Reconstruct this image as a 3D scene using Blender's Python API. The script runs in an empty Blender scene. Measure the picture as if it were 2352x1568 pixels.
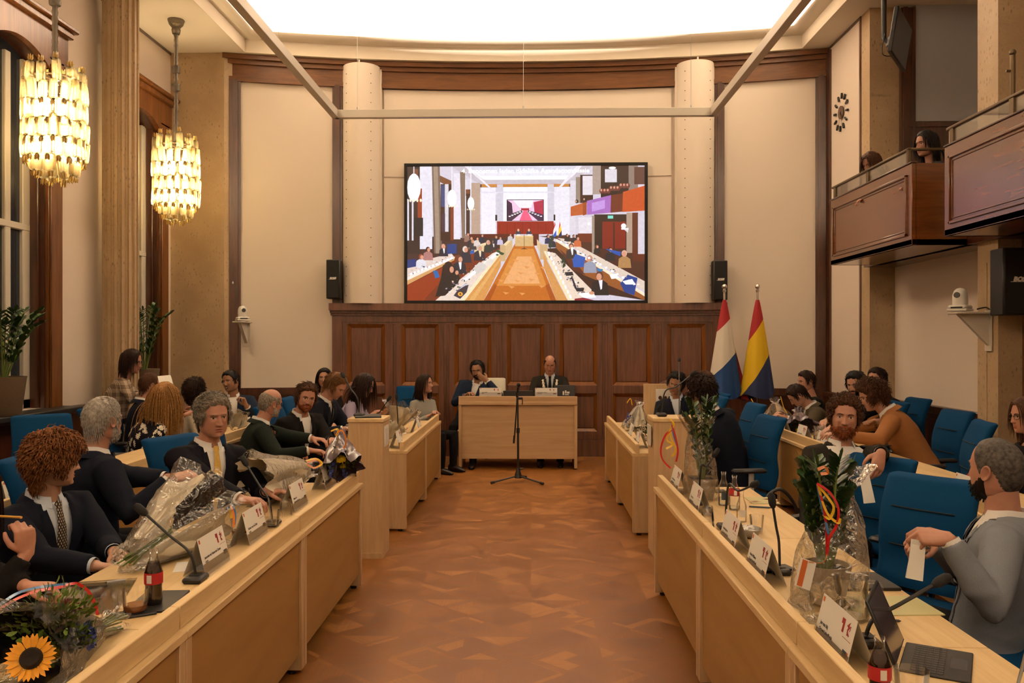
import bpy, bmesh, math, random
import numpy as np
from mathutils import Vector, Matrix, Euler, noise
from mathutils.bvhtree import BVHTree

PI = math.pi
SC = bpy.context.scene
COL = SC.collection
# ---------------------------------------------------------------- camera
F = 1900.0
YAW = math.atan(44.0 / F)
EYE = Vector((0.0, 0.0, 1.65))
cam_data = bpy.data.cameras.new('camera')
cam_data.lens = F / 2352 * 36.0
cam_data.sensor_width = 36.0
cam_data.clip_start = 0.05
cam = bpy.data.objects.new('camera', cam_data)
cam.location = EYE
cam.rotation_euler = (PI / 2, 0, YAW)
COL.objects.link(cam)
SC.camera = cam
# ---------------------------------------------------------------- world (night) and exposure
w = bpy.data.worlds.new('night')
w.use_nodes = True
w.node_tree.nodes['Background'].inputs[0].default_value = (0.012, 0.016, 0.03, 1)
w.node_tree.nodes['Background'].inputs[1].default_value = 0.6
SC.world = w
SC.view_settings.view_transform = 'Standard'
SC.view_settings.look = 'None'
SC.view_settings.exposure = 0.0
SC.view_settings.gamma = 1.0
SC.view_settings.use_curve_mapping = False
try:
    cy = SC.cycles
    cy.max_bounces = 6
    cy.use_adaptive_sampling = True
    cy.adaptive_threshold = 0.02
    cy.diffuse_bounces = 4
    cy.glossy_bounces = 3
    cy.transmission_bounces = 5
    cy.transparent_max_bounces = 12
    cy.caustics_reflective = False
    cy.caustics_refractive = False
    cy.use_denoising = True
    cy.sample_clamp_indirect = 6.0
except Exception:
    pass
WARM = (1.0, 0.87, 0.73)

def area_light(name, loc, rot, sx, sy, power, col=WARM):
    d = bpy.data.lights.new(name, 'AREA')
    d.shape = 'RECTANGLE'
    d.size, d.size_y = sx, sy
    d.energy = power
    d.color = col
    o = bpy.data.objects.new(name, d)
    o.location = loc
    o.rotation_euler = rot
    COL.objects.link(o)
    return o

# LED strips lying in the cove behind the coffer lip, shining up onto the raised ceiling
COVE = 345.0
area_light('cove_led', (-0.1, 11.25, 6.02), (PI - 0.5, 0, 0), 7.0, 0.10, COVE * 1.0)
area_light('cove_led', (-3.85, 4.0, 6.02), (PI, -0.5, 0), 0.10, 14.5, COVE * 2.0)
area_light('cove_led', (3.60, 4.0, 6.02), (PI, 0.5, 0), 0.10, 14.5, COVE * 2.0)
area_light('cove_led', (-0.1, -3.6, 6.02), (PI + 0.5, 0, 0), 7.0, 0.10, COVE * 1.0)

# ---------------------------------------------------------------- helpers
def lin(c):
    c = c / 255.0
    return c / 12.92 if c <= 0.04045 else ((c + 0.055) / 1.055) ** 2.4

def rgb(r, g, b):
    return (lin(r), lin(g), lin(b), 1.0)

def P(px, py, Y):
    """the point of the room seen at a pixel of the photograph, at depth Y"""
    u, v = (px - 1176) / F, (784 - py) / F
    c, s = math.cos(YAW), math.sin(YAW)
    d = Vector((u * c - s, u * s + c, v))
    return EYE + d * (Y / d.y)

def Pz(px, py, z):
    p = P(px, py, 1.0)
    d = p - EYE
    return EYE + d * ((z - EYE.z) / d.z)

def Px(px, py, X):
    p = P(px, py, 1.0)
    d = p - EYE
    return EYE + d * (X / d.x)

def V(*a):
    return Vector(a)

class MB:
    """collects shapes and links them as ONE mesh object"""
    def __init__(s):
        s.v, s.f, s.m = [], [], []
        s.M = None
        s.mi = 0
    def add(s, vs, fs, M=None):
        b = len(s.v)
        for p in vs:
            p = Vector(p)
            if M is not None:
                p = M @ p
            if s.M is not None:
                p = s.M @ p
            s.v.append(p)
        for f in fs:
            s.f.append([i + b for i in f])
            s.m.append(s.mi)
        return s
    def box(s, c, d, M=None, b=0.0):
        c = Vector(c)
        hx, hy, hz = d[0] / 2, d[1] / 2, d[2] / 2
        b = min(b, hx * .9, hy * .9, hz * .9)
        if b <= 0:
            vs = [c + V(x * hx, y * hy, z * hz) for z in (-1, 1) for y in (-1, 1) for x in (-1, 1)]
            fs = [(0, 2, 3, 1), (4, 5, 7, 6), (0, 1, 5, 4), (2, 6, 7, 3), (0, 4, 6, 2), (1, 3, 7, 5)]
            return s.add(vs, fs, M)
        vs, ix = [], {}
        for sx in (-1, 1):
            for sy in (-1, 1):
                for sz in (-1, 1):
                    for a in range(3):
                        h = [hx - b, hy - b, hz - b]
                        h[a] += b
                        ix[(sx, sy, sz, a)] = len(vs)
                        vs.append(c + V(sx * h[0], sy * h[1], sz * h[2]))
        fs = []
        for a in range(3):
            o = [k for k in range(3) if k != a]
            for sg in (-1, 1):
                q = []
                for (p, r) in ((-1, -1), (1, -1), (1, 1), (-1, 1)):
                    t = [0, 0, 0]
                    t[a], t[o[0]], t[o[1]] = sg, p, r
                    q.append(ix[(*t, a)])
                fs.append(q)
        for a in range(3):
            o = [k for k in range(3) if k != a]
            for p in (-1, 1):
                for r in (-1, 1):
                    t0, t1 = [0, 0, 0], [0, 0, 0]
                    t0[a], t1[a] = -1, 1
                    t0[o[0]] = t1[o[0]] = p
                    t0[o[1]] = t1[o[1]] = r
                    fs.append([ix[(*t0, o[0])], ix[(*t1, o[0])], ix[(*t1, o[1])], ix[(*t0, o[1])]])
        for sx in (-1, 1):
            for sy in (-1, 1):
                for sz in (-1, 1):
                    fs.append([ix[(sx, sy, sz, a)] for a in range(3)])
        return s.add(vs, fs, M)
    def span(s, x0, x1, y0, y1, z0, z1, b=0.0, M=None):
        return s.box(((x0 + x1) / 2, (y0 + y1) / 2, (z0 + z1) / 2), (abs(x1 - x0), abs(y1 - y0), abs(z1 - z0)), M, b)
    def tube(s, pts, r, n=8, cap=True, M=None, flat=1.0, up=None, closed=False):
        pts = [Vector(p) for p in pts]
        k = len(pts)
        rs = r if isinstance(r, (list, tuple)) else [r] * k
        vs, fs = [], []
        prev = None
        for i, p in enumerate(pts):
            if closed:
                t = pts[(i + 1) % k] - pts[i - 1]
            else:
                t = pts[min(i + 1, k - 1)] - pts[max(i - 1, 0)]
            if t.length < 1e-9:
                t = V(0, 0, 1)
            t.normalize()
            if prev is None:
                u = Vector(up) if up is not None else (V(0, 0, 1) if abs(t.z) < .9 else V(1, 0, 0))
            else:
                u = prev
            u = (u - t * u.dot(t))
            if u.length < 1e-6:
                u = t.orthogonal()
            u.normalize()
            prev = u
            w = t.cross(u)
            for j in range(n):
                a = 2 * PI * j / n
                vs.append(p + (u * (math.cos(a) * flat) + w * math.sin(a)) * rs[i])
        rng = k if closed else k - 1
        for i in range(rng):
            i2 = (i + 1) % k
            for j in range(n):
                j2 = (j + 1) % n
                fs.append((i * n + j, i * n + j2, i2 * n + j2, i2 * n + j))
        if cap and not closed:
            fs.append(tuple(range(n))[::-1])
            fs.append(tuple((k - 1) * n + j for j in range(n)))
        return s.add(vs, fs, M)
    def lathe(s, prof, n=24, M=None, c=(0, 0, 0), cap=True):
        vs, fs = [], []
        c = Vector(c)
        for (r, z) in prof:
            for j in range(n):
                a = 2 * PI * j / n
                vs.append(c + V(r * math.cos(a), r * math.sin(a), z))
        for i in range(len(prof) - 1):
            for j in range(n):
                j2 = (j + 1) % n
                fs.append((i * n + j, i * n + j2, (i + 1) * n + j2, (i + 1) * n + j))
        if cap:
            if prof[0][0] > 1e-5:
                fs.append(tuple(range(n))[::-1])
            if prof[-1][0] > 1e-5:
                fs.append(tuple((len(prof) - 1) * n + j for j in range(n)))
        return s.add(vs, fs, M)
    def loft(s, rings, cap=True, M=None):
        n = len(rings[0])
        vs = [p for r in rings for p in r]
        fs = []
        for i in range(len(rings) - 1):
            for j in range(n):
                j2 = (j + 1) % n
                fs.append((i * n + j, i * n + j2, (i + 1) * n + j2, (i + 1) * n + j))
        if cap:
            fs.append(tuple(range(n))[::-1])
            fs.append(tuple((len(rings) - 1) * n + j for j in range(n)))
        return s.add(vs, fs, M)
    def prism(s, poly, z0, z1, M=None):
        n = len(poly)
        vs = [V(x, y, z0) for x, y in poly] + [V(x, y, z1) for x, y in poly]
        fs = [tuple(range(n))[::-1], tuple(range(n, 2 * n))]
        for j in range(n):
            j2 = (j + 1) % n
            fs.append((j, j2, n + j2, n + j))
        return s.add(vs, fs, M)
    def sheet(s, grid, M=None):
        h, w_ = len(grid), len(grid[0])
        vs = [p for r in grid for p in r]
        fs = [(i * w_ + j, i * w_ + j + 1, (i + 1) * w_ + j + 1, (i + 1) * w_ + j) for i in range(h - 1) for j in range(w_ - 1)]
        return s.add(vs, fs, M)
    def ribbon(s, pts, wv, M=None):
        """flat strip along pts; wv = width vector(s)"""
        g = []
        for i, p in enumerate(pts):
            a = wv[i] if isinstance(wv, list) else wv
            g.append([Vector(p) - Vector(a) / 2, Vector(p) + Vector(a) / 2])
        return s.sheet(g, M)
    def ball(s, c, r, n=12, m=8, M=None):
        c = Vector(c)
        r = r if isinstance(r, (tuple, list)) else (r, r, r)
        vs, fs = [], []
        for i in range(m + 1):
            t = PI * i / m
            for j in range(n):
                a = 2 * PI * j / n
                vs.append(c + V(r[0] * math.sin(t) * math.cos(a), r[1] * math.sin(t) * math.sin(a), r[2] * math.cos(t)))
        for i in range(m):
            for j in range(n):
                j2 = (j + 1) % n
                fs.append((i * n + j, (i + 1) * n + j, (i + 1) * n + j2, i * n + j2))
        return s.add(vs, fs, M)
    def text(s, body, size, M, ext=0.0, align='LEFT', bold=0.0):
        vs, fs = text_geo(body, size, ext, align, bold)
        return s.add(vs, fs, M)
    def mesh(s, name, mats, smooth=True, weld=0.0, ang=38, normals=True):
        me = bpy.data.meshes.new(name)
        me.from_pydata([tuple(p) for p in s.v], [], s.f)
        for m in (mats if isinstance(mats, (list, tuple)) else [mats]):
            me.materials.append(m)
        if isinstance(mats, (list, tuple)) and len(mats) > 1:
            me.polygons.foreach_set('material_index', s.m)
        if normals or weld:
            bm = bmesh.new()
            bm.from_mesh(me)
            if weld:
                bmesh.ops.remove_doubles(bm, verts=bm.verts, dist=weld)
            if normals:
                bmesh.ops.recalc_face_normals(bm, faces=bm.faces)
            bm.to_mesh(me)
            bm.free()
        if smooth:
            me.shade_smooth()
            if ang < 180:
                me.set_sharp_from_angle(angle=math.radians(ang))
        me.update()
        return me
    def build(s, name, mats, parent=None, **k):
        o = bpy.data.objects.new(name, s.mesh(name, mats, **k))
        COL.objects.link(o)
        if parent is not None:
            o.parent = parent
        return o

_tcache = {}
def text_geo(body, size, ext=0.0, align='LEFT', bold=0.0):
    key = (body, size, ext, align, bold)
    if key in _tcache:
        return _tcache[key]
    cu = bpy.data.curves.new('lettering', 'FONT')
    cu.body = body
    cu.size = size
    cu.extrude = ext
    cu.align_x = align
    cu.offset = bold
    cu.resolution_u = 2
    o = bpy.data.objects.new('lettering', cu)
    COL.objects.link(o)
    bpy.context.view_layer.update()
    dg = bpy.context.evaluated_depsgraph_get()
    me = bpy.data.meshes.new_from_object(o.evaluated_get(dg))
    vs = [v.co.copy() for v in me.vertices]
    fs = [tuple(p.vertices) for p in me.polygons]
    bpy.data.objects.remove(o)
    bpy.data.curves.remove(cu)
    bpy.data.meshes.remove(me)
    _tcache[key] = (vs, fs)
    return vs, fs

LABELS = {}
def tag(o, label, cat, group=None, kind=None):
    o['label'] = label
    o['category'] = cat
    if group:
        o['group'] = group
    if kind:
        o['kind'] = kind
    return o

def thing(name, label, cat, loc=(0, 0, 0), rz=0.0, group=None, rot=None):
    o = bpy.data.objects.new(name, None)
    o.empty_display_size = 0.1
    COL.objects.link(o)
    o.location = loc
    o.rotation_euler = rot if rot is not None else (0, 0, rz)
    return tag(o, label, cat, group)

def struct(o, label=None):
    o['kind'] = 'structure'
    if label:
        o['label'] = label
    return o

def dup(root, loc, rz=None, label=None, group=None, rot=None):
    r = root.copy()
    COL.objects.link(r)
    r.location = loc
    if rz is not None:
        r.rotation_euler = (0, 0, rz)
    if rot is not None:
        r.rotation_euler = rot
    if label:
        r['label'] = label
    if group:
        r['group'] = group
    for ch in list(root.children):
        c = ch.copy()
        COL.objects.link(c)
        c.parent = r
        for g in list(ch.children):
            d = g.copy()
            COL.objects.link(d)
            d.parent = c
    return r

def T(x=0, y=0, z=0):
    return Matrix.Translation((x, y, z))

def R(ax, a):
    return Matrix.Rotation(a, 4, ax)

def frame(o, x, y, z):
    m = Matrix.Identity(4)
    for i, c in enumerate((x, y, z)):
        m[0][i], m[1][i], m[2][i] = c[0], c[1], c[2]
    m[0][3], m[1][3], m[2][3] = o[0], o[1], o[2]
    return m

def bez(p, n=12):
    """smooth curve through the points (Catmull-Rom)"""
    p = [Vector(q) for q in p]
    out = []
    for i in range(len(p) - 1):
        a, b, c, d = p[max(i - 1, 0)], p[i], p[i + 1], p[min(i + 2, len(p) - 1)]
        for k in range(n):
            t = k / n
            out.append(0.5 * ((2 * b) + (c - a) * t + (2 * a - 5 * b + 4 * c - d) * t * t + (3 * b - a - 3 * c + d) * t ** 3))
    out.append(p[-1])
    return out

# ---------------------------------------------------------------- materials
def nmat(name):
    m = bpy.data.materials.new(name)
    m.use_nodes = True
    nt = m.node_tree
    return m, nt, nt.nodes['Principled BSDF']

def N(nt, typ, ins=None, **props):
    n = nt.nodes.new(typ)
    for k, v in props.items():
        setattr(n, k, v)
    for k, v in (ins or {}).items():
        if isinstance(v, bpy.types.NodeSocket):
            nt.links.new(v, n.inputs[k])
        else:
            n.inputs[k].default_value = v
    return n

def mix(nt, fac, a, b, mode='MIX'):
    n = nt.nodes.new('ShaderNodeMix')
    n.data_type = 'RGBA'
    n.blend_type = mode
    for s_, v in ((n.inputs[0], fac), (n.inputs[6], a), (n.inputs[7], b)):
        if isinstance(v, bpy.types.NodeSocket):
            nt.links.new(v, s_)
        else:
            s_.default_value = v
    return n.outputs[2]

def math_n(nt, op, a, b=None, c=None):
    n = nt.nodes.new('ShaderNodeMath')
    n.operation = op
    for i, v in enumerate((a, b, c)):
        if v is None:
            continue
        if isinstance(v, bpy.types.NodeSocket):
            nt.links.new(v, n.inputs[i])
        else:
            n.inputs[i].default_value = v
    return n.outputs[0]

def bump(nt, b, h, strength, dist=0.01):
    n = N(nt, 'ShaderNodeBump', {'Height': h, 'Strength': strength, 'Distance': dist})
    nt.links.new(n.outputs[0], b.inputs['Normal'])

def M_plain(name, col, rough=0.5, metal=0.0, var=0.0, scale=20.0, bmp=0.0, spec=0.5, sheen=0.0, coat=0.0, bscale=None):
    m, nt, b = nmat(name)
    b.inputs['Base Color'].default_value = col
    b.inputs['Roughness'].default_value = rough
    b.inputs['Metallic'].default_value = metal
    b.inputs['Specular IOR Level'].default_value = spec
    if sheen:
        b.inputs['Sheen Weight'].default_value = sheen
    if coat:
        b.inputs['Coat Weight'].default_value = coat
        b.inputs['Coat Roughness'].default_value = 0.15
    if var or bmp:
        tc = N(nt, 'ShaderNodeTexCoord')
        nz = N(nt, 'ShaderNodeTexNoise', {'Vector': tc.outputs['Object'], 'Scale': scale, 'Detail': 4.0})
        if var:
            d = tuple(c * (1 - var) for c in col[:3]) + (1,)
            l = tuple(min(1, c * (1 + var)) for c in col[:3]) + (1,)
            nt.links.new(mix(nt, nz.outputs[0], d, l), b.inputs['Base Color'])
        if bmp:
            if bscale:
                nz = N(nt, 'ShaderNodeTexNoise', {'Vector': tc.outputs['Object'], 'Scale': bscale, 'Detail': 3.0})
            bump(nt, b, nz.outputs[0], bmp)
    return m

def M_wood(name, dark, light, rough=0.4, stretch=(14, 14, 1.2), scale=2.0, coat=0.0, fine=0.25, bmp=0.05, spec=0.5):
    m, nt, b = nmat(name)
    tc = N(nt, 'ShaderNodeTexCoord')
    mp = N(nt, 'ShaderNodeMapping', {'Vector': tc.outputs['Object'], 'Scale': stretch})
    n1 = N(nt, 'ShaderNodeTexNoise', {'Vector': mp.outputs[0], 'Scale': scale, 'Detail': 6.0, 'Roughness': 0.6, 'Distortion': 0.6})
    n2 = N(nt, 'ShaderNodeTexNoise', {'Vector': mp.outputs[0], 'Scale': scale * 9, 'Detail': 3.0})
    rp = N(nt, 'ShaderNodeValToRGB', {'Fac': n1.outputs[0]})
    rp.color_ramp.elements[0].position, rp.color_ramp.elements[0].color = 0.3, dark
    rp.color_ramp.elements[1].position, rp.color_ramp.elements[1].color = 0.7, light
    c = mix(nt, math_n(nt, 'MULTIPLY', n2.outputs[0], fine), rp.outputs[0], dark)
    nt.links.new(c, b.inputs['Base Color'])
    b.inputs['Roughness'].default_value = rough
    b.inputs['Specular IOR Level'].default_value = spec
    if coat:
        b.inputs['Coat Weight'].default_value = coat
        b.inputs['Coat Roughness'].default_value = 0.22
    if bmp:
        bump(nt, b, n2.outputs[0], bmp, 0.004)
    return m

def M_glass(name, col=(1, 1, 1, 1), rough=0.0, ior=1.45):
    """thin-walled glass: clear with edge reflections, so light passes straight through"""
    m, nt, b = nmat(name)
    out = nt.nodes['Material Output']
    tr = N(nt, 'ShaderNodeBsdfTransparent', {'Color': col})
    gl = N(nt, 'ShaderNodeBsdfGlossy', {'Color': (1, 1, 1, 1), 'Roughness': max(rough, 0.03)})
    fr = N(nt, 'ShaderNodeLayerWeight', {'Blend': 0.25})
    f = math_n(nt, 'MULTIPLY_ADD', fr.outputs['Fresnel'], 0.75, 0.05)
    mx = N(nt, 'ShaderNodeMixShader', {0: f, 1: tr.outputs[0], 2: gl.outputs[0]})
    nt.links.new(mx.outputs[0], out.inputs[0])
    nt.nodes.remove(b)
    return m

def M_emit(name, col, strength):
    m, nt, b = nmat(name)
    b.inputs['Base Color'].default_value = col
    b.inputs['Emission Color'].default_value = col
    b.inputs['Emission Strength'].default_value = strength
    return m

def M_stone(name, a, c, scale=9.0):
    m, nt, b = nmat(name)
    tc = N(nt, 'ShaderNodeTexCoord')
    n1 = N(nt, 'ShaderNodeTexNoise', {'Vector': tc.outputs['Object'], 'Scale': scale * .35, 'Detail': 6.0})
    mp = N(nt, 'ShaderNodeMapping', {'Vector': tc.outputs['Object'], 'Scale': (1, 1, .45), 'Rotation': (.4, .3, 0)})
    n2 = N(nt, 'ShaderNodeTexVoronoi', {'Vector': mp.outputs[0], 'Scale': scale * 3.2})
    n3 = N(nt, 'ShaderNodeTexNoise', {'Vector': tc.outputs['Object'], 'Scale': scale * 9, 'Detail': 4.0})
    col = mix(nt, n1.outputs[0], a, c)
    sp = N(nt, 'ShaderNodeMapRange', {'Value': n2.outputs['Distance'], 'From Min': 0.05, 'From Max': 0.30, 'To Min': 0.9, 'To Max': 0.0})
    pit = math_n(nt, 'MULTIPLY', sp.outputs[0], N(nt, 'ShaderNodeMapRange', {'Value': n1.outputs[0], 'From Min': .4, 'From Max': .6}).outputs[0])
    col = mix(nt, pit, col, tuple(x * .35 for x in a[:3]) + (1,))
    col = mix(nt, math_n(nt, 'MULTIPLY', n3.outputs[0], .5), col, tuple(x * .6 for x in a[:3]) + (1,))
    nt.links.new(col, b.inputs['Base Color'])
    b.inputs['Roughness'].default_value = 0.55
    bump(nt, b, n3.outputs[0], 0.15, 0.004)
    return m

M = {}
M['cream'] = M_plain('cream wall fabric', (.78, .675, .585, 1), 0.9, var=.03, scale=60, bmp=.08, bscale=300, spec=.2)
M['white_panel'] = M_plain('pale wall panel', (.77, .68, .585, 1), 0.85, bmp=.06, scale=250, spec=.2)
M['plaster'] = M_plain('painted plaster', (.78, .70, .58, 1), 0.8, spec=.2)
M['dome'] = M_plain('rough white ceiling plaster', (.84, .76, .62, 1), 0.9, var=.05, scale=5, bmp=.5, bscale=9, spec=.1)
M['wood'] = M_wood('brown varnished oak', rgb(78, 42, 16), rgb(130, 78, 34), 0.32, coat=.35, stretch=(10, 10, .8))
M['wood_dark'] = M_wood('dark varnished oak', rgb(50, 24, 13), rgb(90, 49, 27), 0.28, coat=.7, stretch=(10, 10, .8))
M['wood_dado_sheen'] = M_wood('red-brown oak with sheen in colour', rgb(78, 44, 29), rgb(124, 78, 55), 0.42, coat=.5, stretch=(10, 10, .8))  # paler than the other dark oak: reflected sheen put into the colour
M['wood_h'] = M_wood('brown oak frieze', rgb(86, 50, 20), rgb(122, 76, 34), 0.4, stretch=(.8, 8, 10))
M['wood_mould'] = M_wood('amber oak moulding', rgb(104, 56, 14), rgb(140, 82, 26), 0.3, stretch=(10, 10, .8))
M['wood_red'] = M_wood('reddish varnished balcony veneer', rgb(90, 48, 20), rgb(122, 70, 33), 0.25, coat=1.0, stretch=(1, .9, 9))
M['stone'] = M_stone('shell limestone', rgb(164, 136, 102), rgb(206, 180, 144))
M['black'] = M_plain('black plastic', (.012, .012, .013, 1), .45)
M['black_matte'] = M_plain('black cloth grille', (.008, .008, .009, 1), .85, bmp=.1, scale=400)
M['white_metal'] = M_plain('cream lacquered metal', (.62, .57, .49, 1), .4)
M['white'] = M_plain('white plastic', (.75, .73, .68, 1), .4)
M['brass'] = M_plain('dull brass', (.13, .09, .05, 1), .42, metal=.75)
M['chrome'] = M_plain('chrome', (.75, .74, .72, 1), .15, metal=1)
M['steel'] = M_plain('grey steel', (.35, .35, .36, 1), .35, metal=.8)
M['glass'] = M_glass('clear glass')
M['night_glass'] = M_plain('window pane at night', (.02, .025, .035, 1), .06, spec=.6)
M['paper'] = M_plain('white paper', (.78, .76, .72, 1), .7)
M['ink'] = M_plain('black ink', (.02, .02, .03, 1), .6)
# ================================================================ THE ROOM
RC = 16.8
XC = -0.08
def wy(x):
    return 12.0 - (RC - math.sqrt(RC * RC - (x - XC) ** 2))

def arcbox(mb, x0, x1, z0, z1, d0, d1, n=None):
    """slab that follows the curved front wall; d = distance out of the wall towards the room"""
    n = n or max(1, int(abs(x1 - x0) / .25))
    rings = []
    for i in range(n + 1):
        x = x0 + (x1 - x0) * i / n
        t = math.asin((x - XC) / RC)
        nx, ny = -math.sin(t), -math.cos(t)
        a = V(x + nx * d0, wy(x) + ny * d0, 0)
        b = V(x + nx * d1, wy(x) + ny * d1, 0)
        rings.append([V(a.x, a.y, z0), V(b.x, b.y, z0), V(b.x, b.y, z1), V(a.x, a.y, z1)])
    mb.loft(rings)

ZS = 5.65          # underside of the soffit
XL, XR = -5.0, 4.06
YB = -4.6          # back of the hall, behind the camera

# ---- floor: star parquet
def floor_mat():
    m, nt, b = nmat('star parquet')
    tc = N(nt, 'ShaderNodeTexCoord')
    sc = N(nt, 'ShaderNodeVectorMath', {0: tc.outputs['Object'], 1: (1 / .74, 1 / .66, 0)}, operation='MULTIPLY')
    fr = N(nt, 'ShaderNodeVectorMath', {0: sc.outputs[0]}, operation='FRACTION')
    ce = N(nt, 'ShaderNodeVectorMath', {0: sc.outputs[0]}, operation='FLOOR')
    lo = N(nt, 'ShaderNodeVectorMath', {0: fr.outputs[0], 1: (.5, .5, 0)}, operation='SUBTRACT')
    sp = N(nt, 'ShaderNodeSeparateXYZ', {0: lo.outputs[0]})
    x, y = sp.outputs[0], sp.outputs[1]
    an = math_n(nt, 'ARCTAN2', y, x)
    sec = math_n(nt, 'FLOOR', math_n(nt, 'MULTIPLY', an, 4 / PI))
    ax, ay = math_n(nt, 'ABSOLUTE', x), math_n(nt, 'ABSOLUTE', y)
    dia = math_n(nt, 'ADD', ax, ay)
    inner = math_n(nt, 'LESS_THAN', dia, .27)
    mid = math_n(nt, 'GREATER_THAN', dia, .56)
    band = math_n(nt, 'LESS_THAN', math_n(nt, 'ABSOLUTE', math_n(nt, 'SUBTRACT', ax, ay)), .055)
    band2 = math_n(nt, 'LESS_THAN', math_n(nt, 'ABSOLUTE', math_n(nt, 'SUBTRACT', dia, .5)), .05)
    key = math_n(nt, 'ADD', math_n(nt, 'MULTIPLY', inner, 11), math_n(nt, 'MULTIPLY', mid, 23))
    key = math_n(nt, 'ADD', math_n(nt, 'ADD', key, sec), math_n(nt, 'MULTIPLY', math_n(nt, 'MAXIMUM', band, band2), 47))
    cb = N(nt, 'ShaderNodeCombineXYZ', {2: key})
    hv = N(nt, 'ShaderNodeVectorMath', {0: ce.outputs[0], 1: cb.outputs[0]}, operation='ADD')
    wn = N(nt, 'ShaderNodeTexWhiteNoise', {'Vector': hv.outputs[0]}, noise_dimensions='3D')
    # grain runs another way in each piece
    rot = N(nt, 'ShaderNodeVectorRotate', {'Vector': tc.outputs['Object'], 'Angle': math_n(nt, 'MULTIPLY', sec, PI / 4)}, rotation_type='Z_AXIS')
    gm = N(nt, 'ShaderNodeMapping', {'Vector': rot.outputs[0], 'Scale': (3, 40, 1)})
    g = N(nt, 'ShaderNodeTexNoise', {'Vector': gm.outputs[0], 'Scale': 2.0, 'Detail': 5.0})
    big = N(nt, 'ShaderNodeTexNoise', {'Vector': tc.outputs['Object'], 'Scale': 1.3, 'Detail': 3.0})
    rp = N(nt, 'ShaderNodeValToRGB', {'Fac': wn.outputs['Value']})
    e = rp.color_ramp.elements
    e[0].position, e[0].color = 0.0, rgb(114, 70, 24)
    e[1].position, e[1].color = 1.0, rgb(176, 118, 52)
    e3 = rp.color_ramp.elements.new(.78)
    e3.color = rgb(140, 88, 34)
    c = mix(nt, math_n(nt, 'MULTIPLY', g.outputs[0], .8), rp.outputs[0], rgb(106, 63, 23))
    c = mix(nt, math_n(nt, 'MULTIPLY', big.outputs[0], .25), c, rgb(162, 104, 42))
    nt.links.new(c, b.inputs['Base Color'])
    rr = math_n(nt, 'MULTIPLY_ADD', wn.outputs['Value'], .12, .36)
    nt.links.new(rr, b.inputs['Roughness'])
    return m
M['floor'] = floor_mat()
fl = MB(); fl.span(-5.6, 6.0, YB - .2, 12.2, -.1, 0)
struct(fl.build('floor', M['floor'], smooth=False), 'brown star-patterned oak parquet floor')

# ---- front wall
fw = MB(); arcbox(fw, -4.35, 4.3, 0, 6.9, -.25, 0, 34)
struct(fw.build('wall_front', M['cream']), 'curved cream front wall behind the screen')

fz = MB()
arcbox(fz, -4.3, 4.25, 5.30, 5.64, 0, .05, 34)
arcbox(fz, -4.3, 4.25, 5.52, 5.58, .05, .085, 34)
arcbox(fz, -4.3, 4.25, 5.58, 5.645, .05, .13, 34)
arcbox(fz, -4.3, 4.25, 5.28, 5.345, 0, .075, 34)
struct(fz.build('trim_1', M['wood_h']), 'brown oak frieze along the top of the curved front wall')
k = 2
for (a, b_, z0) in ((-4.25, -4.07, 0), (-2.84, -2.70, 2.1), (2.60, 2.73, 2.1), (3.92, 4.06, 0)):
    t = MB()
    arcbox(t, a, b_, z0, 5.3, 0, .06, 1)
    arcbox(t, a + .035, b_ - .035, z0, 5.3, .06, .085, 1)
    struct(t.build('trim_%d' % k, M['wood_dark']), 'dark oak upright strip on the front wall'); k += 1
# panels with a fine groove around them
for (a, b_, z0, z1) in ((-4.07, -2.84, 1.0, 5.28), (2.73, 3.92, 1.0, 5.28), (-2.12, 2.0, 4.02, 5.27), (-2.12, 2.0, 2.2, 3.99)):
    t = MB()
    arcbox(t, a, b_, z0, z1, 0, .022)
    struct(t.build('trim_%d' % k, M['white_panel']), 'cream acoustic panel on the front wall'); k += 1
# low wainscot below the two wing panels
for (a, b_) in ((-4.25, -2.84), (2.73, 4.06)):
    t = MB()
    arcbox(t, a, b_, 0, .93, 0, .05)
    arcbox(t, a, b_, .90, 1.0, .0, .08)
    arcbox(t, a, b_, 0, .15, .05, .075)
    struct(t.build('trim_%d' % k, M['wood_dark']), 'low dark oak wainscot on the front wall'); k += 1

# ---- half-round covered columns beside the screen
for (x, side) in ((-2.43, 'left'), (2.33, 'right')):
    c = MB()
    y0 = wy(x)
    prof = []
    n = 28
    lo, hi = [], []
    for i in range(n + 1):
        a = PI * i / n
        p = V(x - .275 * math.cos(a), y0 - .30 * math.sin(a) + .02, 0)
        lo.append(p + V(0, 0, 2.19)); hi.append(p + V(0, 0, 5.57))
    c.sheet([lo, hi])
    c.add(hi, [list(range(n + 1))])
    c.span(x - .29, x - .268, y0 - .05, y0, 2.19, 5.54); c.span(x + .268, x + .29, y0 - .05, y0, 2.19, 5.54)
    c.tube([(x, y0 - .2, 5.55), (x, y0 - .2, 5.63)], .012)
    o = c.build('covered_column', M['white_panel'])
    tag(o, 'half-round cream covered column just %s of the large screen' % side, 'column', 'covered columns beside the screen')
    rv = MB()
    for sx in (-.18, .17):
        a = math.acos(-sx / .275)
        for q in range(24):
            z = 2.3 + q * .136
            pt = V(x - .275 * math.cos(a), y0 - .30 * math.sin(a) + .019, z)
            rv.ball(pt, .007, 6, 4)
    rv.build('row_of_rivets', M['black'], o)

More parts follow.
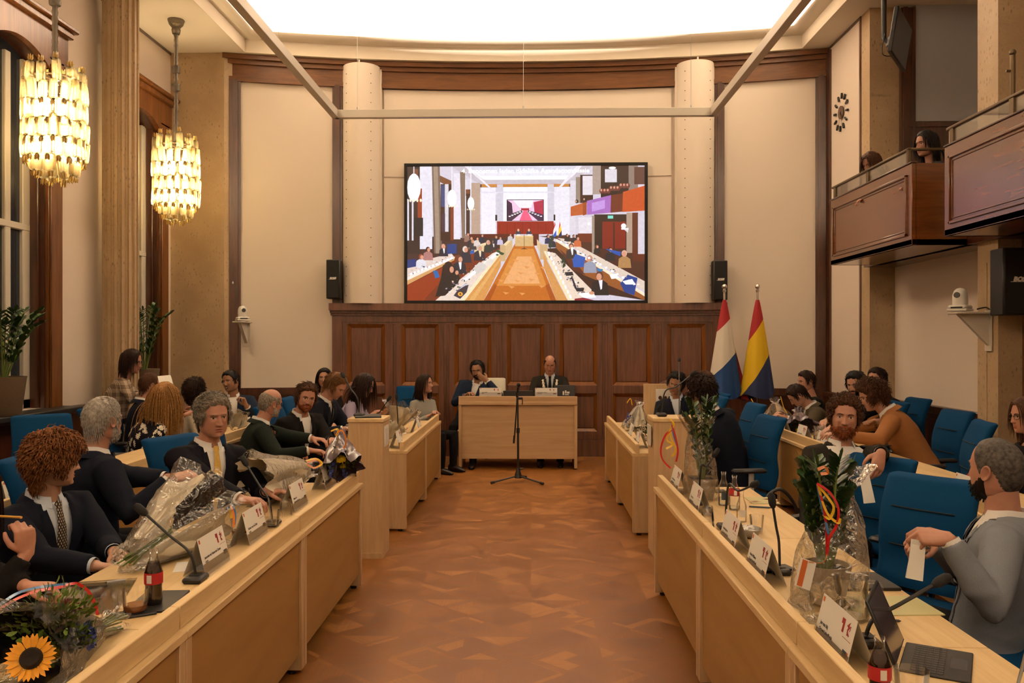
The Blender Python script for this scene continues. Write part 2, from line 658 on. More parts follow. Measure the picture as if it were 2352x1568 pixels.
# ---- dado panelling under the screen, seven bays
dado = thing('wood_panelling', 'dark varnished oak panelling of seven bays below the screen', 'panelling', (0, 0, 0))
dado['kind'] = 'structure'
c = MB()
arcbox(c, -2.84, 2.72, 0, 2.0, 0, .03)
arcbox(c, -2.84, -2.70, 0, 2.0, .03, .09); arcbox(c, 2.58, 2.72, 0, 2.0, .03, .09)
arcbox(c, -2.84, 2.72, 1.93, 2.03, .0, .085)
arcbox(c, -2.84, 2.72, 0, .24, .03, .09)
c.build('panelling_frame', M['wood_dado_sheen'], dado)
c = MB()
arcbox(c, -2.88, 2.76, 2.09, 2.19, 0, .20); arcbox(c, -2.87, 2.75, 2.055, 2.09, 0, .15); arcbox(c, -2.86, 2.74, 2.02, 2.055, 0, .11)
c.build('cornice', M['wood_dado_sheen'], dado)
def frame_mould(mb, x0, x1, z0, z1, w_, y_out, y_in):
    o = [V(x0, y_out, z0), V(x1, y_out, z0), V(x1, y_out, z1), V(x0, y_out, z1)]
    i = [V(x0 + w_, y_in, z0 + w_), V(x1 - w_, y_in, z0 + w_), V(x1 - w_, y_in, z1 - w_), V(x0 + w_, y_in, z1 - w_)]
    mb.add(o + i, [(j, (j + 1) % 4, 4 + (j + 1) % 4, 4 + j) for j in range(4)])
BAY = .762
for q in range(7):
    xc = XC + (q - 3) * BAY
    t = math.asin((xc - XC) / RC)
    Mx = T(xc, wy(xc), 0) @ R('Z', -t)
    h = BAY / 2
    c = MB(); c.M = Mx
    for sg in (-1, 1):
        c.span(sg * .268, sg * h, -.07, 0, .24, 1.94)
        c.span(sg * (h - .038), sg * h, -.085, -.07, .28, 1.9, .004)
        c.span(sg * (h - .028), sg * (h - .018), -.092, -.085, .3, 1.88)
    c.span(-.27, .27, -.07, 0, .90, 1.02, .006)
    c.span(-.27, .27, -.07, 0, .24, .36, .006)
    c.span(-.27, .27, -.07, 0, 1.90, 1.94)
    st = c.build('bay_frame', M['wood_dado_sheen'], dado)
    c = MB(); c.M = Mx
    frame_mould(c, -.268, .268, 1.02, 1.90, .055, -.07, -.03)
    frame_mould(c, -.268, .268, .36, .90, .045, -.07, -.03)
    c.build('moulding', M['wood_mould'], st, normals=False)
    c = MB(); c.M = Mx
    c.span(-.215, .215, -.042, -.01, 1.073, 1.848, .008)
    c.span(-.225, .225, -.042, -.01, .403, .857, .008)
    c.build('panel', M['wood_dado_sheen'], st)

# ---- left wall with two tall arched windows
WIN = ((7.40, 8.37), (9.95, 10.92))
WZ0, WZ1 = .97, 4.45
c = MB()
ys = [YB, WIN[0][0], WIN[0][1], WIN[1][0], WIN[1][1], 11.75]
for i in (0, 2, 4):
    c.span(XL - .3, XL, ys[i], ys[i + 1], 0, 6.9)
for (a, b_) in WIN:
    c.span(XL - .3, XL, a, b_, 0, WZ0)
    c.span(XL - .3, XL, a, b_, 4.62, 6.9)
struct(c.build('wall_left', M['cream'], smooth=False), 'cream left wall with tall windows')
c = MB()
c.span(XL, XL + .05, YB, 11.4, 0, .88)
c.span(XL, XL + .08, YB, 11.4, .86, .955, .01)
c.span(XL, XL + .08, YB, 11.4, 0, .16, .01)
c.span(XL - .02, XL + .012, YB, 11.7, ZS - .035, ZS)  # thin dark strip drawn for the shadow gap below the soffit
struct(c.build('trim_20', M['wood_dark']), 'low dark oak wainscot along the left wall, strip for shadow gap at soffit')
def arch_z(y, y0, y1, rise=.16):
    t = (y - (y0 + y1) / 2) / ((y1 - y0) / 2)
    return WZ1 + rise * (1 - t * t)
for wi, (y0, y1) in enumerate(WIN):
    win = struct(bpy.data.objects.new('window_%d' % (wi + 1), None), 'tall arched window in deep oak surround, dark night outside')
    COL.objects.link(win)
    # casing on the wall face
    c = MB()
    for (a, b_) in ((y0 - .25, y0), (y1, y1 + .25)):
        c.span(XL, XL + .06, a, b_, .96, 4.5, .01)
        e = b_ if a < y0 else a
        c.span(XL + .06, XL + .085, min(e, e + (.05 if a > y0 else -.05)), max(e, e + (.05 if a > y0 else -.05)), .96, 4.5, .008)
    n = 16
    rr = []
    for i in range(n + 1):
        y = y0 + (y1 - y0) * i / n
        z = arch_z(y, y0, y1)
        rr.append([V(XL - .02, y, z), V(XL + .07, y, z), V(XL + .07, y, 4.88), V(XL - .02, y, 4.88)])
    c.loft(rr)
    for sg, yy in ((-1, y0), (1, y1)):
        c.span(XL, XL + .07, yy, yy + sg * .33, WZ1 + .1, 4.88)
        c.span(XL, XL + .07, yy, yy + sg * .25, WZ1 - .05, WZ1 + .12)
    c.span(XL, XL + .12, y0 - .36, y1 + .36, 4.86, 4.93, .01)
    c.span(XL, XL + .16, y0 - .40, y1 + .40, 4.93, 4.98, .012)
    c.build('casing', M['wood'], win)
    c = MB()
    for y, s_ in ((y0, 1), (y1, -1)):
        c.span(XL - .30, XL + .02, y, y + s_ * .02, WZ0, 4.62)
    rr = [[V(XL - .30, y0 + (y1 - y0) * i / n, arch_z(y0 + (y1 - y0) * i / n, y0, y1) + d) for d in (0, .03)] +
          [V(XL + .0, y0 + (y1 - y0) * i / n, arch_z(y0 + (y1 - y0) * i / n, y0, y1) + d) for d in (.03, 0)] for i in range(n + 1)]
    c.loft(rr)
    c.span(XL - .12, XL - .03, y1 - .045, y1 - .02, WZ0, 4.5, .008)
    c.build('reveal', M['wood_dark'], win)
    c = MB()
    xg = XL - .15
    fr = [(y1 - .15, y1 - .02), (y1 - .43, y1 - .34), (y0 + .02, y0 + .15), (y0 + .34, y0 + .43)]
    for a, b_ in fr:
        c.span(xg - .04, xg + .03, a, b_, WZ0, 4.5, .008)
    c.span(xg - .04, xg + .03, y0 + .02, y1 - .02, WZ0, WZ0 + .10, .008)
    c.span(xg - .04, xg + .035, y0 + .02, y1 - .02, 2.77, 2.84, .008)
    c.build('sash_frame', M['white_metal'], win)
    c = MB()
    c.span(xg - .015, xg - .005, y0 + .02, y1 - .02, WZ0, 4.62)
    c.build('pane', M['night_glass'], win)
    c = MB()
    c.span(XL - .15, XL + .30, y0 - .3, y1 + .3, WZ0 - .05, WZ0, .006)
    c.build('window_sill', M['black'], win)

# ---- stone: square pillar in the left corner, fluted column between the windows
c = MB()
c.prism([(-5.0, 11.36), (-4.25, 11.36), (-4.15, 11.46), (-4.15, 11.75), (-5.0, 11.75)], 0, ZS)
tag(struct(c.build('stone_pillar', M['stone'], smooth=False)), 'broad square limestone pillar in the front left corner', 'pillar')
c = MB()
cx_, cy_ = -4.74, 9.45
prof = []
for i in range(16):
    for (da, r) in ((-.40, .196), (-.30, .196), (-.22, .176), (0, .170), (.22, .176), (.30, .196)):
        a = 2 * PI * (i + da) / 16
        prof.append((cx_ + r * math.cos(a), cy_ + r * math.sin(a)))
c.prism(prof, 0, ZS)
tag(struct(c.build('stone_column', M['stone'], smooth=False)), 'fluted limestone column between the two left windows', 'column')

# ---- right wall: clock wall, pillars, recessed wall below the gallery
c = MB()
c.span(XR, XR + .3, 10.29, 11.75, 0, 6.9)
c.span(4.36, 4.66, 7.29, 10.3, 0, 2.54)
c.span(4.28, 4.58, 7.05, 7.30, 0, 2.54)
c.span(4.28, 4.58, YB, 5.75, 0, 2.54)
c.span(4.28, 4.58, 5.75, 7.05, 2.2, 2.54)
struct(c.build('wall_right', M['cream'], smooth=False), 'cream right wall below the gallery')
c = MB()
c.span(XR - .05, XR, 10.29, 11.4, 0, .97, .006); c.span(XR - .075, XR, 10.29, 11.4, .90, .97, .01)
c.span(XR - .025, XR, 11.28, 11.44, .97, 5.6)
c.span(XR - .012, XR + .01, 10.27, 10.31, .97, ZS)
c.span(4.31, 4.36, 7.5, 10.05, 0, .93, .006); c.span(4.285, 4.36, 7.5, 10.05, .88, .965, .01)
c.span(4.30, 4.36, 7.5, 10.05, .80, .82)
c.span(XR - .01, XR + .02, 10.29, 11.5, ZS - .03, ZS)  # matching dark strip standing for the shadow gap
c.span(4.22, 4.28, YB, 5.6, 0, .95, .006)
struct(c.build('trim_21', M['wood_dark']), 'low dark oak wainscot along the right wall')
for (y0, y1, lab) in ((10.02, 10.29, 'limestone pillar beside the wall clock'), (7.29, 7.62, 'limestone pillar behind the right-hand speaker')):
    c = MB(); c.span(XR, 4.42 if y0 > 9 else 4.52, y0, y1, 0, 6.2)
    if y0 < 9:
        c.span(XR - .006, XR + .01, y0 + .17, y0 + .2, 0, 2.35)
    tag(struct(c.build('stone_pillar', M['stone'], smooth=False)), lab, 'pillar')
# door in the right wall, only its edge in the picture
d = struct(bpy.data.objects.new('door_1', None), 'dark oak door at the right edge'); COL.objects.link(d)
c = MB(); c.span(4.30, 4.36, 5.85, 6.95, 0, 2.1, .004)
c.span(4.285, 4.30, 6.0, 6.8, .2, .95, .006); c.span(4.285, 4.30, 6.0, 6.8, 1.1, 2.0, .006)
c.build('door_leaf', M['wood'], d)
c = MB(); c.span(4.24, 4.40, 6.95, 7.06, 0, 2.2); c.span(4.24, 4.40, 5.74, 5.85, 0, 2.2); c.span(4.24, 4.40, 5.74, 7.06, 2.1, 2.2)
c.span(4.262, 4.28, 7.06, 7.28, 0, 2.54)
c.build('door_frame', M['wood'], d)

# ---- gallery: floor, end wall, back wall
c = MB(); c.span(4.0, 6.0, YB, 10.05, 2.54, 2.62)
struct(c.build('floor_gallery', M['wood_dark'], smooth=False), 'dark underside and floor of the gallery')
c = MB(); c.span(4.42, 6.0, 10.0, 10.3, 2.6, 6.2)
c.span(6.0, 6.2, YB, 10.3, 0, 6.9)
struct(c.build('wall_gallery', M['cream'], smooth=False), 'wall of the gallery')
c = MB(); c.span(4.40, 4.56, 9.94, 10.0, 2.62, 5.62); c.span(4.42, 4.47, 9.92, 9.94, 2.62, 5.62); c.span(4.53, 4.56, 9.92, 9.94, 2.62, 5.62)
c.span(4.4, 6.0, 9.95, 10.0, 2.62, 4.22); c.span(4.4, 6.0, 9.93, 9.96, 4.2, 4.26)
struct(c.build('trim_22', M['wood_dark']), 'dark oak panelling on the gallery end wall')
M['grey_panel'] = M_plain('grey gallery panel', (.42, .42, .43, 1), .8, bmp=.05, scale=250)
c = MB(); c.span(4.57, 6.0, 9.95, 10.0, 4.27, 6.0)
struct(c.build('trim_23', M['grey_panel']), 'grey panel on the gallery end wall')

# ---- back wall and ceiling
c = MB(); c.span(-5.3, 6.2, YB - .3, YB, 0, 6.9)
struct(c.build('wall_back', M['cream'], smooth=False), 'cream rear wall')
HX0, HX1, HY0 = -3.96, 3.70, -4.0
def hy(x):
    return wy(x) - .19
edge = []
n = 28
for i in range(n + 1):
    x = HX0 + (HX1 - HX0) * i / n
    edge.append((x, hy(x)))
c = MB()
# soffit round the coffer
for i in range(n):
    (xa, ya), (xb, yb) = edge[i], edge[i + 1]
    c.add([(xa, ya, ZS), (xb, yb, ZS), (xb, 12.1, ZS), (xa, 12.1, ZS), (xa, ya, ZS + .1), (xb, yb, ZS + .1), (xb, 12.1, ZS + .1), (xa, 12.1, ZS + .1)],
          [(0, 1, 2, 3), (4, 7, 6, 5)])
c.span(XL - .3, HX0, YB, 12.1, ZS, ZS + .1)
c.span(HX1, 6.2, YB, 12.1, ZS, ZS + .1)
c.span(HX0, HX1, YB, HY0, ZS, ZS + .1)
struct(c.build('ceiling', M['plaster'], smooth=False), 'cream plaster soffit around the lit coffer')
# fascia and rounded lip of the coffer
loop = [(HX0, HY0)] + edge + [(HX1, HY0)]
cx0, cy0 = (HX0 + HX1) / 2, 4.0
prof = [(.004, ZS - .002), (.004, 5.83), (.05, 5.832), (.11, 5.845), (.155, 5.868), (.17, 5.90), (.155, 5.915), (.0, 5.915)]
rows = []
for (u, z) in prof:
    r = []
    for (x, y) in loop:
        xs = x + (u if x <= HX0 + 1e-6 else (-u if x >= HX1 - 1e-6 else 0))
        yy = y - u if y > 5 else y + u
        if HX0 < x < HX1:
            xs = min(max(x, HX0 + u), HX1 - u)
            yy = hy(xs) - u
        r.append(V(xs, yy, z))
    r.append(r[0])
    rows.append(r)
c = MB(); c.sheet(rows)
struct(c.build('trim_24', M['plaster'], ang=50), 'rounded cream lip around the lit coffer')
c = MB()
c.span(-5.3, 6.2, YB, 12.2, 6.75, 6.9)
struct(c.build('ceiling_coffer', M['dome'], smooth=False), 'bright lit plaster ceiling inside the coffer')
# ================================================================ FIXED FURNISHINGS
M['birch'] = M_wood('pale birch veneer', rgb(200, 168, 118), rgb(224, 196, 148), .42, stretch=(9, .7, 9), scale=3, fine=.3, bmp=.02)
M['birch_v'] = M_wood('pale birch veneer upright grain', rgb(184, 150, 110), rgb(206, 176, 134), .45, stretch=(9, 9, .7), scale=3, fine=.3, bmp=.02)
M['birch_h'] = M_wood('pale birch veneer level grain', rgb(186, 150, 110), rgb(206, 174, 134), .45, stretch=(.5, 9, 9), scale=2, fine=.3, bmp=.02)
M['birch_shaded'] = M_wood('birch front panel with shade in colour', rgb(150, 110, 56), rgb(168, 128, 72), .45, stretch=(3, .6, 3), scale=2, fine=.15, bmp=.01)  # darker than the tops: shade of the downward light put into the colour
M['blue'] = M_plain('blue wool upholstery', (.003, .044, .125, 1), .9, var=.25, scale=260, bmp=.12, bscale=500, spec=.12)
M['grey_plastic'] = M_plain('light grey plastic', (.38, .38, .38, 1), .45)

# ---- large screen
D_SCR = 11.80
a, b_ = P(928, 375, D_SCR), P(1488, 703, D_SCR)
SW, SH = b_.x - a.x, a.z - b_.z
scx, scz = (a.x + b_.x) / 2, (a.z + b_.z) / 2
screen = thing('video_screen', 'large wall screen in a black frame showing the meeting hall', 'screen', (scx, D_SCR, scz - SH / 2))
c = MB()
c.span(-SW / 2, SW / 2, .012, .10, 0, SH, .004)
bz, bb = .045, .085
for (x0, x1, z0, z1) in ((-SW / 2, SW / 2, SH - bz, SH), (-SW / 2, SW / 2, 0, bb), (-SW / 2, -SW / 2 + bz, bb, SH - bz), (SW / 2 - bz, SW / 2, bb, SH - bz)):
    c.span(x0, x1, 0, .03, z0, z1, .004)
c.build('screen_frame', M['black_matte'], screen)
exec_screen = (screen, -SW / 2 + bz, SW / 2 - bz, bb, SH - bz)

# ---- desks of the front and second rows
def desk_parts(t, L, depth=.66, top=.70, ledge=.777, inner=False):
    """front (aisle side) at local x = 0 facing +x, length along y, centred"""
    c = MB(); c.box((-depth / 2, 0, top - .015), (depth, L - .004, .03), b=.003)
    c.build('tabletop', M['birch'], t)
    c = MB(); c.box((-.045, 0, (top + ledge) / 2), (.035, L - .004, ledge - top), b=.003)
    c.build('ledge', M['birch'], t)
    c = MB(); c.box((-.03, 0, (top - .03 + .10) / 2), (.022, L - .10, top - .03 - .10))
    c.build('front_panel', M['birch_shaded'], t)
    for s in (-1, 1):
        c = MB(); c.box((-.006 - .3, s * (L / 2 - .026), (top - .03 + .02) / 2), (.60, .045, top - .05), b=.003)
        lg = c.build('leg', M['birch_v'], t)
        c = MB(); c.lathe([(.02, 0), (.022, .012), (.012, .02), (.012, .03)], 12, c=(-.06, s * (L / 2 - .026), 0)); c.lathe([(.02, 0), (.022, .012), (.012, .02), (.012, .03)], 12, c=(-.55, s * (L / 2 - .026), 0))
        c.build('foot', M['black'], lg)

def desk_row(xf, rz, mods, labels, group, depth):
    first = None
    for (y0, y1), lab in zip(mods, labels):
        if first is None or abs((y1 - y0) - first[1]) > 1e-3:
            t = thing('desk', lab, 'desk', (xf, (y0 + y1) / 2, 0), rz, group)
            desk_parts(t, y1 - y0, depth)
            first = (t, y1 - y0)
        else:
            dup(first[0], (xf, (y0 + y1) / 2, 0), rz, lab, group)
Lm = 1.42
desk_row(-1.13, 0, [(5.54 - Lm, 5.54), (5.54 - 2 * Lm, 5.54 - Lm), (5.54 - 3 * Lm, 5.54 - 2 * Lm)],
         ['birch desk on the left of the aisle ending beside the narrow pillar', 'birch desk on the left of the aisle in front of the polka dot tie', 'birch desk in the bottom left corner under the sunflower bouquet'], 'front row desks left of the aisle', .66)
desk_row(.80, PI, [(5.44 - Lm, 5.44), (5.44 - 2 * Lm, 5.44 - Lm), (5.44 - 3 * Lm, 5.44 - 2 * Lm)],
         ['birch desk on the right of the aisle under the three small bottles', 'birch desk on the right of the aisle under the wrapped plant and tablet', 'birch desk in the bottom right corner under the writing hand'], 'front row desks right of the aisle', .62)
desk_row(-1.08, 0, [(7.16, 8.54), (8.54, 9.92)], ['birch desk left of the aisle just behind the narrow pillar', 'far birch desk left of the aisle nearest the wood panelling'], 'front row desks left of the aisle', .66)
desk_row(.86, PI, [(7.06, 8.41), (8.41, 9.76)], ['birch desk right of the aisle just behind the pillar with ribbons', 'far birch desk right of the aisle nearest the wood panelling'], 'front row desks right of the aisle', .62)
desk_row(-2.86, 0, [(9.74 - Lm, 9.74), (9.74 - 2 * Lm, 9.74 - Lm), (9.74 - 3 * Lm, 9.74 - 2 * Lm), (9.74 - 4 * Lm, 9.74 - 3 * Lm)],
         ['second row birch desk on the left in front of the man in blue suit', 'second row birch desk on the left behind the yellow tie', 'second row birch desk on the left in front of the floral dress', 'second row birch desk at the left edge with name card and bottle'], 'second row desks left', .6)
desk_row(2.47, PI, [(9.76 - Lm, 9.76), (9.76 - 2 * Lm, 9.76 - Lm), (9.76 - 3 * Lm, 9.76 - 2 * Lm), (9.76 - 4 * Lm, 9.76 - 3 * Lm)],
         ['second row birch desk on the right nearest the flags', 'second row birch desk on the right in front of the tan jacket', 'second row birch desk on the right behind the red-bearded man', 'second row birch desk on the right behind the grey blazer'], 'second row desks right', .6)

# ---- the two narrow lectern pillars at the row ends
for (x0, x1, y0, y1, h, lab) in ((-1.40, -1.12, 6.26, 6.56, 1.064, 'narrow birch pillar at the end of the left desk row with black tablet on top'),
                                 (.93, 1.30, 6.34, 6.66, 1.064, 'narrow birch pillar at the end of the right desk row behind the ribboned plant')):
    t = thing('lectern', lab, 'lectern', ((x0 + x1) / 2, (y0 + y1) / 2, 0), 0, 'narrow birch pillars')
    wx, wy_ = x1 - x0, y1 - y0
    c = MB(); c.span(-wx / 2 + .008, wx / 2 - .008, -wy_ / 2 + .008, wy_ / 2 - .008, 0, h - .03); c.build('body', M['birch_v'], t)
    c = MB(); c.span(-wx / 2, wx / 2, -wy_ / 2, wy_ / 2, h - .03, h, .004); c.build('top', M['birch'], t)
    sx = 1 if x0 < 0 else -1
    c = MB(); c.span(sx * wx / 2 - .010, sx * wx / 2 - .003, -.09, .09, .84, 1.0, .003); c.span(sx * wx / 2 - .007, sx * wx / 2 + .002, -.07, .07, .86, .98)
    c.build('wall_plate', M['white'], t)
    c = MB(); c.span(-wx / 2 + .008, wx / 2 - .008, -wy_ / 2 + .01, -wy_ / 2 + .0, 0, .04); c.build('plinth', M['birch_v'], t)

# ---- chair's desk at the front
x0, x1 = Pz(1053, 1078, 0).x, Pz(1326, 1078, 0).x
cd = thing('desk', 'wide birch presiding desk facing the aisle below the screen', 'desk', ((x0 + x1) / 2, 10.66, 0))
W_ = x1 - x0
c = MB(); c.span(-W_ / 2, W_ / 2, 0, .70, .84, .87, .003); c.build('tabletop', M['birch'], cd)
c = MB(); c.span(-W_ / 2, W_ / 2, 0, .04, .87, .943, .003); c.span(-W_ / 2, W_ / 2, -.012, .02, .832, .872, .003); c.build('ledge', M['birch_h'], cd)
c = MB(); c.span(-W_ / 2 + .04, W_ / 2 - .04, .03, .05, .135, .84); c.build('front_panel', M['birch_h'], cd)
for s in (-1, 1):
    c = MB(); c.span(s * W_ / 2, s * (W_ / 2 - .04), 0, .66, .015, .84, .003); lg = c.build('leg', M['birch_v'], cd)
    c = MB(); c.lathe([(.02, 0), (.022, .016)], 12, c=(s * (W_ / 2 - .02), .05, 0)); c.lathe([(.02, 0), (.022, .016)], 12, c=(s * (W_ / 2 - .02), .6, 0)); c.build('foot', M['black'], lg)
c = MB(); c.span(-1.9, -.9, 10.70, 10.74, 0, .015, .004)
tag(c.build('threshold_strip', M['birch']), 'thin pale strip on the floor left of the presiding desk', 'strip')

# ---- swivel chairs
def make_chair(label, mat, group):
    t = thing('office_chair', label, 'chair', (0, 0, 0), 0, group)
    c = MB(); c.box((0, .0, .395), (.48, .46, .09), b=.035); c.build('seat', mat, t)
    # upholstered back, gently S-shaped
    prof = [(-.20, .47), (-.235, .60), (-.225, .74), (-.25, .88), (-.30, 1.0), (-.325, 1.045)]
    prof = [Vector((0, y, z)) for y, z in prof]
    sp = bez(prof, 5)
    rings = []
    for i, p in enumerate(sp):
        f = i / (len(sp) - 1)
        hw = .235 - .012 * f - (.03 * max(0, f - .93) / .07)
        th = .036 - (.022 * max(0, f - .9) / .1) - (.015 * max(0, .08 - f) / .08)
        r = []
        for j in range(20):
            a = 2 * PI * j / 20
            cx, sy = math.cos(a), math.sin(a)
            sx = math.copysign(abs(cx) ** .28, cx)
            sv = math.copysign(abs(sy) ** .5, sy)
            r.append(p + V(hw * sx, th * sv + .018 * (1 - sx * sx), 0))
        rings.append(r)
    c = MB(); c.loft(rings)
    bk = c.build('backrest', mat, t, ang=70)
    for k_ in (8, 15):
        c = MB(); p = sp[k_]
        c.tube([p + V(x * .155, .040 + .018 * (1 - (x * .155 / .23) ** 2), 0) for x in [-1 + q * .25 for q in range(9)]], .0035, 5)
        c.build('seam', M['black_matte'], bk)
    c = MB(); c.tube(bez([(0, -.12, .40), (0, -.27, .40), (0, -.29, .50), (0, -.27, .68)], 6), .02, 8); c.build('back_support', M['black'], t)
    for s in (-1, 1):
        c = MB(); c.box((s * .29, .02, .645), (.085, .27, .032), b=.014)
        ar = c.build('armrest', M['black'], t)
        c = MB(); c.tube([(s * .20, -.0, .41), (s * .285, -.0, .43), (s * .29, 0, .64)], [.018, .022, .024], 8, flat=.5); c.build('arm_post', M['grey_plastic'], ar)
    c = MB(); c.lathe([(.03, .10), (.03, .28), (.022, .28), (.022, .40), (.10, .40), (.10, .405)], 14); c.build('gas_column', M['black'], t)
    for k_ in range(5):
        a = 2 * PI * k_ / 5 + .3
        d = V(math.cos(a), math.sin(a), 0)
        c = MB(); c.tube([d * .02 + V(0, 0, .115), d * .15 + V(0, 0, .095), d * .30 + V(0, 0, .07)], [.024, .02, .015], 8); lg = c.build('base_leg', M['chrome'], t)
        c = MB(); q = d * .30; c.tube([q + V(-d.y, d.x, 0) * .022 + V(0, 0, .028), q - V(-d.y, d.x, 0) * .022 + V(0, 0, .028)], .028, 12); c.tube([q + V(0, 0, .03), q + V(0, 0, .07)], .008, 6)
        c.build('caster', M['black'], lg)
    return t
_chair = {}
def chair(x, y, deg, label, group='blue swivel chairs', mat='blue', z=0.0):
    if mat not in _chair:
        _chair[mat] = make_chair(label, M[mat], group)
        _chair[mat].location = (x, y, z); _chair[mat].rotation_euler = (0, 0, math.radians(deg))
        return _chair[mat]
    return dup(_chair[mat], (x, y, z), math.radians(deg), label, group)
M['cream_leather'] = M_plain('cream leather', (.55, .52, .42, 1), .5)
chair(-2.32, 2.92, -95, 'blue swivel chair at the left edge under the woman holding a pencil')
chair(-2.36, 3.82, -80, 'blue swivel chair under the young man in polka dot tie')
chair(-2.42, 4.40, -80, 'blue swivel chair under the white-haired man seen from behind')
chair(-2.03, 5.16, -112, 'blue swivel chair behind the man with the yellow tie')
chair(-2.42, 6.95, -80, 'blue swivel chair behind the bald man in dark green jacket')
chair(-2.22, 7.75, -90, 'blue swivel chair behind the bearded man in black jacket')
chair(-2.30, 8.25, -90, 'blue swivel chair behind the fair-haired man in navy suit')
chair(-2.35, 8.95, -90, 'blue swivel chair under the woman in lilac sweater')
chair(-2.72, 10.75, -150, 'blue swivel chair against the panelling under the half-hidden dark-haired woman')
chair(-1.55, 10.90, -170, 'blue swivel chair against the panelling under the woman in grey blouse')
chair(-3.86, 6.55, -138, 'empty blue swivel chair at the far left below the window')
chair(-4.02, 8.35, -80, 'blue swivel chair under the man with receding hair by the column')
chair(-3.75, 7.55, -85, 'blue swivel chair under the woman in the floral dress')
chair(-3.72, 8.95, -90, 'blue swivel chair under the curly-haired person in cream')
chair(-3.62, 9.60, -100, 'blue swivel chair under the smiling man in blue suit')
chair(1.66, 6.75, 100, 'blue swivel chair seen from the side beside the man in navy jacket')
chair(1.90, 8.15, 95, 'blue swivel chair showing only its backrest top by the flags')
chair(1.78, 4.72, 122, 'blue swivel chair with the arm of the red-bearded man over it').scale.z = .94
chair(1.75, 3.96, 128, 'empty blue swivel chair left of the man in grey blazer').scale.z = .94
chair(1.93, 3.22, 92, 'blue swivel chair under the man in grey blazer')
chair(1.95, 2.15, 90, 'blue swivel chair outside the bottom right corner under the writing man')
chair(3.15, 6.45, 78, 'empty blue swivel chair behind the man in tan jacket')
chair(3.45, 7.35, 95, 'blue swivel chair hidden behind the man in tan jacket by the wall')
chair(3.40, 8.45, 90, 'blue swivel chair under the bearded man in dark suit')
chair(3.20, 9.35, 90, 'blue swivel chair under the man bending over in olive jacket')
chair(3.72, 9.95, 110, 'blue swivel chair behind the bending man near the flags')
chair(3.85, 8.95, 95, 'blue swivel chair half hidden behind the bearded man in dark suit')
chair(1.80, 9.2, 90, 'blue swivel chair under the dark-haired man facing the aisle')
chair(1.95, 9.75, 90, 'blue swivel chair in front of the left flag')
chair(3.45, 5.55, 100, 'blue swivel chair under the woman with glasses at the right edge')
chair(-.58, 11.18, 180, 'cream leather chair beside the man covering his mouth', 'presiding chairs', 'cream_leather', .10)
chair(.26, 11.30, 180, 'cream leather chair behind the bald man wearing a chain', 'presiding chairs', 'cream_leather', .10)

# ---- loudspeakers
def speaker(name_lab, loc, rz, w_, d_, h):
    t = thing('loudspeaker', name_lab, 'loudspeaker', loc, rz, 'black wall loudspeakers')
    c = MB(); c.box((0, 0, h / 2), (w_, d_, h), b=.008); c.build('cabinet', M['black'], t)
    c = MB(); c.box((0, -d_ / 2 - .004, h / 2), (w_ - .02, .012, h - .02), b=.004); g = c.build('grille', M['black_matte'], t)
    c = MB(); c.text('BOSE', w_ * .19, frame((0, -d_ / 2 - .0115, h * .5), (1, 0, 0), (.25, 0, .97), (0, -1, 0)), .0005, 'CENTER', .004)
    c.span(-w_ * .30, w_ * .12, -d_ / 2 - .0112, -d_ / 2 - .0105, h * .5 - .006, h * .5 - .002)
    c.build('logo', M['white'], g)
    c = MB(); c.box((0, d_ / 2 + .02, h * .7), (.06, .05, .12)); c.box((0, d_ / 2 + .02, h * .3), (.06, .05, .12)); c.build('wall_bracket', M['black'], t)
    return t
p = P(767, 686, 11.55); speaker('tall black loudspeaker on the wall left of the screen', (p.x, 11.57, p.z), 0, .19, .16, .545)
p = P(1653, 689, 11.55); speaker('tall black loudspeaker on the wall right of the screen above a flag', (p.x, 11.57, p.z), 0, .19, .16, .545)
p = P(2325, 724, 7.1); speaker('large black loudspeaker on the right stone pillar below the balcony', (p.x + .02, 7.12, p.z), -.0, .285, .20, .565)

# ---- camera domes on brackets
def ptz(lab, loc, rz):
    t = thing('dome_camera', lab, 'camera', loc, rz, 'white conference cameras')
    c = MB(); c.box((0, 0, .015), (.17, .15, .022), b=.006); c.box((0, 0, .04), (.16, .14, .035), b=.012); c.build('base', M['white'], t)
    c = MB(); c.lathe([(.062, .055), (.064, .10), (.062, .145), (.05, .185), (.028, .205), (0, .212)], 22); h = c.build('head', M['white'], t)
    c = MB(); c.tube([(0, -.055, .145), (0, -.068, .147)], .026, 16); c.build('lens', M['black'], h)
    c = MB(); c.box((0, -.0705, .036), (.10, .006, .014), b=.002); c.build('sensor_strip', M['black'], t)
    return t
def bracket(lab, loc, rz, plate=.5):
    t = thing('wall_bracket', lab, 'bracket', loc, rz, 'camera brackets')
    c = MB(); c.box((0, .02, -.012), (.17, .32, .018), b=.004); c.build('shelf', M['white_metal'], t)
    c = MB(); c.add([(-.02, .17, -.02), (-.02, -.10, -.02), (-.02, .17, -.30), (.02, .17, -.02), (.02, -.10, -.02), (.02, .17, -.30)],
                    [(0, 1, 2), (3, 5, 4), (0, 3, 4, 1), (1, 4, 5, 2), (2, 5, 3, 0)]); c.build('gusset', M['white_metal'], t)
    c = MB(); c.box((0, .178, -.17), (.11, .012, .36), b=.003); c.build('mounting_plate', M['white_metal'], t)
    c = MB(); c.tube(bez([(.05, .05, .02), (.06, .12, .035), (.03, .17, .02)], 6), .006, 6); c.build('cable', M['black'], t)
    return t
p = P(553, 737, 11.05)
bracket('cream wall bracket on the left stone pillar', (p.x - .03, 11.18, p.z), .0)
ptz('white dome camera on the bracket by the left stone pillar', (p.x, 11.12, p.z), .6)
p = P(2205, 712, 7.05)
bracket('cream wall bracket on the right stone pillar', (3.87, 7.42, p.z), -PI / 2)
